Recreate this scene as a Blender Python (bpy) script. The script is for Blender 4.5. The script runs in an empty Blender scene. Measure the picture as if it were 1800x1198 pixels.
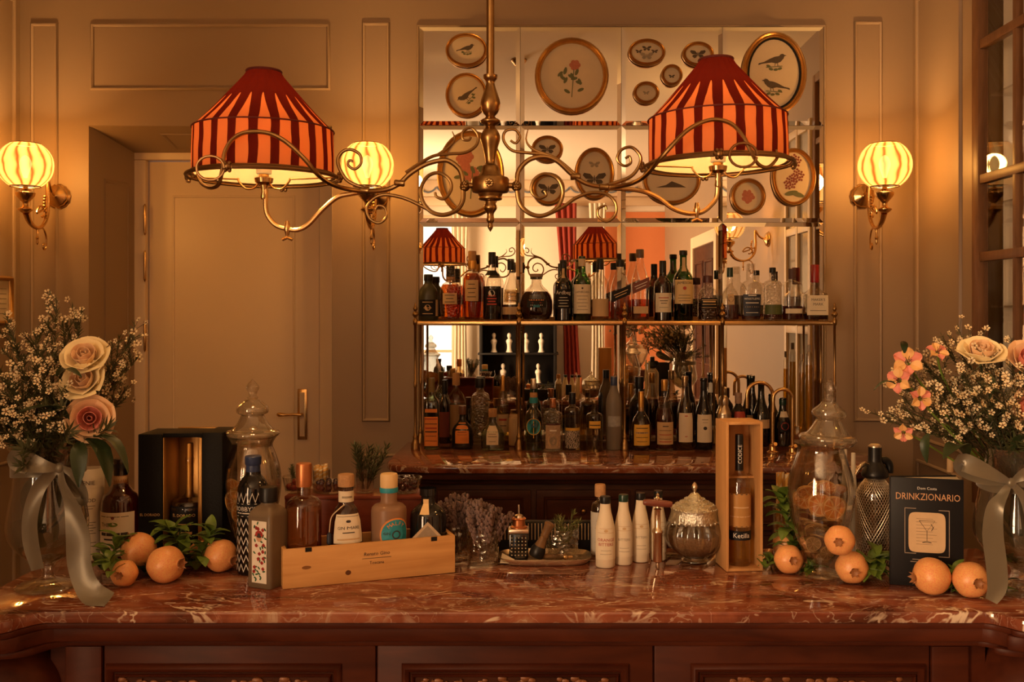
import bpy, bmesh, math, random
from math import pi, sin, cos, radians as R, sqrt, atan2
from mathutils import Vector, Matrix

random.seed(7)
SC = bpy.context.scene
COL = SC.collection

# ------------------------------------------------------------------ camera
F, CX, CY, CAMZ = 1700.0, 938.0, 543.0, 1.71
cam_data = bpy.data.cameras.new('camera')
cam_data.sensor_fit = 'HORIZONTAL'
cam_data.sensor_width = 36.0
cam_data.lens = 36.0 * F / 1800.0
cam_data.shift_x = -(CX - 900.0) / 1800.0
cam_data.shift_y = -(599.0 - CY) / 1800.0
cam_data.clip_start = 0.05
cam = bpy.data.objects.new('camera', cam_data)
COL.objects.link(cam)
cam.location = (0, 0, CAMZ)
cam.rotation_euler = (pi / 2, 0, 0)
SC.camera = cam

# ------------------------------------------------------------------ world, light, exposure
world = bpy.data.worlds.new('world')
SC.world = world
world.use_nodes = True
_bg = world.node_tree.nodes['Background']
_bg.inputs[0].default_value = (0.80, 0.88, 1.0, 1)
_bg.inputs[1].default_value = 0.55
SC.view_settings.view_transform = 'Standard'
SC.view_settings.look = 'None'
SC.view_settings.gamma = 1.0
SC.view_settings.use_curve_mapping = False
SC.view_settings.exposure = 0.3
try:
    SC.cycles.transparent_max_bounces = 32
    SC.cycles.max_bounces = 10
    SC.cycles.glossy_bounces = 6
    SC.cycles.transmission_bounces = 6
    SC.cycles.caustics_reflective = False
    SC.cycles.caustics_refractive = False
    SC.cycles.sample_clamp_indirect = 4.0
except Exception:
    pass

WARM = (1.0, 0.54, 0.18)
def area_light(name, loc, rot, sx, sy, power, color):
    d = bpy.data.lights.new(name, 'AREA'); d.shape = 'RECTANGLE'; d.size = sx; d.size_y = sy
    d.energy = power; d.color = color
    o = bpy.data.objects.new(name, d); COL.objects.link(o); o.location = loc; o.rotation_euler = rot
    return o
# daylight in the rear window, added fill in an unseen left window (behind the camera)
area_light('daylight_or_fill', (-1.33, -4.22, 1.75), (pi/2, 0, 0), 0.62, 2.2, 8, (1.0, 0.84, 0.66))
area_light('daylight_or_fill', (-2.60, -1.9, 1.75), (0, -pi/2, 0), 2.3, 1.9, 490, (1.0, 0.67, 0.41))  # frontal fill, placed behind the added left window

# ------------------------------------------------------------------ helpers
COUNTER = 1.10          # height of both worktops
def P(px, py, D):       # a point of the photograph at distance D
    return Vector(((px - CX) / F * D, D, CAMZ - (py - CY) / F * D))
def X(px, D): return (px - CX) / F * D
def Z(py, D): return CAMZ - (py - CY) / F * D
def DB(py, h=COUNTER): return (CAMZ - h) * F / (py - CY)     # distance of a base point on a worktop

def empty(name, loc=(0, 0, 0), rz=0.0, rot=None):
    o = bpy.data.objects.new(name, None); COL.objects.link(o)
    o.empty_display_size = 0.05
    o.location = loc
    o.rotation_euler = rot if rot is not None else (0, 0, rz)
    return o
def tag(o, label=None, cat=None, group=None, kind=None):
    if label: o['label'] = label
    if cat: o['category'] = cat
    if group: o['group'] = group
    if kind: o['kind'] = kind
    return o
def thing(name, label, cat, loc=(0, 0, 0), rz=0.0, group=None, rot=None):
    return tag(empty(name, loc, rz, rot), label, cat, group)
def copy_tree(o, parent=None):
    c = o.copy(); COL.objects.link(c); c.parent = parent
    for ch in o.children:
        copy_tree(ch, c)
    return c
def link_mesh(name, me, mat=None, parent=None, loc=None, rot=None, scale=None):
    o = bpy.data.objects.new(name, me); COL.objects.link(o)
    if mat is not None and not me.materials: me.materials.append(mat)
    if parent is not None: o.parent = parent
    if loc is not None: o.location = loc
    if rot is not None: o.rotation_euler = rot
    if scale is not None: o.scale = scale if hasattr(scale, '__len__') else (scale,) * 3
    return o
def sse(c, e):
    return math.copysign(abs(c) ** (2.0 / e), c)
def crom(pts, k=6, closed=False):
    """Catmull-Rom through points (tuples of any length)"""
    n = len(pts); out = []
    rng = range(n if closed else n - 1)
    for i in rng:
        p1, p2 = pts[i], pts[(i + 1) % n]
        p0 = pts[i - 1] if (i > 0 or closed) else p1
        p3 = pts[(i + 2) % n] if (i + 2 < n or closed) else p2
        for j in range(k):
            t = j / k; t2 = t * t; t3 = t2 * t
            out.append(tuple(0.5 * ((2 * b) + (c - a) * t + (2 * a - 5 * b + 4 * c - d) * t2 + (-a + 3 * b - 3 * c + d) * t3)
                             for a, b, c, d in zip(p0, p1, p2, p3)))
    if not closed: out.append(tuple(pts[-1]))
    return out

class MB:
    def __init__(self): self.v = []; self.f = []
    def add(self, vs, fs, M=None):
        b = len(self.v)
        for p in vs:
            p = Vector(p)
            self.v.append(tuple(M @ p) if M is not None else tuple(p))
        self.f += [tuple(b + i for i in f) for f in fs]
        return self
    def box(self, x0, x1, y0, y1, z0, z1, M=None):
        vs = [(x, y, z) for z in (z0, z1) for y in (y0, y1) for x in (x0, x1)]
        fs = [(0, 2, 3, 1), (4, 5, 7, 6), (0, 1, 5, 4), (2, 6, 7, 3), (0, 4, 6, 2), (1, 3, 7, 5)]
        return self.add(vs, fs, M)
    def cbox(self, c, s, M=None):
        return self.box(c[0]-s[0]/2, c[0]+s[0]/2, c[1]-s[1]/2, c[1]+s[1]/2, c[2]-s[2]/2, c[2]+s[2]/2, M)
    def rings(self, rings, cap0=True, cap1=True, closed=False, M=None):
        n = len(rings[0]); vs = [p for r in rings for p in r]; fs = []
        m = len(rings)
        for i in range(m if closed else m - 1):
            a, b = i * n, ((i + 1) % m) * n
            for j in range(n):
                k = (j + 1) % n
                fs.append((a + j, a + k, b + k, b + j))
        if not closed:
            if cap0: fs.append(tuple(reversed(range(n))))
            if cap1: fs.append(tuple(range((m - 1) * n, m * n)))
        return self.add(vs, fs, M)
    def lathe(self, prof, n=28, e=2.0, ys=1.0, cap0=True, cap1=True, M=None, flute=None):
        rr = []
        for q in prof:
            r, z = q[0], q[1]; ring = []
            for j in range(n):
                t = 2 * pi * j / n
                k = r
                if flute: k = r * (1 + flute[1] * (q[2] if len(q) > 2 else 1.0) * cos(flute[0] * t))
                ring.append((k * sse(cos(t), e), ys * k * sse(sin(t), e), z))
            rr.append(ring)
        return self.rings(rr, cap0, cap1, M=M)
    def tube(self, pts, rad, n=8, cap=True, M=None, closed=False):
        pts = [Vector(p) for p in pts]; m = len(pts)
        if not hasattr(rad, '__len__'): rad = [rad] * m
        rings = []; up = None
        for i in range(m):
            if closed: t = pts[(i + 1) % m] - pts[i - 1]
            else: t = pts[min(i + 1, m - 1)] - pts[max(i - 1, 0)]
            if t.length < 1e-9: t = Vector((0, 0, 1))
            t.normalize()
            if up is None:
                up = Vector((0, 0, 1)) if abs(t.z) < 0.9 else Vector((1, 0, 0))
            s = t.cross(up)
            if s.length < 1e-6: s = t.orthogonal()
            s.normalize(); up = s.cross(t).normalized()
            rings.append([tuple(pts[i] + rad[i] * (cos(2*pi*j/n) * s + sin(2*pi*j/n) * up)) for j in range(n)])
        return self.rings(rings, cap, cap, closed, M)
    def ball(self, c, r, n=12, m=8, sc=(1, 1, 1)):
        prof = [(max(r * sin(pi * i / m), 1e-5), -r * cos(pi * i / m)) for i in range(m + 1)]
        M = Matrix.Translation(c) @ Matrix.Diagonal((sc[0], sc[1], sc[2], 1))
        return self.lathe(prof, n, M=M)
    def prism(self, outline, z0, z1, M=None):
        n = len(outline)
        vs = [(x, y, z0) for x, y in outline] + [(x, y, z1) for x, y in outline]
        fs = [tuple(reversed(range(n))), tuple(range(n, 2 * n))]
        fs += [(i, (i + 1) % n, n + (i + 1) % n, n + i) for i in range(n)]
        return self.add(vs, fs, M)
    def strip(self, rows):
        n = len(rows[0]); vs = [p for r in rows for p in r]; fs = []
        for i in range(len(rows) - 1):
            for j in range(n - 1):
                a = i * n + j
                fs.append((a, a + 1, a + n + 1, a + n))
        return self.add(vs, fs)
    def mesh(self, name, smooth=True, ang=38, bev=0.0, thick=0.0):
        me = bpy.data.meshes.new(name); me.from_pydata(self.v, [], self.f); me.update()
        bm = bmesh.new(); bm.from_mesh(me)
        if thick:
            bmesh.ops.recalc_face_normals(bm, faces=bm.faces[:])
            bmesh.ops.solidify(bm, geom=bm.faces[:], thickness=thick)
        if bev:
            es = [e for e in bm.edges if len(e.link_faces) == 2 and e.calc_face_angle(0) > R(40)]
            bmesh.ops.bevel(bm, geom=es, offset=bev, segments=2, profile=0.5, affect='EDGES', clamp_overlap=True)
        bmesh.ops.recalc_face_normals(bm, faces=bm.faces[:])
        bm.to_mesh(me); bm.free()
        if smooth:
            me.polygons.foreach_set('use_smooth', [True] * len(me.polygons))
            me.set_sharp_from_angle(angle=R(ang))
        return me
    def build(self, name, mat, parent=None, smooth=True, ang=38, bev=0.0, thick=0.0, loc=None, rot=None):
        return link_mesh(name, self.mesh(name, smooth, ang, bev, thick), mat, parent, loc, rot)

# ------------------------------------------------------------------ materials
MATS = {}
def newmat(name):
    m = bpy.data.materials.new(name); m.use_nodes = True
    nt = m.node_tree; nt.nodes.clear()
    out = nt.nodes.new('ShaderNodeOutputMaterial')
    return m, nt, out
def principled(name, col, rough=0.5, metal=0.0, var=0.0, vscale=20.0, bump=0.0, bscale=60.0, coat=0.0, spec=0.5, stretch=(1, 1, 1), emis=None, sheen=0.0, sss=0.0):
    if name in MATS: return MATS[name]
    m, nt, out = newmat(name); N = nt.nodes; L = nt.links
    b = N.new('ShaderNodeBsdfPrincipled'); L.new(b.outputs[0], out.inputs[0])
    b.inputs['Base Color'].default_value = (*col, 1); b.inputs['Roughness'].default_value = rough
    b.inputs['Metallic'].default_value = metal; b.inputs['Coat Weight'].default_value = coat
    b.inputs['Specular IOR Level'].default_value = spec
    if sheen: b.inputs['Sheen Weight'].default_value = sheen
    if sss:
        b.inputs['Subsurface Weight'].default_value = sss; b.inputs['Subsurface Radius'].default_value = (0.01, 0.005, 0.003)
        b.inputs['Subsurface Scale'].default_value = 0.5
    if emis:
        b.inputs['Emission Color'].default_value = (*emis[0], 1); b.inputs['Emission Strength'].default_value = emis[1]
    if var or bump:
        tc = N.new('ShaderNodeTexCoord'); mp = N.new('ShaderNodeMapping'); L.new(tc.outputs['Object'], mp.inputs[0])
        mp.inputs['Scale'].default_value = stretch
    if var:
        n = N.new('ShaderNodeTexNoise'); n.inputs['Scale'].default_value = vscale; n.inputs['Detail'].default_value = 5
        L.new(mp.outputs[0], n.inputs['Vector'])
        mx = N.new('ShaderNodeMix'); mx.data_type = 'RGBA'
        mx.inputs[6].default_value = (*[c * (1 - var) for c in col], 1)
        mx.inputs[7].default_value = (*[min(1, c * (1 + var)) for c in col], 1)
        L.new(n.outputs['Fac'], mx.inputs[0]); L.new(mx.outputs[2], b.inputs['Base Color'])
    if bump:
        n2 = N.new('ShaderNodeTexNoise'); n2.inputs['Scale'].default_value = bscale; n2.inputs['Detail'].default_value = 4
        L.new(mp.outputs[0], n2.inputs['Vector'])
        bp = N.new('ShaderNodeBump'); bp.inputs['Strength'].default_value = bump; bp.inputs['Distance'].default_value = 0.01
        L.new(n2.outputs['Fac'], bp.inputs['Height']); L.new(bp.outputs[0], b.inputs['Normal'])
    MATS[name] = m
    return m
def ramp(nt, stops):
    r = nt.nodes.new('ShaderNodeValToRGB'); e = r.color_ramp.elements
    while len(e) < len(stops): e.new(0.5)
    for x, (p, c) in zip(e, stops):
        x.position = p; x.color = (*c, 1)
    return r
def schlick(nt, base=0.04, top=1.0, power=5.0):
    N = nt.nodes; L = nt.links
    lw = N.new('ShaderNodeLayerWeight'); lw.inputs['Blend'].default_value = 0.5
    pw = N.new('ShaderNodeMath'); pw.operation = 'POWER'; pw.inputs[1].default_value = power
    L.new(lw.outputs['Facing'], pw.inputs[0])
    ma = N.new('ShaderNodeMath'); ma.operation = 'MULTIPLY_ADD'; ma.inputs[1].default_value = top - base; ma.inputs[2].default_value = base
    L.new(pw.outputs[0], ma.inputs[0])
    return ma.outputs[0]
def glass(name, tint=(0.9, 0.9, 0.88), base=0.07, rough=0.02, power=3.0, bump=0.0, bscale=60):
    """thin-walled clear glass: tinted see-through plus a Fresnel mirror coat"""
    if name in MATS: return MATS[name]
    m, nt, out = newmat(name); N = nt.nodes; L = nt.links
    t = N.new('ShaderNodeBsdfTransparent'); t.inputs[0].default_value = (*tint, 1)
    g = N.new('ShaderNodeBsdfGlossy'); g.inputs['Color'].default_value = (0.95, 0.95, 0.95, 1); g.inputs['Roughness'].default_value = rough
    mx = N.new('ShaderNodeMixShader'); L.new(schlick(nt, base, 0.85, power), mx.inputs[0])
    L.new(t.outputs[0], mx.inputs[1]); L.new(g.outputs[0], mx.inputs[2]); L.new(mx.outputs[0], out.inputs[0])
    if bump:
        tc = N.new('ShaderNodeTexCoord'); n2 = N.new('ShaderNodeTexVoronoi'); n2.inputs['Scale'].default_value = bscale
        L.new(tc.outputs['Object'], n2.inputs['Vector'])
        bp = N.new('ShaderNodeBump'); bp.inputs['Strength'].default_value = bump; bp.inputs['Distance'].default_value = 0.01
        L.new(n2.outputs['Distance'], bp.inputs['Height']); L.new(bp.outputs[0], g.inputs['Normal'])
    MATS[name] = m
    return m
def tinted(name, tint, dif=(0.1, 0.05, 0.02), mixd=0.25):
    """liquid: coloured see-through with a little body"""
    if name in MATS: return MATS[name]
    m, nt, out = newmat(name); N = nt.nodes; L = nt.links
    t = N.new('ShaderNodeBsdfTransparent'); t.inputs[0].default_value = (*tint, 1)
    d = N.new('ShaderNodeBsdfPrincipled'); d.inputs['Base Color'].default_value = (*dif, 1); d.inputs['Roughness'].default_value = 0.15
    mx = N.new('ShaderNodeMixShader'); mx.inputs[0].default_value = mixd
    L.new(t.outputs[0], mx.inputs[1]); L.new(d.outputs[0], mx.inputs[2]); L.new(mx.outputs[0], out.inputs[0])
    MATS[name] = m
    return m
def frosted(name, col, see=0.25):
    if name in MATS: return MATS[name]
    m, nt, out = newmat(name); N = nt.nodes; L = nt.links
    t = N.new('ShaderNodeBsdfTransparent'); t.inputs[0].default_value = (*[c ** 0.5 for c in col], 1)
    d = N.new('ShaderNodeBsdfPrincipled'); d.inputs['Base Color'].default_value = (*col, 1); d.inputs['Roughness'].default_value = 0.35
    tr = N.new('ShaderNodeBsdfTranslucent'); tr.inputs[0].default_value = (*col, 1)
    m1 = N.new('ShaderNodeMixShader'); m1.inputs[0].default_value = 0.35
    L.new(d.outputs[0], m1.inputs[1]); L.new(tr.outputs[0], m1.inputs[2])
    mx = N.new('ShaderNodeMixShader'); mx.inputs[0].default_value = see
    L.new(m1.outputs[0], mx.inputs[1]); L.new(t.outputs[0], mx.inputs[2]); L.new(mx.outputs[0], out.inputs[0])
    MATS[name] = m
    return m
def wood(name, c0, c1, rough=0.4, scale=6.0, stretch=(1, 8, 8), coat=0.0):
    if name in MATS: return MATS[name]
    m, nt, out = newmat(name); N = nt.nodes; L = nt.links
    b = N.new('ShaderNodeBsdfPrincipled'); b.inputs['Specular IOR Level'].default_value = 0.14; b.inputs['Roughness'].default_value = rough; b.inputs['Coat Weight'].default_value = coat
    b.inputs['Coat Roughness'].default_value = 0.12
    tc = N.new('ShaderNodeTexCoord'); mp = N.new('ShaderNodeMapping'); mp.inputs['Scale'].default_value = stretch
    L.new(tc.outputs['Object'], mp.inputs[0])
    n = N.new('ShaderNodeTexNoise'); n.inputs['Scale'].default_value = scale; n.inputs['Detail'].default_value = 8; n.inputs['Distortion'].default_value = 0.6
    L.new(mp.outputs[0], n.inputs['Vector'])
    r = ramp(nt, [(0.3, c0), (0.7, c1)]); L.new(n.outputs['Fac'], r.inputs[0])
    L.new(r.outputs[0], b.inputs['Base Color'])
    bp = N.new('ShaderNodeBump'); bp.inputs['Strength'].default_value = 0.08; bp.inputs['Distance'].default_value = 0.005
    L.new(n.outputs['Fac'], bp.inputs['Height']); L.new(bp.outputs[0], b.inputs['Normal'])
    L.new(b.outputs[0], out.inputs[0])
    MATS[name] = m
    return m
def marble(name):
    if name in MATS: return MATS[name]
    m, nt, out = newmat(name); N = nt.nodes; L = nt.links
    b = N.new('ShaderNodeBsdfPrincipled'); b.inputs['Roughness'].default_value = 0.05; b.inputs['Specular IOR Level'].default_value = 0.85
    tc = N.new('ShaderNodeTexCoord')
    mp = N.new('ShaderNodeMapping'); mp.inputs['Scale'].default_value = (1.0, 2.6, 1.0); mp.inputs['Rotation'].default_value = (0, 0, .12); L.new(tc.outputs['Object'], mp.inputs[0])
    n1 = N.new('ShaderNodeTexNoise'); n1.inputs['Scale'].default_value = 3.2; n1.inputs['Detail'].default_value = 9; n1.inputs['Roughness'].default_value = 0.62
    n1.inputs['Distortion'].default_value = 0.8; L.new(mp.outputs[0], n1.inputs['Vector'])
    r1 = ramp(nt, [(0.30, (0.055, 0.015, 0.008)), (0.45, (0.17, 0.044, 0.021)), (0.58, (0.28, 0.085, 0.042)), (0.70, (0.42, 0.24, 0.14))])
    L.new(n1.outputs['Fac'], r1.inputs[0])
    # veins: thin lines where a warped noise crosses its middle value
    n2 = N.new('ShaderNodeTexNoise'); n2.inputs['Scale'].default_value = 5.5; n2.inputs['Detail'].default_value = 4; n2.inputs['Distortion'].default_value = 1.6
    L.new(mp.outputs[0], n2.inputs['Vector'])
    r2 = ramp(nt, [(0.474, (0, 0, 0)), (0.492, (1, 1, 1)), (0.506, (1, 1, 1)), (0.522, (0, 0, 0))]); L.new(n2.outputs['Fac'], r2.inputs[0])
    n3 = N.new('ShaderNodeTexNoise'); n3.inputs['Scale'].default_value = 7.0; n3.inputs['Detail'].default_value = 3
    L.new(mp.outputs[0], n3.inputs['Vector'])
    r3 = ramp(nt, [(0.45, (0, 0, 0)), (0.62, (1, 1, 1))]); L.new(n3.outputs['Fac'], r3.inputs[0])
    n4 = N.new('ShaderNodeTexNoise'); n4.inputs['Scale'].default_value = 13; n4.inputs['Detail'].default_value = 3; n4.inputs['Distortion'].default_value = 1.2; L.new(mp.outputs[0], n4.inputs['Vector'])
    r4 = ramp(nt, [(0.482, (0, 0, 0)), (0.495, (.36, .36, .36)), (0.503, (.36, .36, .36)), (0.515, (0, 0, 0))]); L.new(n4.outputs['Fac'], r4.inputs[0])
    inv = N.new('ShaderNodeMath'); inv.operation = 'SUBTRACT'; inv.inputs[0].default_value = 1.0; L.new(r3.outputs[0], inv.inputs[1])
    m4 = N.new('ShaderNodeMath'); m4.operation = 'MULTIPLY'; L.new(r4.outputs[0], m4.inputs[0]); L.new(inv.outputs[0], m4.inputs[1])
    mu0 = N.new('ShaderNodeMath'); mu0.operation = 'MULTIPLY'; L.new(r2.outputs[0], mu0.inputs[0]); L.new(r3.outputs[0], mu0.inputs[1])
    mu = N.new('ShaderNodeMath'); mu.operation = 'MAXIMUM'; L.new(mu0.outputs[0], mu.inputs[0]); L.new(m4.outputs[0], mu.inputs[1])
    mx = N.new('ShaderNodeMix'); mx.data_type = 'RGBA'; mx.inputs[7].default_value = (0.66, 0.52, 0.38, 1)
    L.new(mu.outputs[0], mx.inputs[0]); L.new(r1.outputs[0], mx.inputs[6]); L.new(mx.outputs[2], b.inputs['Base Color'])
    L.new(b.outputs[0], out.inputs[0])
    MATS[name] = m
    return m

WALL = principled('wall_paint', (0.305, 0.21, 0.135), 0.5, var=0.03, vscale=3, bump=0.02, bscale=120)
DOORP = principled('door_paint', (0.76, 0.60, 0.42), 0.45, var=0.02, vscale=3)
CEIL = principled('ceiling_paint', (0.85, 0.78, 0.66), 0.7, var=0.02, vscale=2)
FLOOR = wood('floor_wood', (0.10, 0.05, 0.025), (0.20, 0.10, 0.05), 0.4, 3, (1, 6, 1))
BRASS = principled('aged_brass', (0.34, 0.20, 0.075), 0.30, 1.0, var=0.35, vscale=30)
BRASSL = principled('polished_brass', (0.70, 0.44, 0.18), 0.22, 1.0, var=0.1, vscale=30)
BRONZE = principled('dark_bronze', (0.30, 0.17, 0.07), 0.38, 1.0, var=0.3, vscale=25)
GOLD = principled('gilt', (0.56, 0.30, 0.09), 0.32, 0.8, var=0.25, vscale=25)
SILVER = principled('silver', (0.72, 0.60, 0.45), 0.28, 1.0, var=0.2, vscale=60)
MAHOG = wood('mahogany', (0.038, 0.008, 0.0035), (0.080, 0.018, 0.007), 0.42, 4, (1.2, 6, 6), 0.0)
DARKW = wood('dark_mahogany', (0.035, 0.011, 0.006), (0.075, 0.024, 0.012), 0.38, 4, (1.2, 6, 6), 0.0)
PINE = wood('pine', (0.52, 0.26, 0.085), (0.66, 0.37, 0.14), 0.5, 3.5, (1.2, 10, 14))
PLY = wood('light_plywood', (0.50, 0.25, 0.09), (0.60, 0.33, 0.13), 0.5, 3.5, (10, 10, 1.2))
MARBLE = marble('red_marble')
CLEAR = glass('clear_glass', (0.90, 0.88, 0.84))
JARG = glass('jar_glass', (0.93, 0.91, 0.87), base=0.11, power=1.8)
LIDG = frosted('hazy_lid_glass', (0.75, 0.68, 0.56), 0.80)
CUTG = glass('cut_glass', (0.90, 0.88, 0.84), base=0.10, bump=0.6, bscale=90)
GREENG = glass('green_glass', (0.10, 0.36, 0.08), base=0.08)
DKGREEN = glass('dark_green_glass', (0.020, 0.07, 0.022), base=0.08)
BROWNG = glass('brown_glass', (0.20, 0.055, 0.015), base=0.08)
BLACKG = principled('black_glass', (0.008, 0.007, 0.007), 0.08, spec=0.6)
OLIVEG = principled('olive_frosted_glass', (0.035, 0.032, 0.012), 0.35)
AMBER = tinted('amber_spirit', (0.72, 0.28, 0.06), (0.30, 0.10, 0.02), 0.15)
DAMBER = tinted('dark_rum', (0.25, 0.06, 0.02), (0.06, 0.015, 0.005), 0.35)
REDB = tinted('red_brown_spirit', (0.40, 0.09, 0.03), (0.12, 0.02, 0.01), 0.35)
BLACKL = tinted('black_liquid', (0.04, 0.02, 0.015), (0.012, 0.008, 0.006), 0.6)
PALE = tinted('pale_gold_spirit', (0.95, 0.78, 0.35), (0.5, 0.35, 0.08), 0.10)
CLEARL = tinted('clear_spirit', (0.92, 0.90, 0.85), (0.3, 0.28, 0.22), 0.04)
OIL = tinted('yellow_oil', (0.85, 0.60, 0.06), (0.6, 0.38, 0.02), 0.2)
WATER = tinted('vase_water', (0.80, 0.80, 0.66), (0.2, 0.2, 0.12), 0.08)
PAPER = principled('cream_paper', (0.72, 0.62, 0.46), 0.7, var=0.05, vscale=40)
WPAPER = principled('white_paper', (0.80, 0.75, 0.65), 0.7, var=0.03, vscale=40)
BEIGE = principled('beige_paper', (0.56, 0.38, 0.20), 0.7, var=0.06, vscale=40)
ORANGEP = principled('orange_paper', (0.72, 0.25, 0.05), 0.65, var=0.06, vscale=40)
YELLOWP = principled('yellow_paper', (0.72, 0.42, 0.06), 0.65, var=0.06, vscale=40)
BLACKP = principled('black_paper', (0.010, 0.009, 0.009), 0.55, spec=.2)
NAVY = principled('navy_paper', (0.015, 0.020, 0.040), 0.5)
TEAL = principled('teal_print', (0.02, 0.26, 0.34), 0.55, var=0.1, vscale=60)
INK = principled('dark_ink', (0.035, 0.025, 0.02), 0.7)
REDINK = principled('red_ink', (0.42, 0.05, 0.03), 0.6)
GOLDINK = principled('gold_ink', (0.70, 0.45, 0.18), 0.45)
WHITEINK = principled('white_ink', (0.75, 0.70, 0.62), 0.6)
CORK = principled('cork', (0.46, 0.25, 0.11), 0.85, var=0.25, vscale=150, bump=0.3, bscale=300)
COPPER = principled('copper_foil', (0.52, 0.19, 0.07), 0.35, 0.7, var=0.15, vscale=40)
BLACKM = principled('black_plastic', (0.010, 0.009, 0.009), 0.35, spec=.3)
GREENCAP = principled('dark_green_cap', (0.008, 0.035, 0.022), 0.3)
REDWAX = principled('red_wax', (0.26, 0.012, 0.012), 0.3)
BLUECAP = principled('blue_cap', (0.03, 0.05, 0.13), 0.35, var=0.4, vscale=120)
GOLDCAP = principled('gold_foil', (0.62, 0.32, 0.07), 0.35, 0.8)
LEAF = principled('leaf_green', (0.12, 0.19, 0.025), 0.42, var=0.35, vscale=25)
DLEAF = principled('dark_leaf', (0.022, 0.040, 0.012), 0.45, var=0.35, vscale=25)
NEEDLE = principled('needle_green', (0.055, 0.060, 0.018), 0.6, var=0.3, vscale=30)
ROSEMARY = principled('rosemary_green', (0.13, 0.14, 0.035), 0.55, var=0.3, vscale=60)
STEM = principled('stem_brown', (0.075, 0.050, 0.020), 0.6)
LAV = principled('dried_lavender', (0.18, 0.115, 0.10), 0.8, var=0.35, vscale=120)
PETALW = principled('white_petal', (0.76, 0.62, 0.38), 0.6, var=0.08, vscale=80)
PETALC = principled('cream_petal', (0.90, 0.76, 0.44), 0.55, var=0.06, vscale=30, sheen=0.2)
PETALP = principled('peach_petal', (0.84, 0.56, 0.32), 0.55, var=0.10, vscale=30, sheen=0.2)
PETALK = principled('pink_petal', (0.74, 0.27, 0.20), 0.55, var=0.15, vscale=40)
YCENTRE = principled('blossom_centre', (0.16, 0.075, 0.02), 0.7)
RIBBON = principled('satin_ribbon', (0.155, 0.130, 0.085), 0.32, 0.25, var=0.06, vscale=10, sheen=0.4)

# ------------------------------------------------------------------ lettering
TXT = {}
def glyphs(body, serif=False, shear=0.0):
    key = (body, shear)
    if key in TXT: return TXT[key]
    cu = bpy.data.curves.new('t', 'FONT'); cu.body = body; cu.size = 1.0; cu.align_x = 'CENTER'; cu.align_y = 'CENTER'
    cu.resolution_u = 2; cu.shear = shear
    ob = bpy.data.objects.new('t', cu); COL.objects.link(ob)
    bpy.context.view_layer.update()
    me = bpy.data.meshes.new_from_object(ob.evaluated_get(bpy.context.evaluated_depsgraph_get()))
    vs = [(v.co.x, v.co.y) for v in me.vertices]; fs = [tuple(p.vertices) for p in me.polygons]
    bpy.data.objects.remove(ob); bpy.data.meshes.remove(me); bpy.data.curves.remove(cu)
    TXT[key] = (vs, fs)
    return TXT[key]
def flat_text(body, size, parent, mat, M, name='lettering', shear=0.0, sx=1.0):
    """flat print: letters in the XZ plane of M, facing -Y"""
    vs, fs = glyphs(body, shear=shear)
    return MB().add([(x * size * sx, 0, y * size) for x, y in vs], fs, M).build(name, mat, parent, smooth=False)
for _s in ('BOBBY\'S', 'SCHIEDAM DRY GIN', 'EL DORADO', 'DRINKZIONARIO', 'Dom Costa', 'JAMESON', 'MALFY', 'GIN', 'Ardbeg', 'GIN MARE', 'CAPRI',
           'VENIE', 'WOOD', 'THE', 'ORANGE', 'BITTERS', 'Renato Gino', 'Toscana', 'LAPHROAIG', 'MAKER\'S', 'MARK', 'WHISTLEPIG'): glyphs(_s)
# ================================================================== THE ROOM
WD = 4.45                                   # distance of the back wall
XL, XR, YR, ZC = -2.364, 1.746, -4.0, 3.42
def struct(o): o['kind'] = 'structure'; return o
ox0, ox1, oz = X(155, WD), X(585, WD), Z(220, WD)          # door opening in the back wall
DD = 4.80                                                   # plane of the door
dx0, dx1, dz = X(240, DD), X(592, DD), Z(270, DD)
m = MB()
m.box(XL - .1, ox0, WD, DD + .06, 0, ZC); m.box(ox1, XR + .1, WD, DD + .06, 0, ZC); m.box(ox0, ox1, WD, DD + .06, oz, ZC)
wall_back = struct(m.build('wall_back', WALL, smooth=False))
# splayed jamb and soffit of the doorway
m = MB()
m.add([(ox0, WD, 0), (dx0, DD, 0), (dx0, DD, dz), (ox0, WD, oz), (ox1, WD, oz), (dx1, DD, dz), (dx1, DD, 0), (ox1, WD, 0)],
      [(0, 1, 2, 3), (3, 2, 5, 4), (4, 5, 6, 7)])
struct(m.build('trim_1', WALL, smooth=False, thick=0.004))
m = MB(); wy0, wy1, wq0, wq1 = -2.85, -.95, .60, 2.90
m.box(XL - .1, XL, YR, wy0, 0, ZC); m.box(XL - .1, XL, wy1, WD, 0, ZC); m.box(XL - .1, XL, wy0, wy1, 0, wq0); m.box(XL - .1, XL, wy0, wy1, wq1, ZC)
struct(m.build('wall_left', WALL, smooth=False))
w = struct(empty('window_2', (XL, (wy0 + wy1) / 2, 0)))  # window added out of view to let the fill light in
hw = (wy1 - wy0) / 2
for a, b in ((-hw, -hw + .05), (-.025, .025), (hw - .05, hw)): MB().box(-.08, .02, a, b, wq0, wq1).build('window_frame', DOORP, w, bev=.004)
for a, b in ((wq0, wq0 + .06), (1.72, 1.76), (wq1 - .06, wq1)): MB().box(-.08, .02, -hw + .05, hw - .05, a, b).build('glazing_bar', DOORP, w, bev=.004)
for a, b in ((-hw + .05, -.025), (.025, hw - .05)):
    for c, d in ((wq0 + .06, 1.72), (1.76, wq1 - .06)): MB().box(-.032, -.028, a, b, c, d).build('pane', CLEAR, w, smooth=False)
struct(MB().box(XL - .2, XR + .6, YR - .2, DD + .1, -.05, 0).build('floor', FLOOR, smooth=False))
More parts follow.
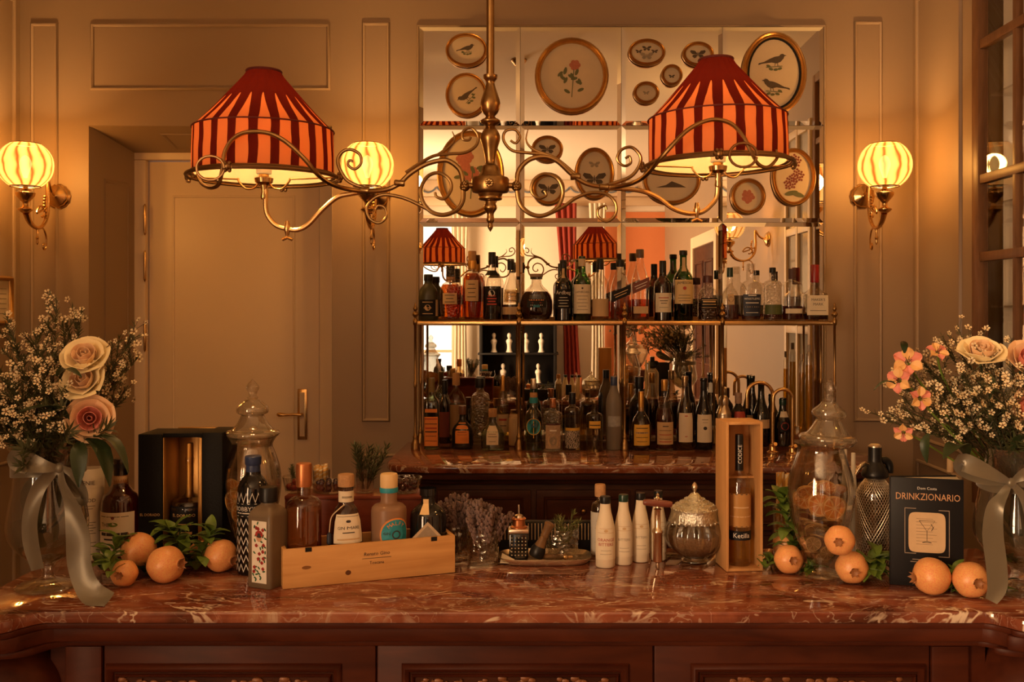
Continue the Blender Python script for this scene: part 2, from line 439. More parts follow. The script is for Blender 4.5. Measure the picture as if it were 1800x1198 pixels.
struct(MB().box(XL - .2, XR + .6, YR - .2, DD + .1, ZC, ZC + .05).build('ceiling', CEIL, smooth=False))
# right wall with the opening of the glazed cupboard
cy0, cy1, cz0, cz1 = 2.9, 3.80, 0.95, 3.15
m = MB()
m.box(XR, XR + .1, YR, cy0, 0, ZC); m.box(XR, XR + .1, cy1, WD, 0, ZC)
m.box(XR, XR + .1, cy0, cy1, 0, cz0); m.box(XR, XR + .1, cy0, cy1, cz1, ZC)
wall_right = struct(m.build('wall_right', WALL, smooth=False))
# rear wall (behind the camera, met only in the mirrors) with two windows
wins = [(-1.62, -1.04)]; wz0, wz1 = 0.55, 2.95
LAMPLIT = principled('painted_lamplight', (0.72, 0.25, 0.10), 0.6, var=0.03, vscale=3)  # glow of a lamp-lit wall put into the colour
m = MB()
xs = [XL, wins[0][0], wins[0][1], XR]
for a, b in ((0, 1), (2, 3)): m.box(xs[a], xs[b], YR - .1, YR, 0, ZC)
for a, b in wins: m.box(a, b, YR - .1, YR, 0, wz0); m.box(a, b, YR - .1, YR, wz1, ZC)
struct(m.build('wall_rear', CEIL, smooth=False))
for i, (a, b) in enumerate(wins):
    w = struct(empty('window_%d' % (i + 1), ((a + b) / 2, YR, 0)))
    fm = MB()
    hw = (b - a) / 2
    fm.box(-hw, -hw + .05, -.07, .02, wz0, wz1); fm.box(hw - .05, hw, -.07, .02, wz0, wz1)
    fm.box(-hw, hw, -.07, .02, wz0, wz0 + .06); fm.box(-hw, hw, -.07, .02, wz1 - .06, wz1)
    fm.build('window_frame', DOORP, w, bev=.004)
    for k in range(1, 4):
        z = wz0 + (wz1 - wz0) * k / 4
        MB().box(-hw + .05, hw - .05, -.06, .0, z - .015, z + .015).build('glazing_bar', DOORP, w, smooth=False)
    for k in range(4):
        z = wz0 + .06 + (wz1 - wz0 - .12) * k / 4; z2 = wz0 + .06 + (wz1 - wz0 - .12) * (k + 1) / 4
        MB().box(-hw + .05, hw - .05, -.032, -.028, z + .008, z2 - .008).build('pane', CLEAR, w, smooth=False)

def frame_strip(m, x0, x1, z0, z1, w=.012, d=.012, y=0.0):
    """raised moulding round a rectangle in the XZ plane, front at -Y: mitred, rounded section"""
    sec = [(0, 0), (0.15, -.6), (0.45, -1.0), (0.75, -.75), (1, -.25), (1, 0)]
    rings = []
    for sx, sz in ((0, 0), (1, 0), (1, 1), (0, 1)):
        ring = []
        for t, q in sec:
            o = t * w
            ring.append((x0 + o if sx == 0 else x1 - o, y + q * d, z0 + o if sz == 0 else z1 - o))
        rings.append(ring)
    m.rings(rings, closed=True)
def wall_panel(px0, px1, py0, py1, D=WD, name='panel_moulding', par=None, w=.016):
    m = MB(); frame_strip(m, X(px0, D), X(px1, D), Z(py1, D), Z(py0, D), w, .012, D)
    return m.build(name, WALL, par if par is not None else wall_back, ang=60)
wall_panel(54, 103, 40, 900); wall_panel(159, 581, 41, 159); wall_panel(636, 686, 39, 741); wall_panel(1500, 1551, 37, 741)
wall_panel(636, 720, 797, 1000); wall_panel(1470, 1551, 797, 1000)
def yz_frame(name, parent, xw, y0, y1, z0, z1, side, mat=WALL, w=.016, d=.012):
    """moulding on a side wall; side = -1: faces -X (right wall), +1 faces +X (left wall)"""
    m = MB(); frame_strip(m, y0, y1, z0, z1, w, d, 0)
    m.v = [(xw - side * y, x, z) for x, y, z in m.v]
    return m.build(name, mat, parent, ang=60)
yz_frame('panel_moulding', wall_right, XR, 3.94, 4.40, 1.12, 3.12, -1); yz_frame('panel_moulding', wall_right, XR, 3.94, 4.40, .25, 1.03, -1)
wl = bpy.data.objects['wall_left']
yz_frame('panel_moulding', wl, XL, 3.55, 4.40, 1.12, 3.12, 1); yz_frame('panel_moulding', wl, XL, 3.55, 4.40, .25, 1.03, 1)
# left jamb panel and soffit panel of the doorway
t1 = bpy.data.objects['trim_1']
def quad_frame(name, corners, w, mat, parent, nrm, d=.010):
    c = [Vector(p) for p in corners]; ctr = sum(c, Vector()) / 4; m = MB(); rings = []
    for p in c:
        dirv = (ctr - p)
        q = p + dirv.normalized() * w * 1.4
        n = Vector(nrm)
        rings.append([tuple(p), tuple(p.lerp(q, .35) + n * d), tuple(p.lerp(q, .75) + n * d * .7), tuple(q)])
    m.rings(rings, closed=True)
    return m.build(name, mat, parent, ang=60)
def jamb(t, z): return (ox0 + (dx0 - ox0) * t, WD + (DD - WD) * t, z)
quad_frame('panel_moulding', [jamb(.30, 1.32), jamb(.80, 1.32), jamb(.80, 2.33), jamb(.30, 2.33)], .022, WALL, t1, (.97, -.22, 0))
def soff(x, t): return (x, WD + (DD - WD) * t, oz + (dz - oz) * t)
quad_frame('panel_moulding', [soff(-1.76, .25), soff(-1.0, .25), soff(-1.0, .8), soff(-1.76, .8)], .022, WALL, t1, (0, -.2, -.97))

# ------------------------------------------------------------------ door
LD = DD + .012
door = struct(empty('door_1', (X(412, LD), LD, 0)))
lx0, lx1, lz = X(262, LD), X(561, LD), Z(284, LD)
cxd = X(412, LD)
m = MB()
for a, b in ((dx0 - .06, lx0 - .004), (lx1 + .009, dx1 + .05)): m.box(a - cxd, b - cxd, -.035, .05, 0, lz + .004)
m.box(dx0 - .06 - cxd, dx1 + .05 - cxd, -.035, .05, lz + .004, dz + .06)
m.build('door_frame', DOORP, door, bev=.006)
m = MB(); m.box(lx0 - cxd, lx1 - cxd, 0.0, .04, .01, lz)
leaf = m.build('door_leaf', DOORP, door, bev=.003)
m = MB(); frame_strip(m, X(303, LD) - cxd, X(519, LD) - cxd, .35, Z(343, LD), .012, .006, 0)
m.build('panel_moulding', DOORP, leaf, ang=60)
for py in (387, 468, 590):
    m = MB(); z = Z(py, LD); xh = lx0 - cxd - .004
    m.lathe([(.001, z - .078), (.005, z - .072), (.007, z - .066), (.007, z + .066), (.005, z + .072), (.001, z + .078)], 10, M=Matrix.Translation((xh, -.041, 0)))
    m.build('hinge', BRASSL, door)
hz = Z(727, LD); hx = X(532, LD) - cxd
hd = MB().box(hx - .024, hx + .024, -.010, 0, Z(772, LD), Z(683, LD)).build('handle_plate', BRASSL, door, bev=.003)
MB().box(hx - .012, hx + .012, -.0125, -.010, Z(766, LD), Z(689, LD)).build('plate_inlay', principled('pale_enamel', (0.62, 0.48, 0.32), .4), hd, smooth=False)
m = MB(); m.tube([(hx, -.01, hz), (hx, -.05, hz)], .008, 10)
m.tube(crom([(hx + .005, -.05, hz, .009), (hx - .03, -.052, hz + .002, .007), (hx - .07, -.05, hz, .007), (hx - .105, -.046, hz + .001, .011), (hx - .117, -.045, hz + .001, .004)], 4) and
       [p[:3] for p in crom([(hx + .005, -.05, hz, .009), (hx - .03, -.052, hz + .002, .007), (hx - .07, -.05, hz, .007), (hx - .105, -.046, hz + .001, .011), (hx - .117, -.045, hz + .001, .004)], 4)],
       [p[3] for p in crom([(hx + .005, -.05, hz, .009), (hx - .03, -.052, hz + .002, .007), (hx - .07, -.05, hz, .007), (hx - .105, -.046, hz + .001, .011), (hx - .117, -.045, hz + .001, .004)], 4)], 10)
m.build('lever_handle', BRASSL, hd)

# ------------------------------------------------------------------ tiled wall mirror
MIRR, nt, out = newmat('mirror_glass')
g = nt.nodes.new('ShaderNodeBsdfGlossy'); g.inputs['Color'].default_value = (0.90, 0.86, 0.78, 1); g.inputs['Roughness'].default_value = 0.003
nt.links.new(g.outputs[0], out.inputs[0])
mx0, mx1 = X(737, WD), X(1447, WD)
mir = thing('wall_mirror', 'large wall mirror divided into square panes behind the bottles', 'mirror', ((mx0 + mx1) / 2, WD - .002, COUNTER))
mc = (mx0 + mx1) / 2; tw = (mx1 - mx0) / 4
rows = [Z(48, WD), Z(221, WD), Z(391, WD), Z(564, WD), COUNTER + .012]
for r in range(4):
    for c in range(4):
        x0, x1 = -2 * tw + c * tw + .0008 , -2 * tw + (c + 1) * tw - .0008
        z1, z0 = rows[r] - COUNTER - .0008, rows[r + 1] - COUNTER + .0008
        b = .019
        m = MB(); m.add([(x0, 0, z0), (x1, 0, z0), (x1, 0, z1), (x0, 0, z1), (x0, -.004, z0), (x1, -.004, z0), (x1, -.004, z1), (x0, -.004, z1),
                         (x0 + b, -.0078, z0 + b), (x1 - b, -.0078, z0 + b), (x1 - b, -.0078, z1 - b), (x0 + b, -.0078, z1 - b)],
                        [(3, 2, 1, 0), (0, 1, 5, 4), (1, 2, 6, 5), (2, 3, 7, 6), (3, 0, 4, 7), (4, 5, 9, 8), (5, 6, 10, 9), (6, 7, 11, 10), (7, 4, 8, 11), (8, 9, 10, 11)])
        m.build('mirror_tile', MIRR, mir, smooth=False)
m = MB(); frame_strip(m, -2 * tw - .012, 2 * tw + .012, 0.0, rows[0] - COUNTER + .012, .012, .012, 0)
m.build('mirror_edging', WALL, mir, ang=60)

# ------------------------------------------------------------------ framed prints hung on the mirror
PRINT = principled('aged_print_paper', (0.60, 0.48, 0.33), 0.75, var=0.05, vscale=30)
AINK = principled('print_brown', (0.085, 0.060, 0.040), 0.8, var=0.4, vscale=200)
AGRN = principled('print_green', (0.12, 0.13, 0.06), 0.8, var=0.3, vscale=200)
APNK = principled('print_rose', (0.42, 0.14, 0.09), 0.8, var=0.3, vscale=100)
AGRY = principled('print_grey', (0.30, 0.24, 0.17), 0.8, var=0.3, vscale=100)
def ell(m, x, z, rx, rz, a=0.0, n=14):
    pts = []
    y = -1.2e-5 * (len(m.f) % 40)
    for i in range(n):
        t = 2 * pi * i / n; u, w = rx * cos(t), rz * sin(t)
        pts.append((x + u * cos(a) - w * sin(a), y, z + u * sin(a) + w * cos(a)))
    m.add(pts, [tuple(range(n))])
def poly(m, pts): m.add([(x, 0, z) for x, z in pts], [tuple(range(len(pts)))])
def art_bird(p, x, z, s, fl=1, tilt=0.0):
    m = MB(); M = lambda u, w: (x + fl * (u * cos(tilt) - w * sin(tilt)) * s, z + (u * sin(tilt) + w * cos(tilt)) * s)
    poly(m, [M(*q) for q in ((-.62, -.10), (-.25, .10), (.05, .22), (.30, .26), (.42, .38), (.55, .40), (.64, .33), (.78, .30), (.64, .25), (.58, .10), (.40, -.10), (.15, -.20), (-.15, -.14), (-.75, -.22), (-.98, -.30), (-.95, -.18))])
    poly(m, [M(*q) for q in ((.05, -.17), (.02, -.36), (.05, -.36), (.09, -.18))]); poly(m, [M(*q) for q in ((.2, -.18), (.2, -.36), (.23, -.36), (.24, -.17))])
    m.build('bird_motif', AINK, p, smooth=False)
    m = MB(); poly(m, [M(*q) for q in ((-.5, -.42), (.5, -.34), (.52, -.38), (-.5, -.47))])
    for u, w in ((-.2, -.55), (.1, -.58), (.35, -.52), (-.35, -.36)): a = M(u, w); ell(m, a[0], a[1], .14 * s, .08 * s, u)
    m.build('twig_motif', AGRN, p, smooth=False)
def art_butterfly(p, x, z, s, mat=None):
    m = MB()
    for f in (-1, 1):
        poly(m, [(x + f * u * s, z + w * s) for u, w in ((.03, .05), (.35, .42), (.85, .50), (.95, .30), (.70, .02), (.20, -.02))])
        poly(m, [(x + f * u * s, z + w * s) for u, w in ((.03, -.02), (.55, -.05), (.70, -.25), (.45, -.48), (.20, -.40))])
    ell(m, x, z, .05 * s, .32 * s)
    m.build('butterfly_motif', mat or AINK, p, smooth=False)
def art_flower(p, x, z, s, rnd, nblo=1, bm=None):
    m = MB()
    poly(m, [(x - .02 * s, z - 1.0 * s), (x + .02 * s, z - 1.0 * s), (x + .12 * s, z + .3 * s), (x + .08 * s, z + .3 * s)])
    for i in range(14):
        a = rnd.uniform(-.55, .55) * s; b = rnd.uniform(-.75, .25) * s
        ell(m, x + a, z + b, .16 * s, .075 * s, rnd.uniform(0, 3))
    m.build('foliage_motif', AGRN, p, smooth=False)
    m = MB()
    for k in range(nblo):
        u = x + (rnd.uniform(-.35, .35) * s if nblo > 1 else .15 * s); w = z + (rnd.uniform(-.1, .7) * s if nblo > 1 else .5 * s)
        for i in range(6): ell(m, u + .13 * s * cos(i * 1.05), w + .12 * s * sin(i * 1.05), .14 * s, .12 * s, i)
    m.build('bloom_motif', bm or APNK, p, smooth=False)
PICS = [(820, 88, 37, 30, 'small oval gilt frame with one dark bird print, topmost left on the mirror', 'bird', 5),
        (820, 167, 37, 39, 'round gilt frame with an upright bird on a branch below the small oval bird', 'bird2', 5),
        (1005, 133, 65, 67, 'largest round gilt frame with a pink rose print on the mirror', 'rose', 8),
        (1137, 92, 33, 24, 'small wide oval gilt frame holding four butterflies', 'flies4', 5),
        (1227, 95, 28, 22, 'small oval gilt frame with one black butterfly above the right lampshade', 'fly', 5),
        (1181, 132, 19, 19, 'tiniest round gilt frame with an insect print', 'bee', 4.5),
        (1136, 163, 23, 20, 'tiny dark brown oval frame with a pale print below the butterflies', 'moth', 5),
        (1361, 129, 57, 73, 'large oval gilt frame with black mount and two dark birds', 'birds2', 8),
        (827, 305, 59, 76, 'large oval gilt frame with a rose bouquet print behind the lamp stem', 'bouquet', 8),
        (962, 262, 28, 24, 'small oval frame with a moth behind the right scroll arm top', 'fly', 5),
        (1045, 305, 35, 46, 'upright oval frame with two butterflies behind the right scroll arm', 'flies2', 6),
        (964, 332, 29, 29, 'round brown frame with a butterfly inside the right scroll ring', 'fly', 6),
        (1181, 316, 51, 44, 'wide oval gilt frame half hidden by the right lampshade', 'boat', 6),
        (1315, 345, 31, 32, 'round brown gilt frame with a red rosette flower, lower right on the mirror', 'disc', 6),
        (1395, 311, 39, 51, 'oval gilt frame with dark red hydrangea print at the right mirror edge', 'hyd', 6)]
PD = WD - .03
rnd = random.Random(3)
for (px, py, rx, ry, lab, kind, fw) in PICS:
    k = PD / F; a, b, w = rx * k, ry * k, fw * k * 1.25
    t = thing('framed_print', lab, 'picture', P(px, py, PD), group='framed prints hung on the mirror')
    sec = [(0, .010), (0.0, -.004), (.25, -.014), (.5, -.010), (.62, -.006), (.8, -.011), (1.0, -.003), (1.0, .010)]
    rings = []
    for i in range(40):
        th = 2 * pi * i / 40
        rings.append([((a - q * w) * cos(th), y, (b - q * w) * sin(th)) for q, y in sec])
    m = MB(); m.rings(rings, closed=True); m.build('frame', GOLD, t, ang=50)
    m = MB(); n = 40
    m.add([((a - w * .9) * cos(2 * pi * i / n), 0.003, (b - w * .9) * sin(2 * pi * i / n)) for i in range(n)] +
          [((a - w * .9) * cos(2 * pi * i / n), 0.008, (b - w * .9) * sin(2 * pi * i / n)) for i in range(n)],
          [tuple(range(n)), tuple(reversed(range(n, 2 * n)))] + [(i, (i + 1) % n, n + (i + 1) % n, n + i) for i in range(n)])
    pr = m.build('print', PRINT, t, smooth=False)
    pr_e = empty('x'); bpy.data.objects.remove(pr_e)
    def mark(fn, *args): fn(pr, *args)
    s = min(a, b)
    if kind == 'bird': art_bird(pr, 0, .12 * s, s * .62)
    elif kind == 'bird2': art_bird(pr, 0, 0, s * .62, -1, -.9)
    elif kind == 'rose': art_flower(pr, 0, 0, s * .58, rnd)
    elif kind == 'flies4':
        art_butterfly(pr, 0, .3 * b, s * .36); art_butterfly(pr, -.42 * a, .08 * b, s * .26); art_butterfly(pr, .42 * a, .08 * b, s * .26); art_butterfly(pr, 0, -.25 * b, s * .52, AGRY)
    elif kind == 'fly': art_butterfly(pr, 0, 0, s * .66)
    elif kind == 'bee': art_butterfly(pr, 0, -.1 * s, s * .3)
    elif kind == 'moth': art_butterfly(pr, 0, 0, s * .3, AGRY)
    elif kind == 'birds2': art_bird(pr, 0, .32 * b, s * .50); art_bird(pr, 0, -.28 * b, s * .50, -1)
    elif kind == 'bouquet': art_flower(pr, 0, 0, s * .75, rnd, 6)
    elif kind == 'flies2': art_butterfly(pr, 0, .35 * b, s * .3, AGRY); art_butterfly(pr, 0, -.2 * b, s * .62)
    elif kind == 'boat':
        m = MB(); poly(m, [(-.55 * a, -.3 * b), (.5 * a, -.3 * b), (.3 * a, -.18 * b), (0, -.05 * b), (-.2 * a, -.2 * b)]); m.build('duck_motif', AINK, pr, smooth=False)
    elif kind == 'disc':
        m = MB()
        for i in range(16): ell(m, .25 * s * cos(i * 2.4) * sqrt(i / 10), .25 * s * sin(i * 2.4) * sqrt(i / 10), .13 * s, .11 * s, i)
        m.build('bloom_motif', APNK, pr, smooth=False)
    elif kind == 'hyd':
        AR = principled('print_dark_red', (0.20, 0.045, 0.035), .8, var=.4, vscale=200)
        for q, (u, w) in enumerate(((.05, .55), (.18, .05), (-.15, -.2))):
            m = MB()
            for i in range(22): ell(m, u * a + .24 * a * cos(i * 2.4) * sqrt(i / 16), w * b + .20 * b * sin(i * 2.4) * sqrt(i / 16), .055 * a, .05 * a, i, 8)
            m.build('bloom_motif', AR, pr, smooth=False)
        m = MB(); ell(m, -.1 * a, -.55 * b, .3 * a, .08 * b, .2); ell(m, .2 * a, -.6 * b, .28 * a, .08 * b, -.3); m.build('foliage_motif', AGRN, pr, smooth=False)
    z = 0
    for ch in pr.children:
        z += 1; ch.location = (0, .003 - .0006 * z, 0)
    if kind == 'birds2':
        rings = []
        for i in range(40):
            th = 2 * pi * i / 40
            rings.append([((a - q * w) * cos(th), y, (b - q * w) * sin(th)) for q, y in ((.95, .004), (.95, -.003), (1.0 + .09 * F * k / fw / 1.25 * 8 , -.0015), (1.0 + .09 * F * k / fw / 1.25 * 8, .004))])
        m = MB(); m.rings(rings, closed=True); m.build('black_mount', BLACKP, t, ang=50)

# ------------------------------------------------------------------ picture on the left wall
t = thing('framed_print', 'narrow gilt framed print hanging on the left side wall', 'picture', (XL, 4.31, Z(528, 4.33)))
m = MB(); frame_strip(m, -.13, .055, -.11, .11, .022, .02, 0); m.v = [(.004 - y, x, z) for x, y, z in m.v]; m.build('frame', GOLD, t, ang=60)
MB().box(.001, .006, -.12, .045, -.10, .10).build('print', PRINT, t, smooth=False)
m = MB()
for i in range(6): m.box(.006, .0065, -.09, .015, -.06 + i * .022, -.056 + i * .022)
m.build('text_lines', AGRY, t, smooth=False)

# ------------------------------------------------------------------ glazed cupboard in the right wall
BROWNP = wood('cupboard_wood', (0.16, 0.075, 0.035), (0.24, 0.12, 0.06), .4, 4, (6, 6, 1.2))
cab = thing('glazed_cupboard', 'tall brown glazed cupboard set in the right wall', 'cupboard', (XR, (cy0 + cy1) / 2, cz0))
ym = (cy0 + cy1) / 2; H = cz1 - cz0
def cbx(name, x0, x1, y0, y1, z0, z1, mat, par=cab, bev=.003):
    return MB().box(x0, x1, y0 - ym, y1 - ym, z0 - cz0, z1 - cz0).build(name, mat, par, bev=bev)
cbx('back_panel', .34, .36, cy0, cy1, cz0, cz1, principled('cupboard_white', (.85, .80, .70), .6)); cbx('side_panel', .0, .36, cy0 - .02, cy0, cz0, cz1, CEIL); cbx('side_panel', .0, .36, cy1, cy1 + .02, cz0, cz1, CEIL)
cbx('top_panel', .0, .36, cy0, cy1, cz1, cz1 + .02, CEIL); cbx('bottom_panel', .0, .36, cy0, cy1, cz0 - .02, cz0, CEIL)
cbx('stile', -.02, .02, cy1 - .045, cy1 + .012, cz0, cz1, BROWNP); cbx('stile', -.02, .02, cy0 - .012, cy0 + .045, cz0, cz1, BROWNP)
cbx('rail', -.02, .02, cy0 + .045, cy1 - .045, cz1 - .05, cz1, BROWNP); cbx('rail', -.02, .02, cy0 + .045, cy1 - .045, cz0, cz0 + .08, BROWNP)
def zat(px, py): D = XR * F / (px - CX); return Z(py, D)
zr = [cz1 - .05, zat(1725, 80), zat(1718, 318), zat(1714, 453), cz0 + .08]
yb = [cy1 - .045, 3.485, 3.25, 3.07, cy0 + .045]
for z in zr[1:-1]: cbx('glazing_bar', -.016, .016, cy0 + .045, cy1 - .045, z - .018, z + .018, BROWNP)
for y in yb[1:-1]: cbx('glazing_bar', -.014, .014, y - .014, y + .014, cz0 + .08, cz1 - .05, BROWNP)
PANEG = glass('cupboard_glass', (.97, .95, .92), base=.05, power=5.0)
for i in range(4):
    for j in range(4):
        cbx('pane', -.002, .002, yb[j + 1] + .014, yb[j] - .014, (zr[i + 1] + .018) if i < 3 else zr[4], (zr[i] - .018) if i else zr[0], PANEG, bev=0)
for z in (2.55, 2.12, 1.72, 1.30): cbx('glass_shelf', .05, .34, cy0, cy1, z - .004, z + .004, CLEAR, bev=0)
# china on its shelves
def plate(loc, r, lab):
    t = thing('china_plate', lab, 'plate', loc, group='plates in the glazed cupboard')
    M = Matrix.Rotation(-pi / 2 + .15, 4, 'Y')
    MB().lathe([(.001, .004), (r * .6, .004), (r * .68, .012), (r, .022), (r, .026), (r * .66, .017), (r * .58, .010), (.001, .010)], 36, M=Matrix.Translation((0, 0, r)) @ M).build('dish', WPAPER, t)
    m = MB()
    for i in range(26):
        a = i * 2.4; q = r * .5 * sqrt(i / 26)
        ell(m, q * cos(a), q * sin(a), r * .11, r * .06, a)
    m.v = [tuple(Matrix.Translation((0, 0, r)) @ M @ Vector((x, z, .0125))) for x, y, z in m.v]
    m.build('painted_flowers', principled('china_paint', (.22, .12, .06), .5, var=.5, vscale=100), t, smooth=False)
plate((XR + .26, 3.42, 2.554), .16, 'round painted china plate on the top cupboard shelf')
plate((XR + .26, 3.62, 2.124), .12, 'smaller china plate on the middle shelf near the cupboard edge')
plate((XR + .26, 3.35, 2.124), .15, 'round painted china plate on the middle cupboard shelf')
def china_bird(loc, lab):
    t = thing('bird_figurine', lab, 'figurine', loc, group='bird figurines in the glazed cupboard')
    pts = crom([(0, .07, .0, .004), (0, .05, .05, .012), (0, .02, .10, .024), (0, -.01, .15, .026), (0, -.03, .185, .016), (0, -.045, .20, .017), (0, -.065, .20, .010), (0, -.085, .195, .002)], 4)
    MB().tube([p[:3] for p in pts], [p[3] for p in pts], 10).build('body', principled('figurine_glaze', (.16, .09, .05), .3, var=.6, vscale=30), t)
    MB().lathe([(.03, 0), (.035, .006), (.02, .012), (.012, .05), (.004, .09)], 12).build('perch', CORK, t)
china_bird((XR + .18, 3.66, 1.304), 'dark bird figurine on the lowest visible cupboard shelf')
china_bird((XR + .18, 3.45, 1.724), 'dark bird figurine on the second lowest cupboard shelf')

# ------------------------------------------------------------------ what the mirror shows of the room behind
RB = YR
dk = thing('display_cabinet', 'black display cabinet against the rear wall seen in the mirror', 'cabinet', (-.2, RB + .26, 0))
MB().box(-.55, .55, -.22, .22, 0, .72).build('base', BLACKP, dk, bev=.01)
MB().box(-.50, .50, -.22, -.16, .72, 1.55).build('back_panel', BLACKP, dk, bev=.01)
for x in (-.5, .46): MB().box(x, x + .04, -.22, .16, .72, 1.55).build('side_panel', BLACKP, dk, bev=.004)
for z in (.72, 1.12, 1.55): MB().box(-.52, .52, -.22, .17, z, z + .025).build('shelf', BLACKP, dk, bev=.004)
FIG = principled('white_porcelain', (.85, .80, .70), .3)
for i, (x, z) in enumerate(((-.32, 1.145), (-.12, 1.145), (.10, 1.145), (.30, 1.145), (-.2, .745), (.02, .745), (.26, .745))):
    o = MB().lathe(crom([(.045, 0), (.04, .01), (.028, .05), (.03, .10), (.042, .14), (.03, .17), (.015, .18), (.026, .21), (.022, .24), (.004, .255)], 3), 10).build('porcelain_figurine', FIG)
    o.location = (-.2 + x, RB + .22, z + .001); tag(o, 'white porcelain figurine on the black cabinet seen in the mirror', 'figurine', 'porcelain figurines on the black cabinet')
RED = principled('red_curtain', (.28, .035, .02), .8, var=.15, vscale=8); CREAMC = principled('cream_curtain', (.75, .68, .55), .85, var=.08, vscale=8)
def curtain(x, w, mat, lab, ztop=3.1, slant=0.0):
    m = MB(); rows_ = []
    for i in range(12):
        z = ztop - (ztop - .02) * i / 11; row = []
        for j in range(41):
            u = j / 40; row.append((w * (u - .5) * (1 - .35 * sin(pi * i / 11)) + slant * i / 11, .035 * sin(u * 22) * (0.6 + .4 * i / 11), z))
        rows_.append(row)
    m.strip(rows_); o = m.build('curtain', mat, thick=.006); o.location = (x, RB + .18, 0)
    tag(o, lab, 'curtain')
curtain(.42, .28, RED, 'red curtain beside the rear window seen in the mirror', slant=.12)
curtain(.84, .22, CREAMC, 'cream curtain hanging beside the red one seen in the mirror')
curtain(-.96, .22, CREAMC, 'cream curtain right of the bright rear window seen in the mirror')
curtain(-1.72, .20, CREAMC, 'cream curtain left of the bright rear window seen in the mirror')
# stretch of the rear wall with warm lamplight painted into its salmon colour
MB().box(.95, XR, RB, RB + .02, .4, 3.0).build('trim_2', LAMPLIT, smooth=False)['kind'] = 'structure'
m = MB(); m.box(XL, XR, RB, RB + .10, 3.20, 3.42); m.box(XL, XR, RB, RB + .06, 3.08, 3.20); struct(m.build('trim_3', DOORP, bev=.02))
BLUE = principled('blue_garland', (.16, .19, .24), .7)
m = MB()
for i in range(18):
    xa = XL + .2 + i * .22
    m.tube(crom([(xa, RB + .115, 3.32), (xa + .05, RB + .115, 3.27), (xa + .11, RB + .115, 3.25), (xa + .17, RB + .115, 3.27), (xa + .22, RB + .115, 3.32)], 4), .012, 6)
g_ = m.build('trim_4', BLUE); struct(g_)
# urn with dried flowers on a stand
t = thing('flower_stand', 'tall dark stand with a stone urn seen in the mirror', 'stand', (1.30, RB + .75, 0))
MB().lathe([(.16, 0), (.16, .03), (.06, .08), (.04, .3), (.05, .7), (.13, .92), (.14, .95)], 20).build('pedestal', DARKW, t)
MB().lathe([(.07, .951), (.05, .99), (.10, 1.06), (.14, 1.16), (.12, 1.22), (.15, 1.26), (.15, 1.27)], 20).build('urn', SILVER, t)
rf = random.Random(5)
for i in range(9):
    a = rf.uniform(1.9, 4.4); l = rf.uniform(.25, .45); b = rf.uniform(.2, .8)
    m = MB(); tip = (l * b * cos(a), l * b * sin(a), 1.27 + l * sqrt(1 - b * b * .8)); pts = crom([(0, 0, 1.12), (tip[0] * .4, tip[1] * .4, 1.27 + (tip[2] - 1.27) * .6), tip], 4)
    m.tube(pts, .004, 5)
    f = tag(m.build('dried_flower', STEM), 'dried flower in the stone urn seen in the mirror', 'flower', 'dried stems in the urn'); f.location = (1.30, RB + .75, 0)
    m = MB()
    for q in range(26):
        c = (tip[0] + rf.gauss(0, .07), tip[1] + rf.gauss(0, .07), tip[2] + rf.gauss(0, .06)); m.ball(c, rf.uniform(.012, .03), 6, 4)
    m.build('flower_head', principled('dried_bloom', (.10, .055, .02), .9, var=.5, vscale=20), f)['kind'] = 'stuff'

# white glazed door and dark panelled door in the right wall, met only in the mirror
dg = struct(empty('door_2', (XR, 2.56, 0)))
for a, b in ((-.31, -.26), (-.02, .02), (.26, .31)): MB().box(-.03, 0, a, b, 0, 2.9).build('stile', DOORP, dg, bev=.004)
for z in (0, .9, 1.55, 2.2, 2.84):
    for a, b in ((-.26, -.02), (.02, .26)): MB().box(-.028, 0, a, b, z, z + .05).build('rail', DOORP, dg, bev=.004)
PG = principled('grey_pane', (.30, .27, .22), .15)
for z0, z1 in ((.05, .9), (.95, 1.55), (1.6, 2.2), (2.25, 2.84)):
    for a, b in ((-.26, -.02), (.02, .26)): MB().box(-.012, 0, a, b, z0, z1).build('pane', PG, dg, smooth=False)
dk2 = struct(empty('door_3', (XR, -.8, 0)))
MB().box(-.04, 0, -.6, .6, 0, 2.35).build('door_leaf', DARKW, dk2, bev=.01)
for z0, z1 in ((.2, 1.0), (1.15, 2.2)):
    for a, b in ((-.5, -.05), (.05, .5)): yz_frame('panel_moulding', dk2, -.04, a, b, z0, z1, -1, DARKW, .03, .015)
for a, b in ((-.72, -.6), (.6, .72)): MB().box(-.06, 0, a, b, 0, 2.47).build('door_frame', DOORP, dk2, bev=.01)
MB().box(-.06, 0, -.6, .6, 2.35, 2.47).build('door_frame', DOORP, dk2, bev=.01)
# ================================================================== FRONT BAR COUNTER
FD = 1.95; CB = 2.47
bar = thing('bar_counter', 'mahogany bar counter with carved front panels and bulbous corner columns', 'bar', (0, FD, 0))
def bxy(x, D): return (x, D - FD)
lx, rx = -1.175, 1.135
left = [(X(80, FD), 1.95), (-1.000, 1.94), (-1.018, 1.915), (-1.032, 1.892), (-1.06, 1.876), (-1.10, 1.870), (lx, 1.870)]
right = [(X(1730, FD), 1.95), (.926, 1.94), (.944, 1.918), (.958, 1.900), (.985, 1.886), (1.03, 1.880), (rx, 1.880)]
outline = crom(left, 4)[::-1] + crom(right, 4) + [(rx, CB), (lx, CB)]
def slab(m, off, z0, z1, o=outline):
    cx_ = sum(p[0] for p in o) / len(o)
    pts = [(x - off * (1 if x > cx_ else -1) * (1 if abs(x) > .95 else 0), (y + off if y < 2.2 else y) - FD) for x, y in o]
    m.prism(pts, z0, z1)
m = MB(); slab(m, 0, COUNTER - .024, COUNTER)
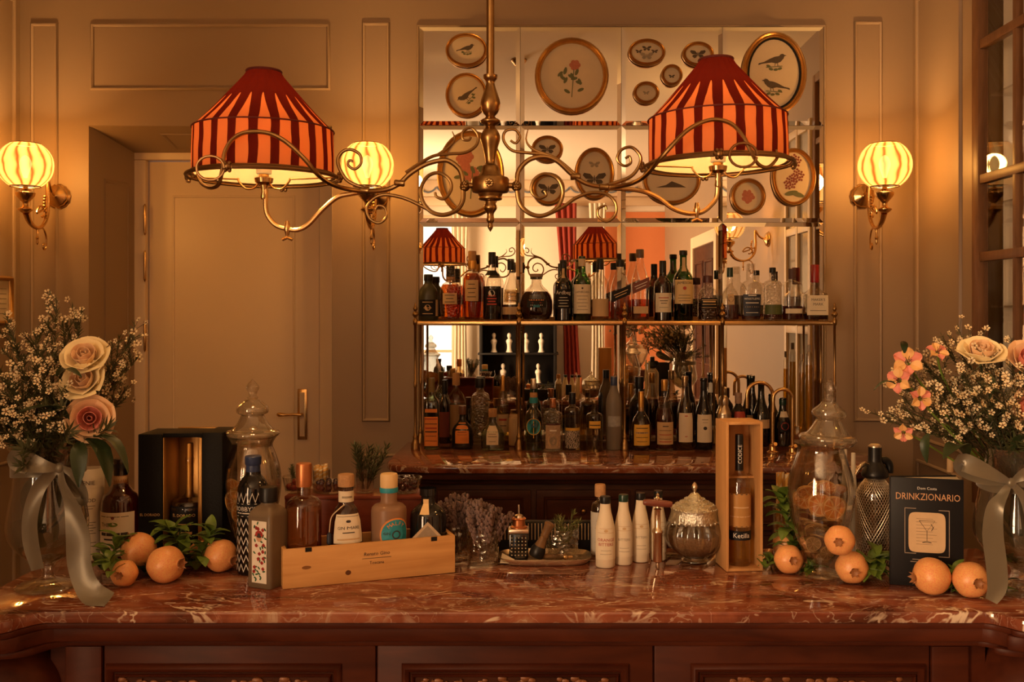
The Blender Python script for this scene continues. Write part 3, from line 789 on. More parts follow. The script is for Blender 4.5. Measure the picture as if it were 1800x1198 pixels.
top = tag(m.build('marble_worktop', MARBLE, bev=.004), 'red veined marble worktop of the front bar counter', 'worktop'); top.location = (0, FD, 0)
m = MB(); slab(m, .004, COUNTER - .036, COUNTER - .0242); m.build('edge_moulding', MAHOG, bar, bev=.003)
m = MB(); slab(m, .012, COUNTER - .066, COUNTER - .036); m.build('frieze', MAHOG, bar, bev=.004)
m = MB(); slab(m, .03, COUNTER - .080, COUNTER - .066); m.build('edge_moulding', MAHOG, bar, bev=.004)
m = MB(); m.box(-1.0, .935, .05, CB - FD - .01, .02, COUNTER - .08); m.build('carcass', MAHOG, bar, bev=.003)
PF = 2.0
xs = [X(p, PF) for p in (118, 185, 663, 1148, 1632, 1700)]
for i in range(5):
    a, b = xs[i], xs[i + 1]
    if i in (0, 4):
        MB().box(a + .0015, b - .0015, .036, .055, .02, COUNTER - .082).build('stile', MAHOG, bar, bev=.004); continue
    pn = MB().box(a + .0015, b - .0015, .040, .055, .02, COUNTER - .082).build('front_panel', MAHOG, bar, bev=.003)
    pa, pb = ((190, 603), (707, 1105), (1212, 1635 - 12))[i - 1]
    x0, x1, z1 = X(pa, PF), X(pb, PF), Z(1162, PF)
    m = MB(); frame_strip(m, x0, x1, .12, z1, .018, .012, .040); m.build('panel_moulding', MAHOG, pn, ang=60)
    m = MB(); frame_strip(m, x0 + .02, x1 - .02, .14, z1 - .02, .008, .010, .040); m.build('panel_moulding', MAHOG, pn, ang=60)
    MB().box(x0 + .018, x1 - .018, .0385, .0398, .138, z1 - .018).build('panel_field', DARKW, pn, smooth=False)
    rc = random.Random(40 + i); m = MB()
    CARV = principled('carved_gilt_wood', (.20, .075, .028), .4, .2, var=.5, vscale=60)
    xx = x0 + .045
    while xx < x1 - .04:
        for zz in (z1 - .045, z1 - .085, z1 - .13):
            r_ = rc.uniform(.007, .014); a0 = rc.uniform(0, 6)
            m.tube([(xx + r_ * (1 - j * .1) * cos(a0 + j * .7), .036, zz + r_ * (1 - j * .1) * sin(a0 + j * .7)) for j in range(8)], [.0035 - j * .0003 for j in range(8)], 5)
            for j in range(2): m.ball((xx + rc.uniform(-.016, .016), .0365, zz + rc.uniform(-.015, .015)), rc.uniform(.004, .008), 7, 5, (1.5, .6, 1))
        xx += .028
    m.build('carved_foliage', CARV, pn)['kind'] = 'stuff'
for x, s in ((-1.105, 1), (1.045, 1)):
    m = MB(); m.lathe(crom([(.085, .02), (.09, .12), (.07, .2), (.055, .3), (.06, .5), (.09, .68), (.125, .82), (.135, .90), (.125, .96), (.095, 1.005), (.085, COUNTER - .081)], 4), 36, M=Matrix.Translation((x, .075, 0)))
    m.build('corner_column', MAHOG, bar)

# ================================================================== BACK BAR
BF = 3.74
bb = thing('back_bar', 'dark mahogany back bar cabinet under the mirror', 'cabinet', (.40, BF, 0))
BX = .40
ol = [(-.72, 4.44), (-.98, 4.44), (-.985, 4.05), (-.985, 3.86), (-.965, 3.80), (-.93, 3.772), (-.89, 3.765), (-.85, 3.755), (-.80, 3.742), (-.74, 3.74)]
half = ol[1:]
mo = [(x, y - BF) for x, y in half] + [(-x, y - BF) for x, y in half[::-1]]
tb = MB().prism(mo, COUNTER - .026, COUNTER).build('marble_worktop', MARBLE, bev=.005)
tb.location = (BX, BF, 0); tag(tb, 'red marble top of the back bar carrying the lower bottles', 'worktop')
def inset(o, d): return [(x * (1 - d / .98), y + (d if y < .5 else 0)) for x, y in o]
MB().prism(inset(mo, .02), COUNTER - .055, COUNTER - .0262).build('edge_moulding', DARKW, bb, bev=.006)
MB().prism(inset(mo, .05), COUNTER - .075, COUNTER - .055).build('edge_moulding', DARKW, bb, bev=.004)
MB().prism(inset(mo, .07), .02, COUNTER - .075).build('carcass', DARKW, bb, bev=.003)
for i in range(4):
    x0 = -.78 + i * .39; x1 = x0 + .37
    dr = MB().box(x0, x1, .055, .075, COUNTER - .26, COUNTER - .10).build('drawer', DARKW, bb, bev=.006)
    m = MB(); frame_strip(m, x0 + .03, x1 - .03, COUNTER - .235, COUNTER - .125, .012, .010, .055); m.build('drawer_moulding', DARKW, dr, ang=60)
    MB().ball(((x0 + x1) / 2, .045, COUNTER - .18), .012, 12, 8).build('knob', BRASS, dr)
    cd = MB().box(x0, x1, .055, .075, .08, COUNTER - .28).build('cupboard_door', DARKW, bb, bev=.006)
    m = MB(); frame_strip(m, x0 + .04, x1 - .04, .14, COUNTER - .33, .018, .012, .055); m.build('door_moulding', DARKW, cd, ang=60)

# ------------------------------------------------------------------ brass bottle shelf
SD0, SD1 = 4.20, 4.40
SZ = Z(567, SD0)
sh = thing('bottle_shelf', 'brass framed glass shelf on turned posts in front of the mirror', 'shelf', (.4, SD0, COUNTER))
pxs = [730, 912, 1098, 1270, 1467]
sx = [X(p, SD0) - .4 for p in pxs]; zt = SZ - COUNTER
for yy in (0.0, SD1 - SD0):
    for x in sx:
        f = 1.0
        pr = [(.019, 0), (.020, .006), (.017, .012), (.019, .022), (.012, .04), (.010, .05), (.0125, .056), (.008, .062), (.006, .075), (.0055, .27), (.0085, .276), (.006, .283), (.0085, .29), (.0055, .296), (.0055, zt - .012), (.010, zt - .008), (.011, zt + .012), (.006, zt + .018), (.006, zt + .024),
              (.0135, zt + .034), (.0125, zt + .042), (.005, zt + .050), (.010, zt + .060), (.008, zt + .068), (.003, zt + .074), (.0045, zt + .080), (.0008, zt + .088)]
        MB().lathe(pr, 14, M=Matrix.Translation((x, yy, 0))).build('post', BRASS, sh, ang=60)
rl = zt + .002
for yy in (0.0, SD1 - SD0): MB().box(sx[0], sx[-1], yy - .004, yy + .004, rl - .013, rl + .006).build('shelf_rail', BRASSL, sh, bev=.002)
for x in (sx[0], sx[-1]): MB().box(x - .004, x + .004, 0, SD1 - SD0, rl - .013, rl + .006).build('shelf_rail', BRASSL, sh, bev=.002)
MB().box(sx[0] + .004, sx[-1] - .004, .004, SD1 - SD0 - .004, rl - .004, rl + .006).build('glass_plate', CLEAR, sh, smooth=False)
SHELFZ = SZ + .008 + .0005

# ------------------------------------------------------------------ wall sconces
def sconce_shade_mat():
    m, nt, out = newmat('pleated_globe_silk'); N = nt.nodes; L = nt.links
    tc = N.new('ShaderNodeTexCoord'); sp = N.new('ShaderNodeSeparateXYZ'); L.new(tc.outputs['Object'], sp.inputs[0])
    at = N.new('ShaderNodeMath'); at.operation = 'ARCTAN2'; L.new(sp.outputs[0], at.inputs[0]); L.new(sp.outputs[1], at.inputs[1])
    nz = N.new('ShaderNodeTexNoise'); nz.inputs['Scale'].default_value = 9; L.new(tc.outputs['Object'], nz.inputs['Vector'])
    ad = N.new('ShaderNodeMath'); ad.operation = 'MULTIPLY_ADD'; ad.inputs[1].default_value = .6; L.new(nz.outputs['Fac'], ad.inputs[0]); L.new(at.outputs[0], ad.inputs[2])
    mu = N.new('ShaderNodeMath'); mu.operation = 'MULTIPLY'; mu.inputs[1].default_value = 13; L.new(ad.outputs[0], mu.inputs[0])
    si = N.new('ShaderNodeMath'); si.operation = 'SINE'; L.new(mu.outputs[0], si.inputs[0])
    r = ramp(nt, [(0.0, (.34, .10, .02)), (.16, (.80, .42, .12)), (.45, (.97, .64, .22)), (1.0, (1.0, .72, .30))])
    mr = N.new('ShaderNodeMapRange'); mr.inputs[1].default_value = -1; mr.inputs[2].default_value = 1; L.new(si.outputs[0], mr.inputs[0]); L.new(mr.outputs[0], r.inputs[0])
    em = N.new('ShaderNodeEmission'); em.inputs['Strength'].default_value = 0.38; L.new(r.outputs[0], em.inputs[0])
    tl = N.new('ShaderNodeBsdfTranslucent'); L.new(r.outputs[0], tl.inputs[0])
    tp = N.new('ShaderNodeBsdfTransparent'); tp.inputs[0].default_value = (1, .80, .45, 1)
    tcm = N.new('ShaderNodeMix'); tcm.data_type = 'RGBA'; tcm.blend_type = 'MULTIPLY'; tcm.inputs[0].default_value = 1; L.new(r.outputs[0], tcm.inputs[6]); tcm.inputs[7].default_value = (.09, .08, .07, 1); L.new(tcm.outputs[2], tl.inputs[0])
    a1 = N.new('ShaderNodeAddShader'); L.new(em.outputs[0], a1.inputs[0]); L.new(tl.outputs[0], a1.inputs[1])
    mx = N.new('ShaderNodeMixShader'); mx.inputs[0].default_value = .26; L.new(a1.outputs[0], mx.inputs[1]); L.new(tp.outputs[0], mx.inputs[2])
    L.new(mx.outputs[0], out.inputs[0])
    return m
SILK = sconce_shade_mat()
BULB = principled('lamp_bulb', (1, .9, .7), .4, emis=((1, .72, .35), 2.5))
GZ, PZ = 2.329, 2.228
def make_sconce(loc, rz, lab, power=36.0):
    t = thing('wall_sconce', lab, 'wall lamp', loc, rz, 'wall sconces with pleated globe shades')      # origin on the wall at plate height; room is towards -Y
    g = GZ - PZ
    M = Matrix.Rotation(pi / 2, 4, 'X')
    MB().lathe(crom([(.057, 0), (.057, .007), (.050, .012), (.047, .020), (.036, .026), (.016, .036), (.007, .042)], 3), 28, M=M, flute=(14, .03)).build('wall_plate', BRASSL, t, ang=60)
    a = [(0, -.03, 0, .008), (0, -.07, .02, .007), (0, -.098, .065, .007), (0, -.100, .03, .0085), (0, -.097, -.04, .009), (0, -.108, -.105, .009), (0, -.150, -.150, .008), (0, -.205, -.160, .009), (0, -.255, -.140, .011), (0, -.283, -.105, .014)]
    pts = crom(a, 6); MB().tube([p[:3] for p in pts], [p[3] for p in pts], 10).build('arm', BRASSL, t)
    sp = [(0, -.10 - .001, -.06)] + [(0, -.150 + (.042 - .0042 * i) * cos(pi - i * .62), -.095 + (.045 - .0045 * i) * sin(-pi - i * .62)) for i in range(9)]
    MB().tube(crom(sp, 3), .005, 8).build('scroll', BRASSL, t)
    m = MB()
    for i in range(9): m.ball((0, -.125 - .006 * sin(i * .7), -.015 - i * .014), .0075, 7, 5)
    m.build('leaf_garland', BRASSL, t)
    MB().lathe([(.0015, -.235), (.006, -.225), (.004, -.215), (.008, -.205), (.004, -.195), (.006, -.165)], 10, M=Matrix.Translation((0, -.19, 0))).build('pendant_finial', BRASSL, t)
    MB().tube(crom([(0, -.16, -.155), (0, -.13, -.165), (0, -.112, -.20), (0, -.115, -.24), (0, -.132, -.252), (0, -.140, -.235), (0, -.130, -.225)], 4), .004, 7).build('tail_scroll', BRASSL, t)
    MS = Matrix.Translation((0, -.29, 0))
    MB().lathe([(.014, -.105), (.030, -.092), (.030, -.088), (.012, -.078), (.010, -.062), (.020, -.052), (.038, -.030), (.040, -.018), (.030, -.010), (.012, -.002), (.009, .012), (.026, .022), (.034, .032), (.034, .036), (.010, .038)], 24, M=MS, flute=(16, .02)).build('urn', BRASSL, t, ang=60)
    rr = .1125; pr = []
    for i in range(15):
        th = R(32) + (R(148) - R(32)) * i / 14; pr.append((rr * sin(th), g - rr * .96 * cos(th)))
    pr = [(r_, z_, 1.0) for r_, z_ in pr]
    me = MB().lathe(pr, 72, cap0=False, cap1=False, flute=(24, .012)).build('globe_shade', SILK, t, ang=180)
    me.location = (0, -.29, 0)
    for q in (pr[0], pr[-1]):
        MB().tube([(q[0] * cos(i * pi / 16), -.29 + q[0] * sin(i * pi / 16), q[1]) for i in range(32)], .0025, 6, closed=True).build('shade_ring', BRONZE, t)
    MB().lathe(crom([(.008, g - .055), (.012, g - .04), (.022, g - .01), (.024, g + .01), (.016, g + .032), (.004, g + .042)], 3), 14, M=MS).build('bulb', BULB, t)
    d = bpy.data.lights.new('sconce_light', 'POINT'); d.energy = power; d.color = WARM; d.shadow_soft_size = .045
    o = bpy.data.objects.new('sconce_light', d); COL.objects.link(o); o.parent = t; o.location = (0, -.29, g + .005)
    return t
make_sconce((-2.186, WD, PZ), 0, 'brass wall sconce with lit pleated globe at the far left of the wall')
make_sconce((-.715, WD, PZ), 0, 'brass wall sconce with lit pleated globe between door and mirror')
make_sconce((1.510, WD, PZ), 0, 'brass wall sconce with lit pleated globe right of the mirror')
make_sconce((XR, 1.70, PZ), -pi / 2, 'brass wall sconce on the right side wall seen in the mirror', 40)
make_sconce((XL, 1.2, PZ), pi / 2, 'added brass fill sconce on the left side wall behind the frame edge', 16)  # unseen lamp put in for warm fill
make_sconce((XL, -.4, PZ), pi / 2, 'added brass fill sconce further back on the left side wall', 16)  # another unseen lamp, added only to fill the room with light

# ------------------------------------------------------------------ two-armed chandelier
HD = 2.25
K = HD / F
hub = P(862, 325, HD)
ch = thing('chandelier', 'brass two-armed scrolled chandelier with striped red lampshades above the bar', 'chandelier', hub)
def hp(px, py, off=0.0):
    """photograph point on the lamp's plane, moved by OFF metres towards (-) or away from (+) the viewer"""
    D = HD + off
    return P(px, py, D) - hub
prof = [(3, 1), (7.5, -4), (8, 130), (12.5, 132), (12, 138), (7.5, 146), (12, 162), (17.5, 181), (14, 197), (8, 205), (17.5, 212), (15.5, 217), (8, 222), (14, 231), (17.5, 243), (12.5, 262), (8.5, 286), (14, 292), (17, 302), (22, 310)]
pr = [(7 * K, (325 - -120) * K)] + [(r_ * K, (325 - y) * K) for r_, y in prof if y > 100]
MB().lathe([(7 * K, ZC - hub.z - .03), (7 * K, (325 - 131) * K)] + crom([(r_ * K, (325 - y) * K) for r_, y in prof if y > 131], 3), 24).build('stem', BRASS, ch, ang=60)
MB().lathe([(.055, ZC - hub.z - .001), (.055, ZC - hub.z - .01), (.03, ZC - hub.z - .04), (.012, ZC - hub.z - .05)], 24).build('ceiling_rose', BRASS, ch)
MB().lathe([(22 * K, 15 * K), (31 * K, 13 * K), (33 * K, 10 * K), (33 * K, -10 * K), (31 * K, -13 * K), (22 * K, -15 * K), (20 * K, -20 * K)], 28).build('hub', BRASS, ch, ang=40)
MB().lathe(crom([(20 * K, -20 * K), (20 * K, -26 * K), (9 * K, -29 * K), (12 * K, -40 * K), (8 * K, -47 * K), (6 * K, -52 * K), (7 * K, -62 * K), (4 * K, -68 * K), (5 * K, -74 * K), (.5 * K, -82 * K)], 3), 20).build('drop_finial', BRASS, ch, ang=60)
m = MB()
for i in range(8): m.ball((5 * K * cos(i * pi / 4), -33 * K, 5 * K * sin(i * pi / 4)), 3.2 * K, 7, 5, (1, .6, 1))
m.ball((0, -34 * K, 0), 3 * K, 8, 6); m.build('rosette', BRASS, ch)
def tube_px(pts, r0, r1=None, sc=None, name='arm', k=6, mat=BRASS):
    r1 = r0 if r1 is None else r1
    q = []
    for i, p in enumerate(pts):
        px, py = (sc[0] + p[0] / sc[2], sc[1] + p[1] / sc[2]) if sc else p[:2]
        v = hp(px, py, p[2] if len(p) > 2 else 0.0); q.append((v.x, v.y, v.z))
    c = crom(q, k); n = len(c)
    MB().tube(c, [(r0 + (r1 - r0) * i / (n - 1)) * K for i in range(n)], 9).build(name, mat, ch)
    return c
LC = (320, 80, 3.152); RC = (840, 60, 3.0)
# left arm
tube_px([(1558, 770), (1540, 690), (1480, 640), (1420, 638), (1340, 662), (1260, 712), (1200, 767), (1120, 800), (1000, 806, -.02), (880, 786, -.06), (800, 752, -.11), (740, 702, -.16), (690, 640, -.172), (620, 570, -.172), (540, 510, -.172), (450, 480, -.172), (350, 482, -.172), (280, 520, -.172), (238, 590, -.172), (224, 680, -.172), (205, 765, -.165), (160, 788, -.14), (110, 765, -.08), (85, 715, -.03)], 4.6, 3.0, LC, 'scroll_arm')
tube_px([(1558, 790), (1555, 860), (1520, 912), (1450, 938), (1380, 920), (1332, 860), (1325, 785), (1365, 722), (1425, 706), (1480, 740), (1492, 795), (1455, 848), (1412, 838), (1402, 812)], 4.4, 2.4, LC, 'scroll_ring')
tube_px([(1400, 930), (1330, 890), (1230, 845), (1130, 826), (1065, 845), (1022, 900), (1040, 958), (1090, 982), (1130, 950), (1124, 900), (1088, 886), (1072, 908)], 3.4, 2.2, LC, 'scroll')
pipeL = tube_px([(990, 812), (930, 822), (860, 840), (780, 905), (700, 990), (640, 1020), (585, 1016), (525, 998), (482, 955), (464, 900), (464, 795)], 4.2, 4.2, LC, 'gas_pipe', mat=BRASSL)
tube_px([(1040, 800), (930, 757), (885, 705), (862, 640), (885, 592), (930, 575), (982, 600), (992, 650), (958, 684), (922, 665), (925, 637), (948, 642)], 3.4, 2.2, LC, 'scroll')
tube_px([(1240, 705), (1330, 645), (1400, 610), (1480, 600), (1570, 592), (1628, 555), (1640, 500), (1602, 457), (1556, 478), (1556, 518), (1588, 524), (1600, 506)], 3.2, 2.2, LC, 'scroll')
tube_px([(1420, 605), (1480, 560), (1510, 520), (1497, 475)], 3.4, .8, LC, 'leaf_tip')
# right arm
tube_px([(205, 790), (215, 720), (270, 662), (350, 645), (420, 670), (500, 742), (580, 790), (690, 806), (800, 790, -.04), (880, 748, -.10), (950, 670, -.15), (1020, 590, -.17), (1100, 510, -.172), (1180, 465, -.172), (1260, 450, -.172), (1340, 475, -.172), (1400, 540, -.172), (1440, 620, -.172), (1480, 685, -.165), (1530, 700, -.15), (1576, 655, -.13), (1572, 612, -.12)], 4.6, 2.8, RC, 'scroll_arm')
tube_px([(205, 805), (222, 895), (280, 948), (350, 955), (420, 912), (448, 835), (420, 762), (350, 737), (295, 770), (283, 830), (320, 864), (360, 850), (350, 825)], 4.4, 2.4, RC, 'scroll_ring')
tube_px([(380, 945), (450, 910), (520, 862), (600, 836), (680, 845), (725, 890), (725, 950), (680, 988), (637, 962), (635, 922), (670, 905), (678, 925)], 3.4, 2.2, RC, 'scroll')
pipeR = tube_px([(690, 812), (760, 815), (860, 826), (950, 862), (1030, 920), (1110, 945), (1180, 938), (1230, 900), (1260, 850), (1262, 735)], 4.2, 4.2, RC, 'gas_pipe', mat=BRASSL)
tube_px([(660, 803), (790, 760), (845, 705), (857, 645), (812, 597), (757, 610), (735, 660), (770, 694), (805, 680), (800, 645), (777, 655)], 3.4, 2.2, RC, 'scroll')
tube_px([(520, 745), (430, 668), (360, 635), (260, 625), (180, 612), (136, 560), (145, 512), (195, 503), (222, 540), (200, 574), (172, 560)], 3.2, 2.2, RC, 'scroll')
tube_px([(370, 638), (290, 605), (255, 560), (265, 500)], 3.4, .8, RC, 'leaf_tip')
for s, pxx in ((-1, 817), (1, 908)):
    v = hp(pxx, 327); m = MB(); m.ball(v, 9.5 * K, 14, 10)
    for i in range(7): m.ball((v.x + 3 * K * sin(i), v.y - 8.5 * K, v.z + 6 * K * cos(i * .9)), 3 * K, 6, 4)
    m.tube([hp(862 + s * 30, 326), hp(862 + s * 40, 326)], 5 * K, 10); m.build('arm_knuckle', BRASS, ch, ang=60)
for (u, v_) in ((1010, 803), (1205, 762)):
    p = hp(LC[0] + u / LC[2], LC[1] + v_ / LC[2], -.02 if u < 1100 else 0)
    MB().lathe([(5 * K, -9 * K), (6.5 * K, -7 * K), (5.4 * K, 0), (6.5 * K, 7 * K), (5 * K, 9 * K)], 12, M=Matrix.Translation(p) @ Matrix.Rotation(pi / 2, 4, 'Y')).build('binding', BRASS, ch)
for (u, v_) in ((665, 806), (515, 750)):
    p = hp(RC[0] + u / RC[2], RC[1] + v_ / RC[2])
    MB().lathe([(5 * K, -9 * K), (6.5 * K, -7 * K), (5.4 * K, 0), (6.5 * K, 7 * K), (5 * K, 9 * K)], 12, M=Matrix.Translation(p) @ Matrix.Rotation(pi / 2, 4, 'Y')).build('binding', BRASS, ch)
for px, py in ((505, 402), (1225, 370)):
    p = hp(px, py); M = Matrix.Translation(p)
    m = MB(); m.lathe([(3.5 * K, 14 * K), (4.5 * K, 8 * K), (6.5 * K, 0), (4.5 * K, -6 * K), (3 * K, -12 * K)], 12, M=M)
    m.tube([p + Vector((-9 * K, 0, -19 * K)), p + Vector((0, 0, -15 * K)), p + Vector((9 * K, 0, -19 * K))], 3 * K, 8); m.build('gas_tap', BRASSL, ch)
# lampshades
def shade_mat():
    m, nt, out = newmat('striped_shade_silk'); N = nt.nodes; L = nt.links
    tc = N.new('ShaderNodeTexCoord'); sp = N.new('ShaderNodeSeparateXYZ'); L.new(tc.outputs['Object'], sp.inputs[0])
    at = N.new('ShaderNodeMath'); at.operation = 'ARCTAN2'; L.new(sp.outputs[0], at.inputs[0]); L.new(sp.outputs[1], at.inputs[1])
    nz = N.new('ShaderNodeTexNoise'); nz.inputs['Scale'].default_value = 9; L.new(tc.outputs['Object'], nz.inputs['Vector'])
    ad = N.new('ShaderNodeMath'); ad.operation = 'MULTIPLY_ADD'; ad.inputs[1].default_value = .10; L.new(nz.outputs['Fac'], ad.inputs[0]); L.new(at.outputs[0], ad.inputs[2])
    mu = N.new('ShaderNodeMath'); mu.operation = 'MULTIPLY'; mu.inputs[1].default_value = 22; L.new(ad.outputs[0], mu.inputs[0])
    si = N.new('ShaderNodeMath'); si.operation = 'SINE'; L.new(mu.outputs[0], si.inputs[0])
    # the dark stripes keep their width while the gores narrow, so they merge towards the top
    mr = N.new('ShaderNodeMapRange'); mr.inputs[1].default_value = .10; mr.inputs[2].default_value = .178; mr.inputs[3].default_value = -.22; mr.inputs[4].default_value = 1.05
    L.new(sp.outputs[2], mr.inputs[0])
    gt = N.new('ShaderNodeMath'); gt.operation = 'GREATER_THAN'; L.new(si.outputs[0], gt.inputs[0]); L.new(mr.outputs[0], gt.inputs[1])
    cm = N.new('ShaderNodeMix'); cm.data_type = 'RGBA'; cm.inputs[6].default_value = (.055, .005, .003, 1); cm.inputs[7].default_value = (.50, .135, .036, 1); L.new(gt.outputs[0], cm.inputs[0])
    dm = N.new('ShaderNodeMix'); dm.data_type = 'RGBA'; dm.inputs[6].default_value = (.10, .013, .008, 1); dm.inputs[7].default_value = (.50, .26, .13, 1); L.new(gt.outputs[0], dm.inputs[0])
    tl = N.new('ShaderNodeBsdfTranslucent'); L.new(cm.outputs[2], tl.inputs[0])
    df = N.new('ShaderNodeBsdfDiffuse'); L.new(dm.outputs[2], df.inputs[0])
    mx = N.new('ShaderNodeMixShader'); mx.inputs[0].default_value = .62; L.new(df.outputs[0], mx.inputs[1]); L.new(tl.outputs[0], mx.inputs[2])
    L.new(mx.outputs[0], out.inputs[0])
    return m
SHADE = shade_mat()
LIN, nt, out = newmat('shade_lining'); N = nt.nodes; L = nt.links
tp = N.new('ShaderNodeBsdfTransparent'); tp.inputs[0].default_value = (1, .9, .75, 1); df = N.new('ShaderNodeBsdfDiffuse'); df.inputs[0].default_value = (.85, .68, .42, 1)
mx = N.new('ShaderNodeMixShader'); mx.inputs[0].default_value = .45; L.new(df.outputs[0], mx.inputs[1]); L.new(tp.outputs[0], mx.inputs[2]); L.new(mx.outputs[0], out.inputs[0])
def lamp(px, dzb, tilt):
    c = Vector((X(px, HD), HD, CAMZ + dzb)) - hub
    e_ = c; rot = (0, tilt, 0); n = 72
    h1, h2 = .105, .238
    r0, r1, r2 = .160, .158, .038
    pr = [(r0, 0, .6), (r0 * .998, h1 * .5, .8), (r1, h1, 1)] + [(r1 + (r2 - r1) * t ** .93, h1 + (h2 - h1) * t, 1 + 2.5 * t) for t in (.25, .5, .75, .93)] + [(r2, h2 + .004, 3)]
    o = MB().lathe(pr, n * 2, cap0=False, cap1=False, flute=(22, .006)).build('lamp_shade', SHADE, ch, ang=30); o.location = e_; o.rotation_euler = rot
    pl = [(r_ - .005, z) for r_, z, _ in pr]
    q = MB().lathe(pl, 48, cap0=False, cap1=False).build('shade_lining', LIN, o)
    for r_, z, w, mt in ((r0 + .002, .002, .004, BRONZE), (r1 + .002, h1, .0018, principled('maroon_braid', (.10, .010, .006), .7)), (r2 + .001, h2 + .004, .003, MATS['maroon_braid'] if 'maroon_braid' in MATS else BRONZE)):
        MB().tube([(r_ * cos(i * pi / 28), r_ * sin(i * pi / 28), z) for i in range(56)], w, 6, closed=True).build('shade_band', mt, o)
    # gallery ring, its rosettes and hooks
    g = MB(); g.tube([(.172 * cos(i * pi / 28), .172 * sin(i * pi / 28), -.004) for i in range(56)], .0045, 7, closed=True); g.build('gallery_ring', BRONZE, o)
    for a in (-100, 0, 180, 90):
        v = (.176 * cos(R(a)), .176 * sin(R(a)), -.004); m = MB(); m.ball(v, .009, 10, 7)
        for i in range(6): m.ball((v[0] + .009 * cos(i * 1.05) * abs(sin(R(a))), v[1] + .009 * cos(i * 1.05) * abs(cos(R(a))), v[2] + .009 * sin(i * 1.05)), .005, 6, 4)
        m.build('ring_rosette', BRONZE, o)
    rr = .026; v = Vector((.02 * (-1 if px < 800 else 1) - .045 * (1 if px < 800 else 0), -.178, -.004))
    m = MB(); m.tube([v + Vector((rr * 1.15 * cos(i * .38), 0, rr * sin(i * .38) - .004)) for i in range(17)], .003, 7); m.build('ring_scroll', BRONZE, o)
    for s in (-1, 1):
        m = MB(); m.tube(crom([(s * .010, 0, -.012), (s * .022, 0, -.028), (s * .042, 0, -.030), (s * .058, 0, -.014), (s * .06, 0, -.006)], 4), .0025, 6); m.build('support_hook', BRASSL, ch, loc=c)
        MB().tube([(s * .058, 0, -.008), (s * .172, 0, -.004)], .002, 6).build('support_spoke', BRASSL, ch, loc=c)
    MB().lathe([(.006, -.055), (.008, -.05), (.006, -.035), (.009, -.022), (.020, -.016), (.022, -.006), (.012, -.002), (.011, .008)], 16).build('lamp_holder', BRASSL, ch, loc=c)
    MB().lathe([(.016, .004), (.0175, .006), (.0175, .040), (.014, .046)], 16, flute=(12, .02)).build('candle_sleeve', principled('lamp_candle_sleeve', (.85, .62, .30), .5, emis=((1, .6, .2), .25)), ch, loc=c)
    MB().lathe(crom([(.010, .046), (.018, .060), (.024, .085), (.020, .105), (.004, .118)], 3), 14).build('bulb', BULB, ch, loc=c)
    d = bpy.data.lights.new('chandelier_light', 'POINT'); d.energy = 18; d.color = (1, .56, .22); d.shadow_soft_size = .03
    l = bpy.data.objects.new('chandelier_light', d); COL.objects.link(l); l.parent = ch; l.location = c + Vector((0, 0, .085))
lamp(464, .310, 0.0); lamp(1262, .3375, -.02)
# ================================================================== BOTTLES
SHP = {   # (radius factor, height factor), bottom to lip
 'wine':   [(.90, 0), (1, .012), (1, .56), (.97, .61), (.84, .66), (.58, .71), (.40, .75), (.36, .80), (.36, .95), (.40, .955), (.40, .985), (.37, 1)],
 'burg':   [(.90, 0), (1, .012), (1, .42), (.93, .50), (.75, .59), (.52, .68), (.40, .76), (.36, .84), (.36, .95), (.40, .955), (.40, .985), (.37, 1)],
 'whisky': [(.90, 0), (1, .012), (1, .55), (.97, .60), (.86, .65), (.62, .69), (.45, .73), (.40, .78), (.37, .95), (.40, .96), (.38, 1)],
 'slope':  [(.92, 0), (1, .015), (1, .50), (.92, .58), (.72, .68), (.50, .78), (.40, .86), (.38, .95), (.42, .96), (.40, 1)],
 'squat':  [(.92, 0), (1, .015), (1, .52), (.95, .60), (.78, .68), (.50, .74), (.34, .78), (.30, .84), (.30, .97), (.32, 1)],
 'round':  [(.62, 0), (.80, .04), (.95, .15), (1, .28), (.97, .42), (.86, .54), (.64, .65), (.40, .73), (.30, .79), (.27, .93), (.36, .95), (.36, .985), (.30, 1)],
 'oval':   [(.72, 0), (.82, .02), (.93, .15), (1, .34), (1, .48), (.93, .60), (.72, .67), (.46, .70), (.42, .72), (.42, .84), (.40, .86), (.40, 1)],
 'jug':    [(.90, 0), (1, .02), (1, .52), (.96, .60), (.82, .69), (.55, .76), (.42, .80), (.40, .86), (.42, .87), (.42, .97), (.38, 1)],
 'shoul':  [(.95, 0), (1, .012), (1, .66), (.97, .70), (.82, .735), (.50, .755), (.36, .78), (.34, .84), (.34, .97), (.36, 1)],
 'box':    [(.96, 0), (1, .012), (1, .64), (.96, .67), (.80, .70), (.48, .74), (.36, .77), (.34, .84), (.34, .97), (.36, 1)],
 'tall':   [(.94, 0), (1, .010), (1, .62), (.96, .67), (.82, .73), (.58, .79), (.46, .84), (.42, .90), (.42, .97), (.44, 1)],
 'bulb':   [(.85, 0), (.95, .02), (1, .10), (1, .38), (.95, .46), (.75, .55), (.45, .62), (.32, .68), (.28, .78), (.28, .96), (.34, .97), (.34, 1)],
 'bitter': [(.93, 0), (1, .015), (1, .50), (.95, .58), (.80, .68), (.63, .77), (.55, .84), (.52, .90), (.50, .95), (.42, .96), (.42, 1)],
 'cone':   [(.97, 0), (1, .02), (.93, .35), (.80, .62), (.62, .72), (.40, .77), (.34, .80), (.34, .97), (.34, 1)],
 'tube':   [(.96, 0), (1, .01), (1, .86), (.92, .90), (.6, .925), (.45, .94), (.42, 1)],
}
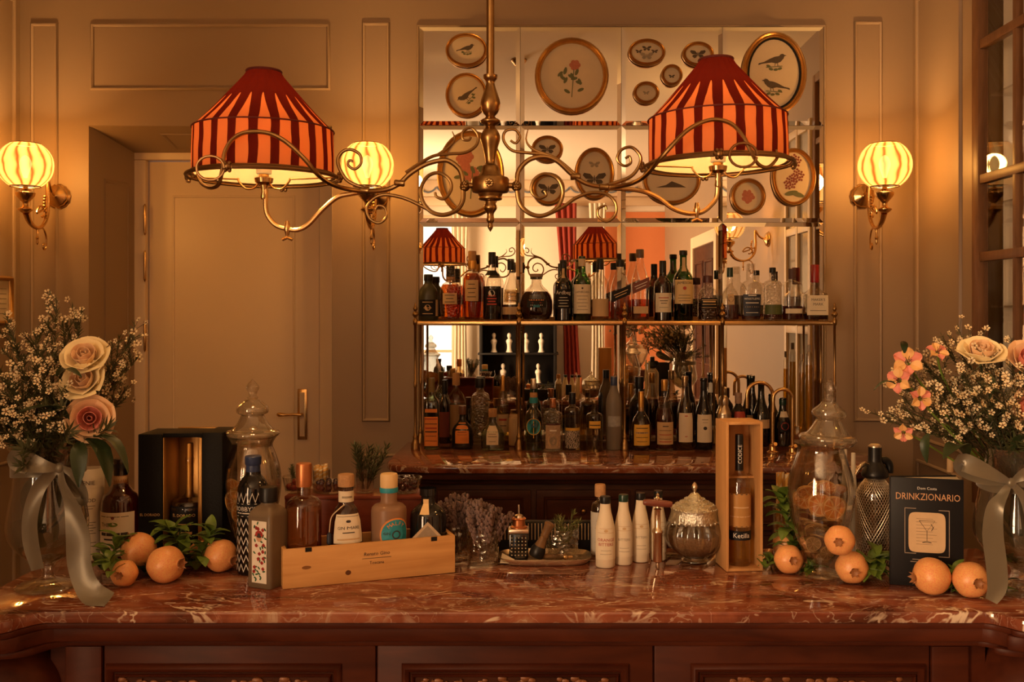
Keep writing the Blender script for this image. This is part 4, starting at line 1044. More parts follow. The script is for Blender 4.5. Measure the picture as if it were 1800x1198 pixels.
class Surf:
    def __init__(s, shape, r, h, e=2.0, ys=1.0):
        p = SHP[shape] if isinstance(shape, str) else shape
        s.p = [(a * r, b * h) for a, b in p]; s.r = r; s.h = h; s.e = e; s.ys = ys
    def rad(s, z):
        p = s.p
        for (a, z0), (b, z1) in zip(p, p[1:]):
            if z <= z1: return a + (b - a) * (z - z0) / max(z1 - z0, 1e-6)
        return p[-1][0]
    def ee(s, r):
        t = min(1, max(0, (r / s.r - .45) / .4)); return 2 + (s.e - 2) * t * t * (3 - 2 * t)
    def yy(s, r):
        t = min(1, max(0, (r / s.r - .40) / .45)); return 1 + (s.ys - 1) * t * t * (3 - 2 * t)
    def pt(s, th, z, off=0.0):
        r = s.rad(z); e = s.ee(r); q = r + off
        return (q * sse(cos(th), e), s.yy(r) * q * sse(sin(th), e), z)
    def ring(s, z, n, off=0.0):
        return [s.pt(2 * pi * (j + .5) / n, z, off) for j in range(n)]
    def zs(s, z0=0.0, z1=None, k=2):
        z1 = s.h if z1 is None else z1; out = [z0]
        for (a, za), (b, zb) in zip(s.p, s.p[1:]):
            for i in range(k):
                z = za + (zb - za) * (i + 1) / k
                if z0 + 1e-5 < z < z1 - 1e-5: out.append(z)
        out.append(z1); return out
def patch(sf, z0, z1, a0, a1, off, nx=9, nz=4):
    m = MB(); m.strip([[sf.pt(a0 + (a1 - a0) * i / (nx - 1), z0 + (z1 - z0) * j / (nz - 1), off) for i in range(nx)] for j in range(nz)])
    return m
def wrap_text(sf, body, size, z, parent, mat, off=.0016, u=0.0, slant=0.0, shear=0.0, sx=1.0):
    vs, fs = glyphs(body, shear=shear); out = []
    r = sf.rad(z)
    for x, y in vs:
        xx = x * size * sx + u; zz = z + y * size + slant * xx
        if sf.e > 3:      # flat front
            q = sf.pt(-pi / 2, zz, off); out.append((xx, q[1], zz))
        else:
            th = -pi / 2 + xx / max(r, 1e-4); out.append(sf.pt(th, zz, off))
    return MB().add(out, fs).build('lettering', mat, parent, smooth=False)
def bottle(name, lab, loc, r, h, shape='whisky', mat=None, liq=None, cap=None, labels=(), e=2.0, ys=1.0, rz=0.0, group=None, cat='bottle', n=28):
    """liq=(material, level 0..1); cap=(material, from, radius factor[, top]); labels: dicts z0,z1,a (half angle),mat,txt=[(string,size,z,mat)]"""
    mat = mat or CLEAR
    t = thing(name, lab, cat, loc, rz, group)
    sf = Surf(shape, r, h, e, ys)
    c0 = cap[1] * h if cap else h
    zz = [z for z in sf.zs(0, h, 2)]
    m = MB(); m.rings([sf.ring(z, n) for z in zz], cap0=True, cap1=False); m.build('glass_body', mat, t, ang=50)
    if liq:
        zl = liq[1] * h; off = -max(.0016, r * .05)
        m = MB(); m.rings([sf.ring(max(z, .004), n, off) for z in sf.zs(.006, zl, 2)]); m.build('liquid', liq[0], t, ang=50)
    if cap:
        top = (cap[3] if len(cap) > 3 else 1.0) * h; rc = cap[2] * r
        q = min(.004, (top - c0) * .15)
        m = MB(); m.lathe([(rc * .97, c0), (rc, c0 + q), (rc, top - q), (rc * .93, top)], 20)
        cp = m.build('cap', cap[0], t, ang=40)
        if len(cap) > 4:      # second piece: a collar below the cap
            MB().lathe([(rc * 1.02, c0 - cap[5] * h), (rc * 1.05, c0 - cap[5] * h + q), (rc * 1.05, c0 - q), (rc * 1.02, c0)], 20).build('neck_band', cap[4], t, ang=40)
    for d in labels:
        a = R(d.get('a', 60)); ac = R(d.get('c', 0)) - pi / 2
        o = patch(sf, d['z0'] * h, d['z1'] * h, ac - a, ac + a, .0007, d.get('nx', 13), 5).build(d.get('name', 'label'), d['mat'], t, thick=-.0004)
        for q in d.get('txt', ()):
            wrap_text(sf, q[0], q[1] * r * 2, q[2] * h, o, q[3], u=(q[4] * r if len(q) > 4 else 0), sx=(q[5] if len(q) > 5 else 1.0))
        for ln in d.get('lines', ()):      # small print shown as thin bars (z, half width deg, thickness)
            patch(sf, (ln[0] - ln[2] / 2) * h, (ln[0] + ln[2] / 2) * h, ac - R(ln[1]), ac + R(ln[1]), .0014, 7, 2).build('text_line', ln[3] if len(ln) > 3 else INK, o, smooth=False)
        for k in d.get('badge', ()):       # round emblem (z, radius factor, material)
            bz, br, bm = k[0] * h, k[1] * r, k[2]; mm = MB(); rr = sf.rad(bz); pts = []
            for i in range(20):
                u, w = br * cos(i * pi / 10), br * sin(i * pi / 10) * (k[3] if len(k) > 3 else 1)
                if sf.e > 3: q = sf.pt(-pi / 2, bz + w, .0016 + .0004 * (len(k) > 4)); pts.append((u, q[1], bz + w))
                else: pts.append(sf.pt(-pi / 2 + u / rr, bz + w, .0016 + .0004 * (len(k) > 4)))
            mm.add(pts, [tuple(range(20))]); mm.build('emblem', bm, o, smooth=False)
    return t, sf
def L(z0, z1, mat, a=60, txt=(), lines=(), badge=(), name='label', c=0): return dict(z0=z0, z1=z1, mat=mat, a=a, txt=txt, lines=lines, badge=badge, name=name, c=c)
def std_lines(z0, z1, n, hw, mat=INK, th=.006):
    return [(z0 + (z1 - z0) * i / max(1, n - 1), hw * (1 - .25 * (i % 2)), th, mat) for i in range(n)]

# ------------------------------------------------------------------ upper shelf
US = 4.285; G1 = 'bottles on the glass shelf'
def up(px, w, top, lab, D=US, **k):
    h = Z(top, D) - SHELFZ
    return bottle('liquor_bottle', lab, (X(px, D), D, SHELFZ), w * D / F / 2, h, group=G1, **k)
up(753, 35, 482, 'squat olive bottle with dark square label, first on the glass shelf', shape='jug', mat=OLIVEG, cap=(BLACKM, .86, .46), ys=.8,
   labels=[L(.10, .45, BLACKP, 55, lines=std_lines(.15, .40, 3, 30, GOLDINK, .012), badge=[(.28, .30, BEIGE)]), L(.10, .45, BEIGE, 12, name='side_label', c=62)])
up(792, 38, 467, 'round amber textured bottle with black cap beside the olive bottle', shape='oval', mat=glass('pebbled_glass', (.9, .84, .75), .10, bump=.8, bscale=80), liq=(AMBER, .66), cap=(BLACKM, .80, .40, 1.0, CORK, .07),
   labels=[L(.30, .50, BEIGE, 40, lines=std_lines(.34, .46, 3, 26, INK, .012))])
up(830, 34, 441, 'tall oval amber bottle wrapped in raffia, beside the round amber one', shape='oval', mat=CLEAR, liq=(AMBER, .68), cap=(CORK, .86, .42, 1.0, GOLDCAP, .12),
   labels=[L(.28, .58, BEIGE, 42, lines=std_lines(.34, .52, 4, 26, INK, .010))])
up(865, 33, 443, 'dark rum bottle with clear neck and patterned black label', shape='whisky', liq=(BLACKL, .50), cap=(BLACKM, .82, .40), labels=[L(.66, .73, BLACKP, 70, name='neck_label'), L(.22, .46, BLACKP, 45, lines=std_lines(.24, .36, 4, 30, REDINK, .02), badge=[(.40, .34, WPAPER)])])
up(898, 31, 455, 'half empty clear bottle with low beige band label', shape='burg', liq=(DAMBER, .26), cap=(BLACKM, .82, .40), labels=[L(.10, .22, BEIGE, 65), L(.30, .50, glass('etched_label', (.8, .7, .55), .1), 50, lines=std_lines(.33, .47, 3, 40, BEIGE, .012))])
t_, s_ = up(943, 60, 481, 'large round decanter of dark rum with colourful label', shape='round', liq=(DAMBER, .62), cap=(principled('stone_stopper', (.30, .20, .13), .6), .93, .38), ys=.55,
   labels=[L(.28, .46, BLACKP, 34, lines=[(.44, 26, .02, ORANGEP), (.31, 10, .05, TEAL), (.33, 20, .02, WPAPER), (.38, 18, .03, REDINK)])])
up(990, 31, 457, 'dark green bottle with white script beside the round decanter', shape='whisky', mat=DKGREEN, liq=(BLACKL, .55), cap=(BLACKM, .82, .40), labels=[L(.70, .86, BEIGE, 20, name='neck_label'), L(.20, .52, BLACKP, 60, txt=[('Ardbeg', .30, .46, WHITEINK)], lines=std_lines(.24, .38, 4, 34, WHITEINK, .008))])
up(1023, 32, 450, 'green bottle with large cream label and white cap', shape='whisky', mat=GREENG, liq=(BLACKL, .30), cap=(principled('pale_foil', (.55, .42, .28), .45), .84, .40, .97), labels=[L(.11, .56, PAPER, 62, txt=[('LAPHROAIG', .15, .44, INK)], lines=std_lines(.17, .38, 5, 36, INK, .006), badge=[(.50, .10, INK)])])
up(1055, 31, 454, 'clear amber bottle with blank beige label beside the green one', shape='whisky', mat=CLEAR, liq=(tinted('honey_spirit', (.75, .42, .12), (.3, .15, .03), .2), .22), cap=(BLACKM, .82, .40), labels=[L(.07, .35, BEIGE, 62)])
LBK = L
def slant_label(t, sf, z0, z1, mat, body, tm):
    r = sf.r; hh = sf.h; m = MB(); y = sf.pt(-pi / 2, z0 * hh, .0012)[1]; w = r * .98; sl = .42 * r
    m.add([(-w, y, z0 * hh - sl), (w, y, z0 * hh + sl), (w, y, z1 * hh + sl), (-w, y, z1 * hh - sl), (-w, y - .0006, z0 * hh - sl), (w, y - .0006, z0 * hh + sl), (w, y - .0006, z1 * hh + sl), (-w, y - .0006, z1 * hh - sl)],
          [(0, 1, 2, 3), (7, 6, 5, 4), (0, 4, 5, 1), (1, 5, 6, 2), (2, 6, 7, 3), (3, 7, 4, 0)])
    o = m.build('slanted_label', mat, t, smooth=False)
    for i, (zz, ln) in enumerate(((.62, .75), (.35, .6))):
        zc = (z0 + (z1 - z0) * zz) * hh
        MB().add([(-w * ln, y - .0012, zc - sl * ln - .0015), (w * ln, y - .0012, zc + sl * ln - .0015), (w * ln, y - .0012, zc + sl * ln + .0015), (-w * ln, y - .0012, zc - sl * ln + .0015)], [(0, 1, 2, 3)]).build('text_line', tm, o, smooth=False)
t_, s_ = up(1090, 33, 456, 'square clear whisky bottle with slanted black label', shape='slope', liq=(AMBER, .40), cap=(BLACKM, .88, .44), e=5); slant_label(t_, s_, .36, .52, BLACKP, '', GOLDINK)
t_, s_ = up(1125, 30, 438, 'taller square whisky bottle with slanted red brown label', shape='slope', liq=(AMBER, .30), cap=(principled('brown_cap', (.10, .05, .03), .4), .88, .46), e=5, labels=[L(.10, .20, BEIGE, 40, name='base_label')]); slant_label(t_, s_, .42, .56, principled('red_brown_label', (.16, .035, .02), .5), '', WHITEINK)
up(1165, 31, 458, 'brown bottle with square cream label and black neck', shape='whisky', mat=BROWNG, liq=(DAMBER, .60), cap=(BLACKM, .74, .40, 1.0, GOLDCAP, .03), labels=[L(.14, .46, PAPER, 60, lines=[(.38, 34, .014, REDINK), (.33, 26, .012), (.29, 20, .01), (.22, 30, .006)])])
up(1201, 34, 440, 'tall green whiskey bottle with big lettered yellow cream label', shape='wine', mat=glass('bottle_green', (.05, .22, .05)), liq=(BLACKL, .32), cap=(BLACKM, .93, .42), labels=[L(.24, .58, principled('whiskey_label', (.62, .45, .22), .6, var=.06), 66, txt=[('JAMESON', .19, .535, INK)], lines=[(.36, 36, .006), (.32, 40, .006), (.28, 36, .006)], badge=[(.46, .18, REDINK)]), L(.70, .90, BEIGE, 25, name='neck_label')])
up(1244, 34, 484, 'small faceted bottle with black shield label', shape='squat', mat=CUTG, liq=(DAMBER, .42), cap=(principled('dark_red_cap', (.08, .02, .02), .4), .84, .50), e=3, labels=[L(.26, .50, BLACKP, 48, lines=[(.46, 40, .012, GOLDINK), (.42, 30, .03, GOLDINK), (.36, 34, .012, GOLDINK), (.29, 40, .008, GOLDINK)])])
up(1283, 32, 470, 'flask shaped clear bottle with amber dregs and round beige emblem', shape='bulb', liq=(REDB, .30), cap=(GREENCAP, .82, .34), ys=.6, labels=[L(.30, .50, BEIGE, 22, badge=[(.40, .30, principled('brown_emblem', (.18, .09, .05), .6))])])
up(1320, 40, 463, 'rounded clear whiskey bottle with navy lettered label and glass stopper', shape='oval', mat=CLEAR, liq=(REDB, .10), cap=(CUTG, .86, .26), ys=.6, labels=[L(.08, .46, NAVY, 50, txt=[('WHISTLEPIG', .13, .38, WHITEINK)], lines=[(.44, 20, .02, WHITEINK), (.31, 34, .014, WHITEINK), (.24, 36, .012, GOLDINK), (.14, 34, .010, WHITEINK)])])
up(1358, 32, 470, 'fluted clear bottle with black cap and low green band label', shape='shoul', mat=CUTG, liq=(REDB, .12), cap=(BLACKM, .90, .36), labels=[L(.12, .30, principled('olive_label', (.07, .085, .02), .6), 65)])
up(1392, 34, 472, 'clear square shouldered bottle with thin cream strip label', shape='shoul', liq=(REDB, .28), cap=(principled('dark_cork_cap', (.07, .03, .03), .6), .80, .36), e=3, labels=[L(.14, .23, PAPER, 50)])
up(1432, 42, 465, 'square bourbon bottle with dripping red wax neck, last on the shelf', shape=[(.95, 0), (1, .015), (1, .42), (.94, .47), (.70, .51), (.42, .57), (.32, .66), (.30, .90), (.32, 1)], liq=(DAMBER, .12), cap=(REDWAX, .68, .36), e=5, labels=[L(.10, .45, PAPER, 44, txt=[("MAKER'S", .15, .37, INK), ('MARK', .16, .29, INK)], lines=[(.18, 20, .008)])])

# ------------------------------------------------------------------ back bar, lower bottles
G2 = 'bottles on the back bar top'
def low(px, w, top, lab, base=788, name='liquor_bottle', **k):
    D = DB(base); h = Z(top, D) - COUNTER
    return bottle(name, lab, (X(px, D), D, COUNTER + .0006), w * D / F / 2, h, group=G2, **k)
low(759, 27, 664, 'tall square gin bottle with long orange paper label, first on the back bar', shape='box', mat=glass('pale_green_glass', (.55, .62, .42)), liq=(CLEARL, .6), cap=(principled('olive_gold_cap', (.20, .15, .05), .45), .80, .40), e=5, labels=[L(.05, .46, ORANGEP, 42, lines=[(.43, 34, .016, REDINK), (.36, 30, .010), (.30, 26, .020, REDINK), (.25, 28, .018), (.19, 20, .008), (.12, 30, .006)]), L(.52, .57, ORANGEP, 30, name='dot_label')])
low(781, 20, 668, 'slim dark red labelled bottle behind the orange labelled gin', 778, shape='wine', mat=BROWNG, liq=(REDB, .6), cap=(BLACKM, .78, .42), labels=[L(.10, .50, principled('dark_red_label', (.16, .03, .02), .6), 60)])
low(802, 36, 655, 'wide clear bottle with cork and tan label behind the small round ones', 776, shape='squat', liq=(PALE, .40), cap=(CORK, .82, .44), labels=[L(.12, .55, principled('tan_label', (.30, .17, .07), .6), 60)])
low(813, 38, 713, 'small round dark bottle with oval orange label', shape='bulb', mat=BLACKG, cap=(principled('wooden_ball_cap', (.14, .055, .03), .4), .80, .36), ys=.7, labels=[L(.14, .62, ORANGEP, 38, lines=[(.40, 24, .01), (.34, 26, .008)])])
low(843, 32, 664, 'cut crystal bottle with dark stopper and hanging gold chain', 779, shape='shoul', mat=CUTG, liq=(CLEARL, .5), cap=(BLACKM, .85, .5))
low(866, 41, 718, 'round pale green bottle with ball cork and beige label', 790, shape='bulb', mat=glass('sea_green_glass', (.55, .66, .55), .12), liq=(CLEARL, .25), cap=(CORK, .80, .36), ys=.7, labels=[L(.14, .60, PAPER, 30, lines=[(.40, 18, .01), (.34, 22, .012), (.22, 16, .01)])])
low(884, 25, 659, 'conical necked bottle with gold top and lettered cream label', 776, shape='cone', mat=CLEAR, liq=(PALE, .55), cap=(GOLDCAP, .76, .40), labels=[L(.15, .42, BEIGE, 60, lines=[(.34, 34, .03, REDINK), (.25, 30, .012)])])
low(904, 20, 728, 'plain beige cylindrical tin behind the shelf post', 782, shape='tube', mat=BEIGE, cap=(BEIGE, .90, .9))
low(938, 31, 690, 'pale green gin bottle with round teal label', 790, shape='whisky', mat=glass('aqua_glass', (.62, .70, .58)), liq=(CLEARL, .5), cap=(CORK, .92, .44, 1.0, TEAL, .10), labels=[L(.22, .70, YELLOWP, 2, name='label_strip', badge=[(.42, .90, YELLOWP, 1.05), (.42, .80, TEAL, 1.05, 1), (.44, .34, principled('teal_dark', (.01, .10, .16), .5), .7, 1)])])
low(938, 26, 665, 'stout green bottle with silver top behind the teal labelled gin', 776, shape='whisky', mat=GREENG, cap=(SILVER, .84, .5))
low(972, 34, 700, 'clear bottle with ornate white etched label on the back bar', 791, shape='shoul', mat=CUTG, liq=(CLEARL, .55), cap=(COPPER, .82, .34), labels=[L(.05, .50, principled('etched_white', (.42, .30, .20), .6, var=.5, vscale=120), 48, lines=[(.52, 40, .02, principled('maroon_ink', (.10, .02, .02), .6)), (.40, 20, .03, WPAPER)], badge=[(.20, .55, BEIGE, 1.3), (.20, .36, AGRY, 1.2, 1)])])
ZEB, nt, out = newmat('zebra_print'); w_ = nt.nodes.new('ShaderNodeTexWave'); w_.inputs['Scale'].default_value = 55; w_.inputs['Distortion'].default_value = 9; w_.inputs['Detail Scale'].default_value = 2
tc = nt.nodes.new('ShaderNodeTexCoord'); nt.links.new(tc.outputs['Object'], w_.inputs['Vector']); r_ = ramp(nt, [(.45, (.03, .025, .02)), (.55, (.62, .52, .42))]); nt.links.new(w_.outputs['Fac'], r_.inputs[0])
b_ = nt.nodes.new('ShaderNodeBsdfPrincipled'); nt.links.new(r_.outputs[0], b_.inputs[0]); nt.links.new(b_.outputs[0], out.inputs[0])
low(1006, 28, 690, 'clear bottle with zebra patterned label and yellow band', 789, shape='shoul', liq=(CLEARL, .5), cap=(BLACKM, .80, .42), labels=[L(.03, .34, ZEB, 60), L(.34, .39, YELLOWP, 60, name='yellow_band')])
low(1045, 30, 703, 'plain clear flint bottle with small yellow label', 792, shape='shoul', mat=glass('flint_glass', (.60, .52, .40)), liq=(CLEARL, .4), cap=(SILVER, .93, .34), labels=[L(.46, .60, YELLOWP, 40, lines=[(.52, 36, .02, INK)])])
low(1079, 28, 661, 'tall frosted vodka bottle with dark blue cap', 789, shape='tall', mat=frosted('frosted_bottle', (.42, .36, .30), .3), liq=(CLEARL, .4), cap=(BLUECAP, .86, .44), labels=[L(.32, .46, principled('landscape_label', (.34, .33, .32), .5, var=.5, vscale=60), 50)])
low(1021, 18, 663, 'slim copper topped bottle behind the zebra labelled one', 776, shape='cone', mat=CLEAR, liq=(PALE, .5), cap=(COPPER, .76, .5))
low(1036, 18, 657, 'dark green topped bottle behind the flint bottle', 775, shape='wine', mat=DKGREEN, cap=(GREENCAP, .72, .46), labels=[L(.2, .5, PAPER, 55)])
low(1055, 24, 646, 'tall black bottle standing behind the frosted vodka', 775, shape='tall', mat=BLACKG, cap=(principled('brown_cork_top', (.20, .09, .05), .6), .92, .44))
low(1124, 34, 662, 'large black caped bottle behind the cognac', 777, shape='whisky', mat=BLACKG, cap=(BLACKM, .82, .45))
low(1127, 34, 688, 'round shouldered cognac bottle with yellow label and gold neck strip', 789, shape='bulb', mat=CLEAR, liq=(DAMBER, .52), cap=(GOLDCAP, .66, .30), labels=[L(.08, .44, YELLOWP, 52, lines=[(.38, 36, .014), (.30, 40, .03, BEIGE), (.30, 34, .012), (.22, 36, .008), (.15, 30, .008)])])
low(1168, 32, 667, 'cognac bottle with cream seal label and sloping shoulders', 789, shape='burg', mat=CLEAR, liq=(REDB, .58), cap=(GOLDCAP, .84, .36), labels=[L(.08, .40, BEIGE, 58, lines=[(.34, 18, .012), (.28, 40, .006), (.22, 40, .010, REDINK), (.16, 40, .006), (.12, 40, .012, REDINK)])])
low(1204, 30, 661, 'clear wine bottle with tall narrow cream label', 788, shape='burg', mat=glass('wine_flint', (.62, .52, .36)), liq=(PALE, .45), cap=(SILVER, .86, .36), labels=[L(.10, .50, PAPER, 52, lines=[(.46, 10, .012, REDINK), (.18, 8, .010, REDINK)])])
low(1237, 31, 664, 'dark wine bottle with tall cream label bearing a round seal', 788, shape='burg', mat=BLACKG, cap=(BLACKM, .82, .38), labels=[L(.10, .49, PAPER, 54, lines=[(.42, 20, .01, AGRY), (.38, 16, .006, AGRY)], badge=[(.30, .20, INK)])])
low(1250, 28, 655, 'dark green wine bottle with white neck label behind the sealed one', 777, shape='burg', mat=DKGREEN, liq=(BLACKL, .6), cap=(BLACKM, .90, .38), labels=[L(.72, .86, WPAPER, 60, name='neck_label'), L(.05, .25, WPAPER, 50)])
low(1216, 24, 662, 'dark smoky bottle behind the clear wine bottle', 775, shape='whisky', mat=BROWNG, liq=(BLACKL, .6), cap=(BLACKM, .84, .44))
low(1146, 22, 668, 'clear spirit bottle with steel pourer behind the cognacs', 775, shape='whisky', mat=CLEAR, liq=(PALE, .5), cap=(SILVER, .88, .3))
low(1184, 22, 655, 'pale bottle with brown stopper behind the cream seal label', 775, shape='slope', mat=CLEAR, liq=(PALE, .5), cap=(CORK, .86, .44))
low(1298, 30, 690, 'dark liqueur bottle with colourful neck label near the taps', 784, shape='squat', mat=BLACKG, cap=(principled('floral_cap', (.35, .22, .15), .6, var=.7, vscale=120), .80, .42), labels=[L(.55, .66, REDINK, 40)])
low(1322, 26, 660, 'green bottle with slim white pourer left of its twin', 778, shape='burg', mat=DKGREEN, liq=(BLACKL, .55), cap=(SILVER, .80, .30), labels=[L(.2, .42, BEIGE, 55)])
low(1338, 30, 672, 'green bottle with white neck and beige label by the taps', 782, shape='burg', mat=DKGREEN, liq=(BLACKL, .55), cap=(WPAPER, .80, .34), labels=[L(.28, .42, BEIGE, 55)])
low(1376, 32, 699, 'green bottle with round red seal under the gooseneck tap', 782, shape='burg', mat=DKGREEN, liq=(BLACKL, .6), cap=(GREENCAP, .85, .4), labels=[L(.60, .72, PAPER, 40, name='neck_label'), L(.30, .52, BLACKP, 30, badge=[(.42, .42, REDINK)])])
# steel shaker, oil tubes, taps
D = DB(789); t = thing('cocktail_shaker', 'polished steel cocktail shaker beside the dark wine bottles', 'shaker', (X(1272, D), D, COUNTER + .0006))
k = D / F
MB().lathe(crom([(11 * k, 0), (12 * k, 3 * k), (13.5 * k, 40 * k), (13 * k, 60 * k)], 3), 24).build('cup', SILVER, t)
MB().lathe(crom([(13.3 * k, 60 * k), (13 * k, 64 * k), (9 * k, 74 * k), (8 * k, 77 * k)], 3), 24).build('strainer_top', SILVER, t)
MB().lathe(crom([(8.3 * k, 77 * k), (8.5 * k, 86 * k), (6 * k, 93 * k), (1 * k, 95 * k)], 3), 24).build('lid', SILVER, t)
for px, w, top, lab in ((1422, 13, 606, 'tall slim glass tube of yellow oil with pale stopper'), (1409, 9, 622, 'thinner glass tube of yellow oil beside the taller one')):
    low(px, w, top, lab, 784, shape='tube', liq=(OIL, .80), cap=(frosted('pale_stopper', (.62, .50, .38), .2), .93, .5), name='oil_tube')
def gooseneck(px0, px1, ptop, base, lab, D, r=.0075):
    t = thing('gooseneck_tap', lab, 'tap', (X(px1, D), D, COUNTER + .0006), group='brass taps of the back bar')
    w = X(px0, D) - X(px1, D); h = Z(ptop, D) - COUNTER - abs(w) / 2
    pts = [(0, 0, .02), (0, 0, h * .5), (0, 0, h)] + [(w / 2 - w / 2 * cos(pi * i / 8), 0, h + abs(w) / 2 * sin(pi * i / 8)) for i in range(1, 9)] + [(w, 0, h - .03), (w, 0, h - .055)]
    MB().tube(crom(pts, 3), r, 10).build('spout', BRASSL, t)
    MB().lathe([(.026, 0), (.026, .006), (.016, .012), (.013, .03), (.016, .034), (.010, .04)], 18).build('base', BRASSL, t)
    MB().tube([(0, -.012, .03), (0, -.05, .045)], [.006, .008], 8).build('lever', BRASSL, t)
gooseneck(1359, 1393, 684, 790, 'brass gooseneck tap just behind the wooden bottle box', 4.05)
gooseneck(1313, 1358, 672, 790, 'brass gooseneck tap left of the other, nearer the green bottles', 4.10)
# ================================================================== ON THE FRONT COUNTER
CT = COUNTER + .0006
def at(px, base): D = DB(base); return D, (X(px, D), D, CT)
def fb(name, lab, px, base, w, top, **k):
    """bottle whose visible front foot is at BASE; centre lies one radius further back"""
    D = DB(base); r = w * D / F / 2; D += r * k.get('ys', 1.0); r = w * D / F / 2
    h = Z(top, D) - COUNTER
    return bottle(name, lab, (X(px, D), D, CT), r, h, **k)
GB = 'bottles on the front counter'
# --- whisky tube and bottle at the left
fb('whisky_tube', 'cream cylindrical whisky tube behind the left flower vase', 161, 986, 42, 822, shape=[(1, 0), (1, .01), (1, .985), (.96, 1)], mat=PAPER, labels=[L(.80, .90, PAPER, 80, txt=[('VENIE', .24, .85, INK, .06)]), L(.55, .74, PAPER, 80, txt=[('WOOD', .20, .66, INK, .06)], lines=[(.60, 40, .005), (.57, 30, .005)]), L(.1, .48, PAPER, 80, lines=std_lines(.30, .42, 5, 42, INK, .006) + [(.2, 44, .006), (.16, 40, .006), (.13, 20, .03, BEIGE)])], cat='whisky tube')
fb('whisky_bottle', 'dark amber whisky bottle with cream label and black capped neck', 212, 992, 64, 806, shape='whisky', mat=glass('faint_amber_glass', (.8, .62, .45)), liq=(REDB, .74), cap=(BLACKM, .84, .38, 1.0, BEIGE, .07), group=GB,
   labels=[L(.08, .50, PAPER, 66, txt=[('THE', .15, .38, INK, -.45)], lines=[(.46, 46, .006), (.29, 44, .03), (.24, 30, .016), (.16, 44, .006), (.12, 40, .006)], badge=[(.385, .26, LEAF, .45), (.45, .09, principled('seal_dark', (.2, .05, .04), .5))])])
# --- open black presentation box with decanter
D0 = 2.345
bx = thing('presentation_box', 'open black gift box lined with gold holding a dark decanter', 'gift box', (X(318, D0), D0, CT))
s = D0 / F; hB = Z(760, D0) - COUNTER
w2 = 74 * s
BLKB = principled('black_leatherette', (.008, .008, .008), .55, spec=.15, bump=.15, bscale=250)
GLIN = principled('gold_lining', (.55, .30, .09), .32, .7, var=.2, vscale=15)
MB().box(-w2, -w2 + 42 * s, -.005, .115, 0, hB - .004).build('left_door', BLKB, bx, bev=.002)
MB().box(w2 - 36 * s, w2, -.005, .115, 0, hB).build('right_door', BLKB, bx, bev=.002)
MB().box(-w2 + 42 * s, w2 - 36 * s, .100, .115, 0, hB).build('back_wall', GLIN, bx, bev=.001)
MB().box(-w2 + 42 * s, w2 - 36 * s, .0, .100, hB - .012, hB - .002).build('top_wall', BLKB, bx, bev=.001)
MB().box(-w2 + 42 * s, w2 - 36 * s, .0, .100, 0, .010).build('base', BLKB, bx, bev=.001)
MB().box(w2 - 36 * s - .010, w2 - 36 * s - .0004, -.004, .100, .010, hB - .013).build('gold_liner', GLIN, bx, bev=.001)
MB().box(-w2 + 42 * s + .0004, -w2 + 42 * s + .003, .0, .100, .010, hB - .013).build('gold_liner', GLIN, bx, bev=.001)
flat_text('EL DORADO', .0086, bx, GOLDINK, Matrix.Translation((-w2 + 21 * s, -.0058, hB * .36)))
r_ = 33 * s
t_, s_ = bottle('decanter', 'dark squat rum decanter with tall neck inside the black gift box', (X(320, D0), D0 + .052, CT + .0108), r_, hB * .86, shape=[(.95, 0), (1, .02), (1, .42), (.9, .47), (.45, .50), (.22, .54), (.18, .60), (.18, .80), (.24, .82), (.24, .86), (.16, .88), (.16, 1)], mat=CLEAR, liq=(BLACKL, .47), cap=(GOLDCAP, .50, .20),
   labels=[L(.02, .44, BLACKP, 60, txt=[('EL DORADO', .11, .36, GOLDINK)], lines=[(.28, 40, .012, GOLDINK), (.20, 26, .025, GOLDINK), (.12, 36, .01, GOLDINK)])])
# --- apothecary jars with dried orange slices
def jar(name, lab, px, base, prof, lidprof, finial, D=None, tilt=0.0):
    D = DB(base) if D is None else D; s = D / F
    t = thing(name, lab, 'jar', (X(px, D), D, CT), group='lidded glass jars of dried fruit')
    zz = lambda y: (base_y - y) * s
    base_y = CY + (CAMZ - COUNTER) * F / D
    out = [(r * s, zz(y), 1.0) for r, y in prof]
    c = crom(out, 4)
    body = MB().lathe(c, 56, cap0=True, cap1=False, flute=(18, .012)).build('jar_body', JARG, t, ang=60)
    inn = [(max(r - .003, .002), z + (.006 if i == 0 else 0)) for i, (r, z, _) in enumerate(c)]
    inn = [q for q in inn if q[1] > zz(prof[3][1])]
    MB().lathe(inn, 40, cap0=True, cap1=False).build('inner_wall', JARG, t, ang=60)
    lid = MB().lathe(crom([(r * s, zz(y)) for r, y in lidprof], 4), 40, cap0=False, cap1=True).build('lid', JARG, t, ang=60)
    MB().lathe([(r - .003, z - .001) for r, z in crom([(r * s, zz(y)) for r, y in lidprof], 4)], 40, cap0=False, cap1=True).build('lid_inner', LIDG, lid, ang=60)
    fin = MB().lathe(crom([(max(r * s, .0004), zz(y)) for r, y in finial], 3), 8).build('finial', CUTG, lid, ang=20)
    if tilt: lid.rotation_euler = (0, tilt, 0)
    return t, s, D, zz
JL = jar('apothecary_jar', 'tall lidded glass jar behind the patterned black bottle', 444, 979, [(30, 979), (32, 976), (14, 968), (13, 962), (24, 950), (36, 925), (45, 885), (49, 850), (46, 820), (38, 795), (34, 782), (40, 770), (44, 766)],
         [(42, 768), (47, 762), (44, 757), (36, 754), (28, 746), (22, 735), (20, 729), (27, 725), (27, 716), (20, 709), (15, 705), (13, 702)], [(8, 703), (10, 698), (7, 695), (9, 688), (12, 680), (6, 672), (.5, 666)])
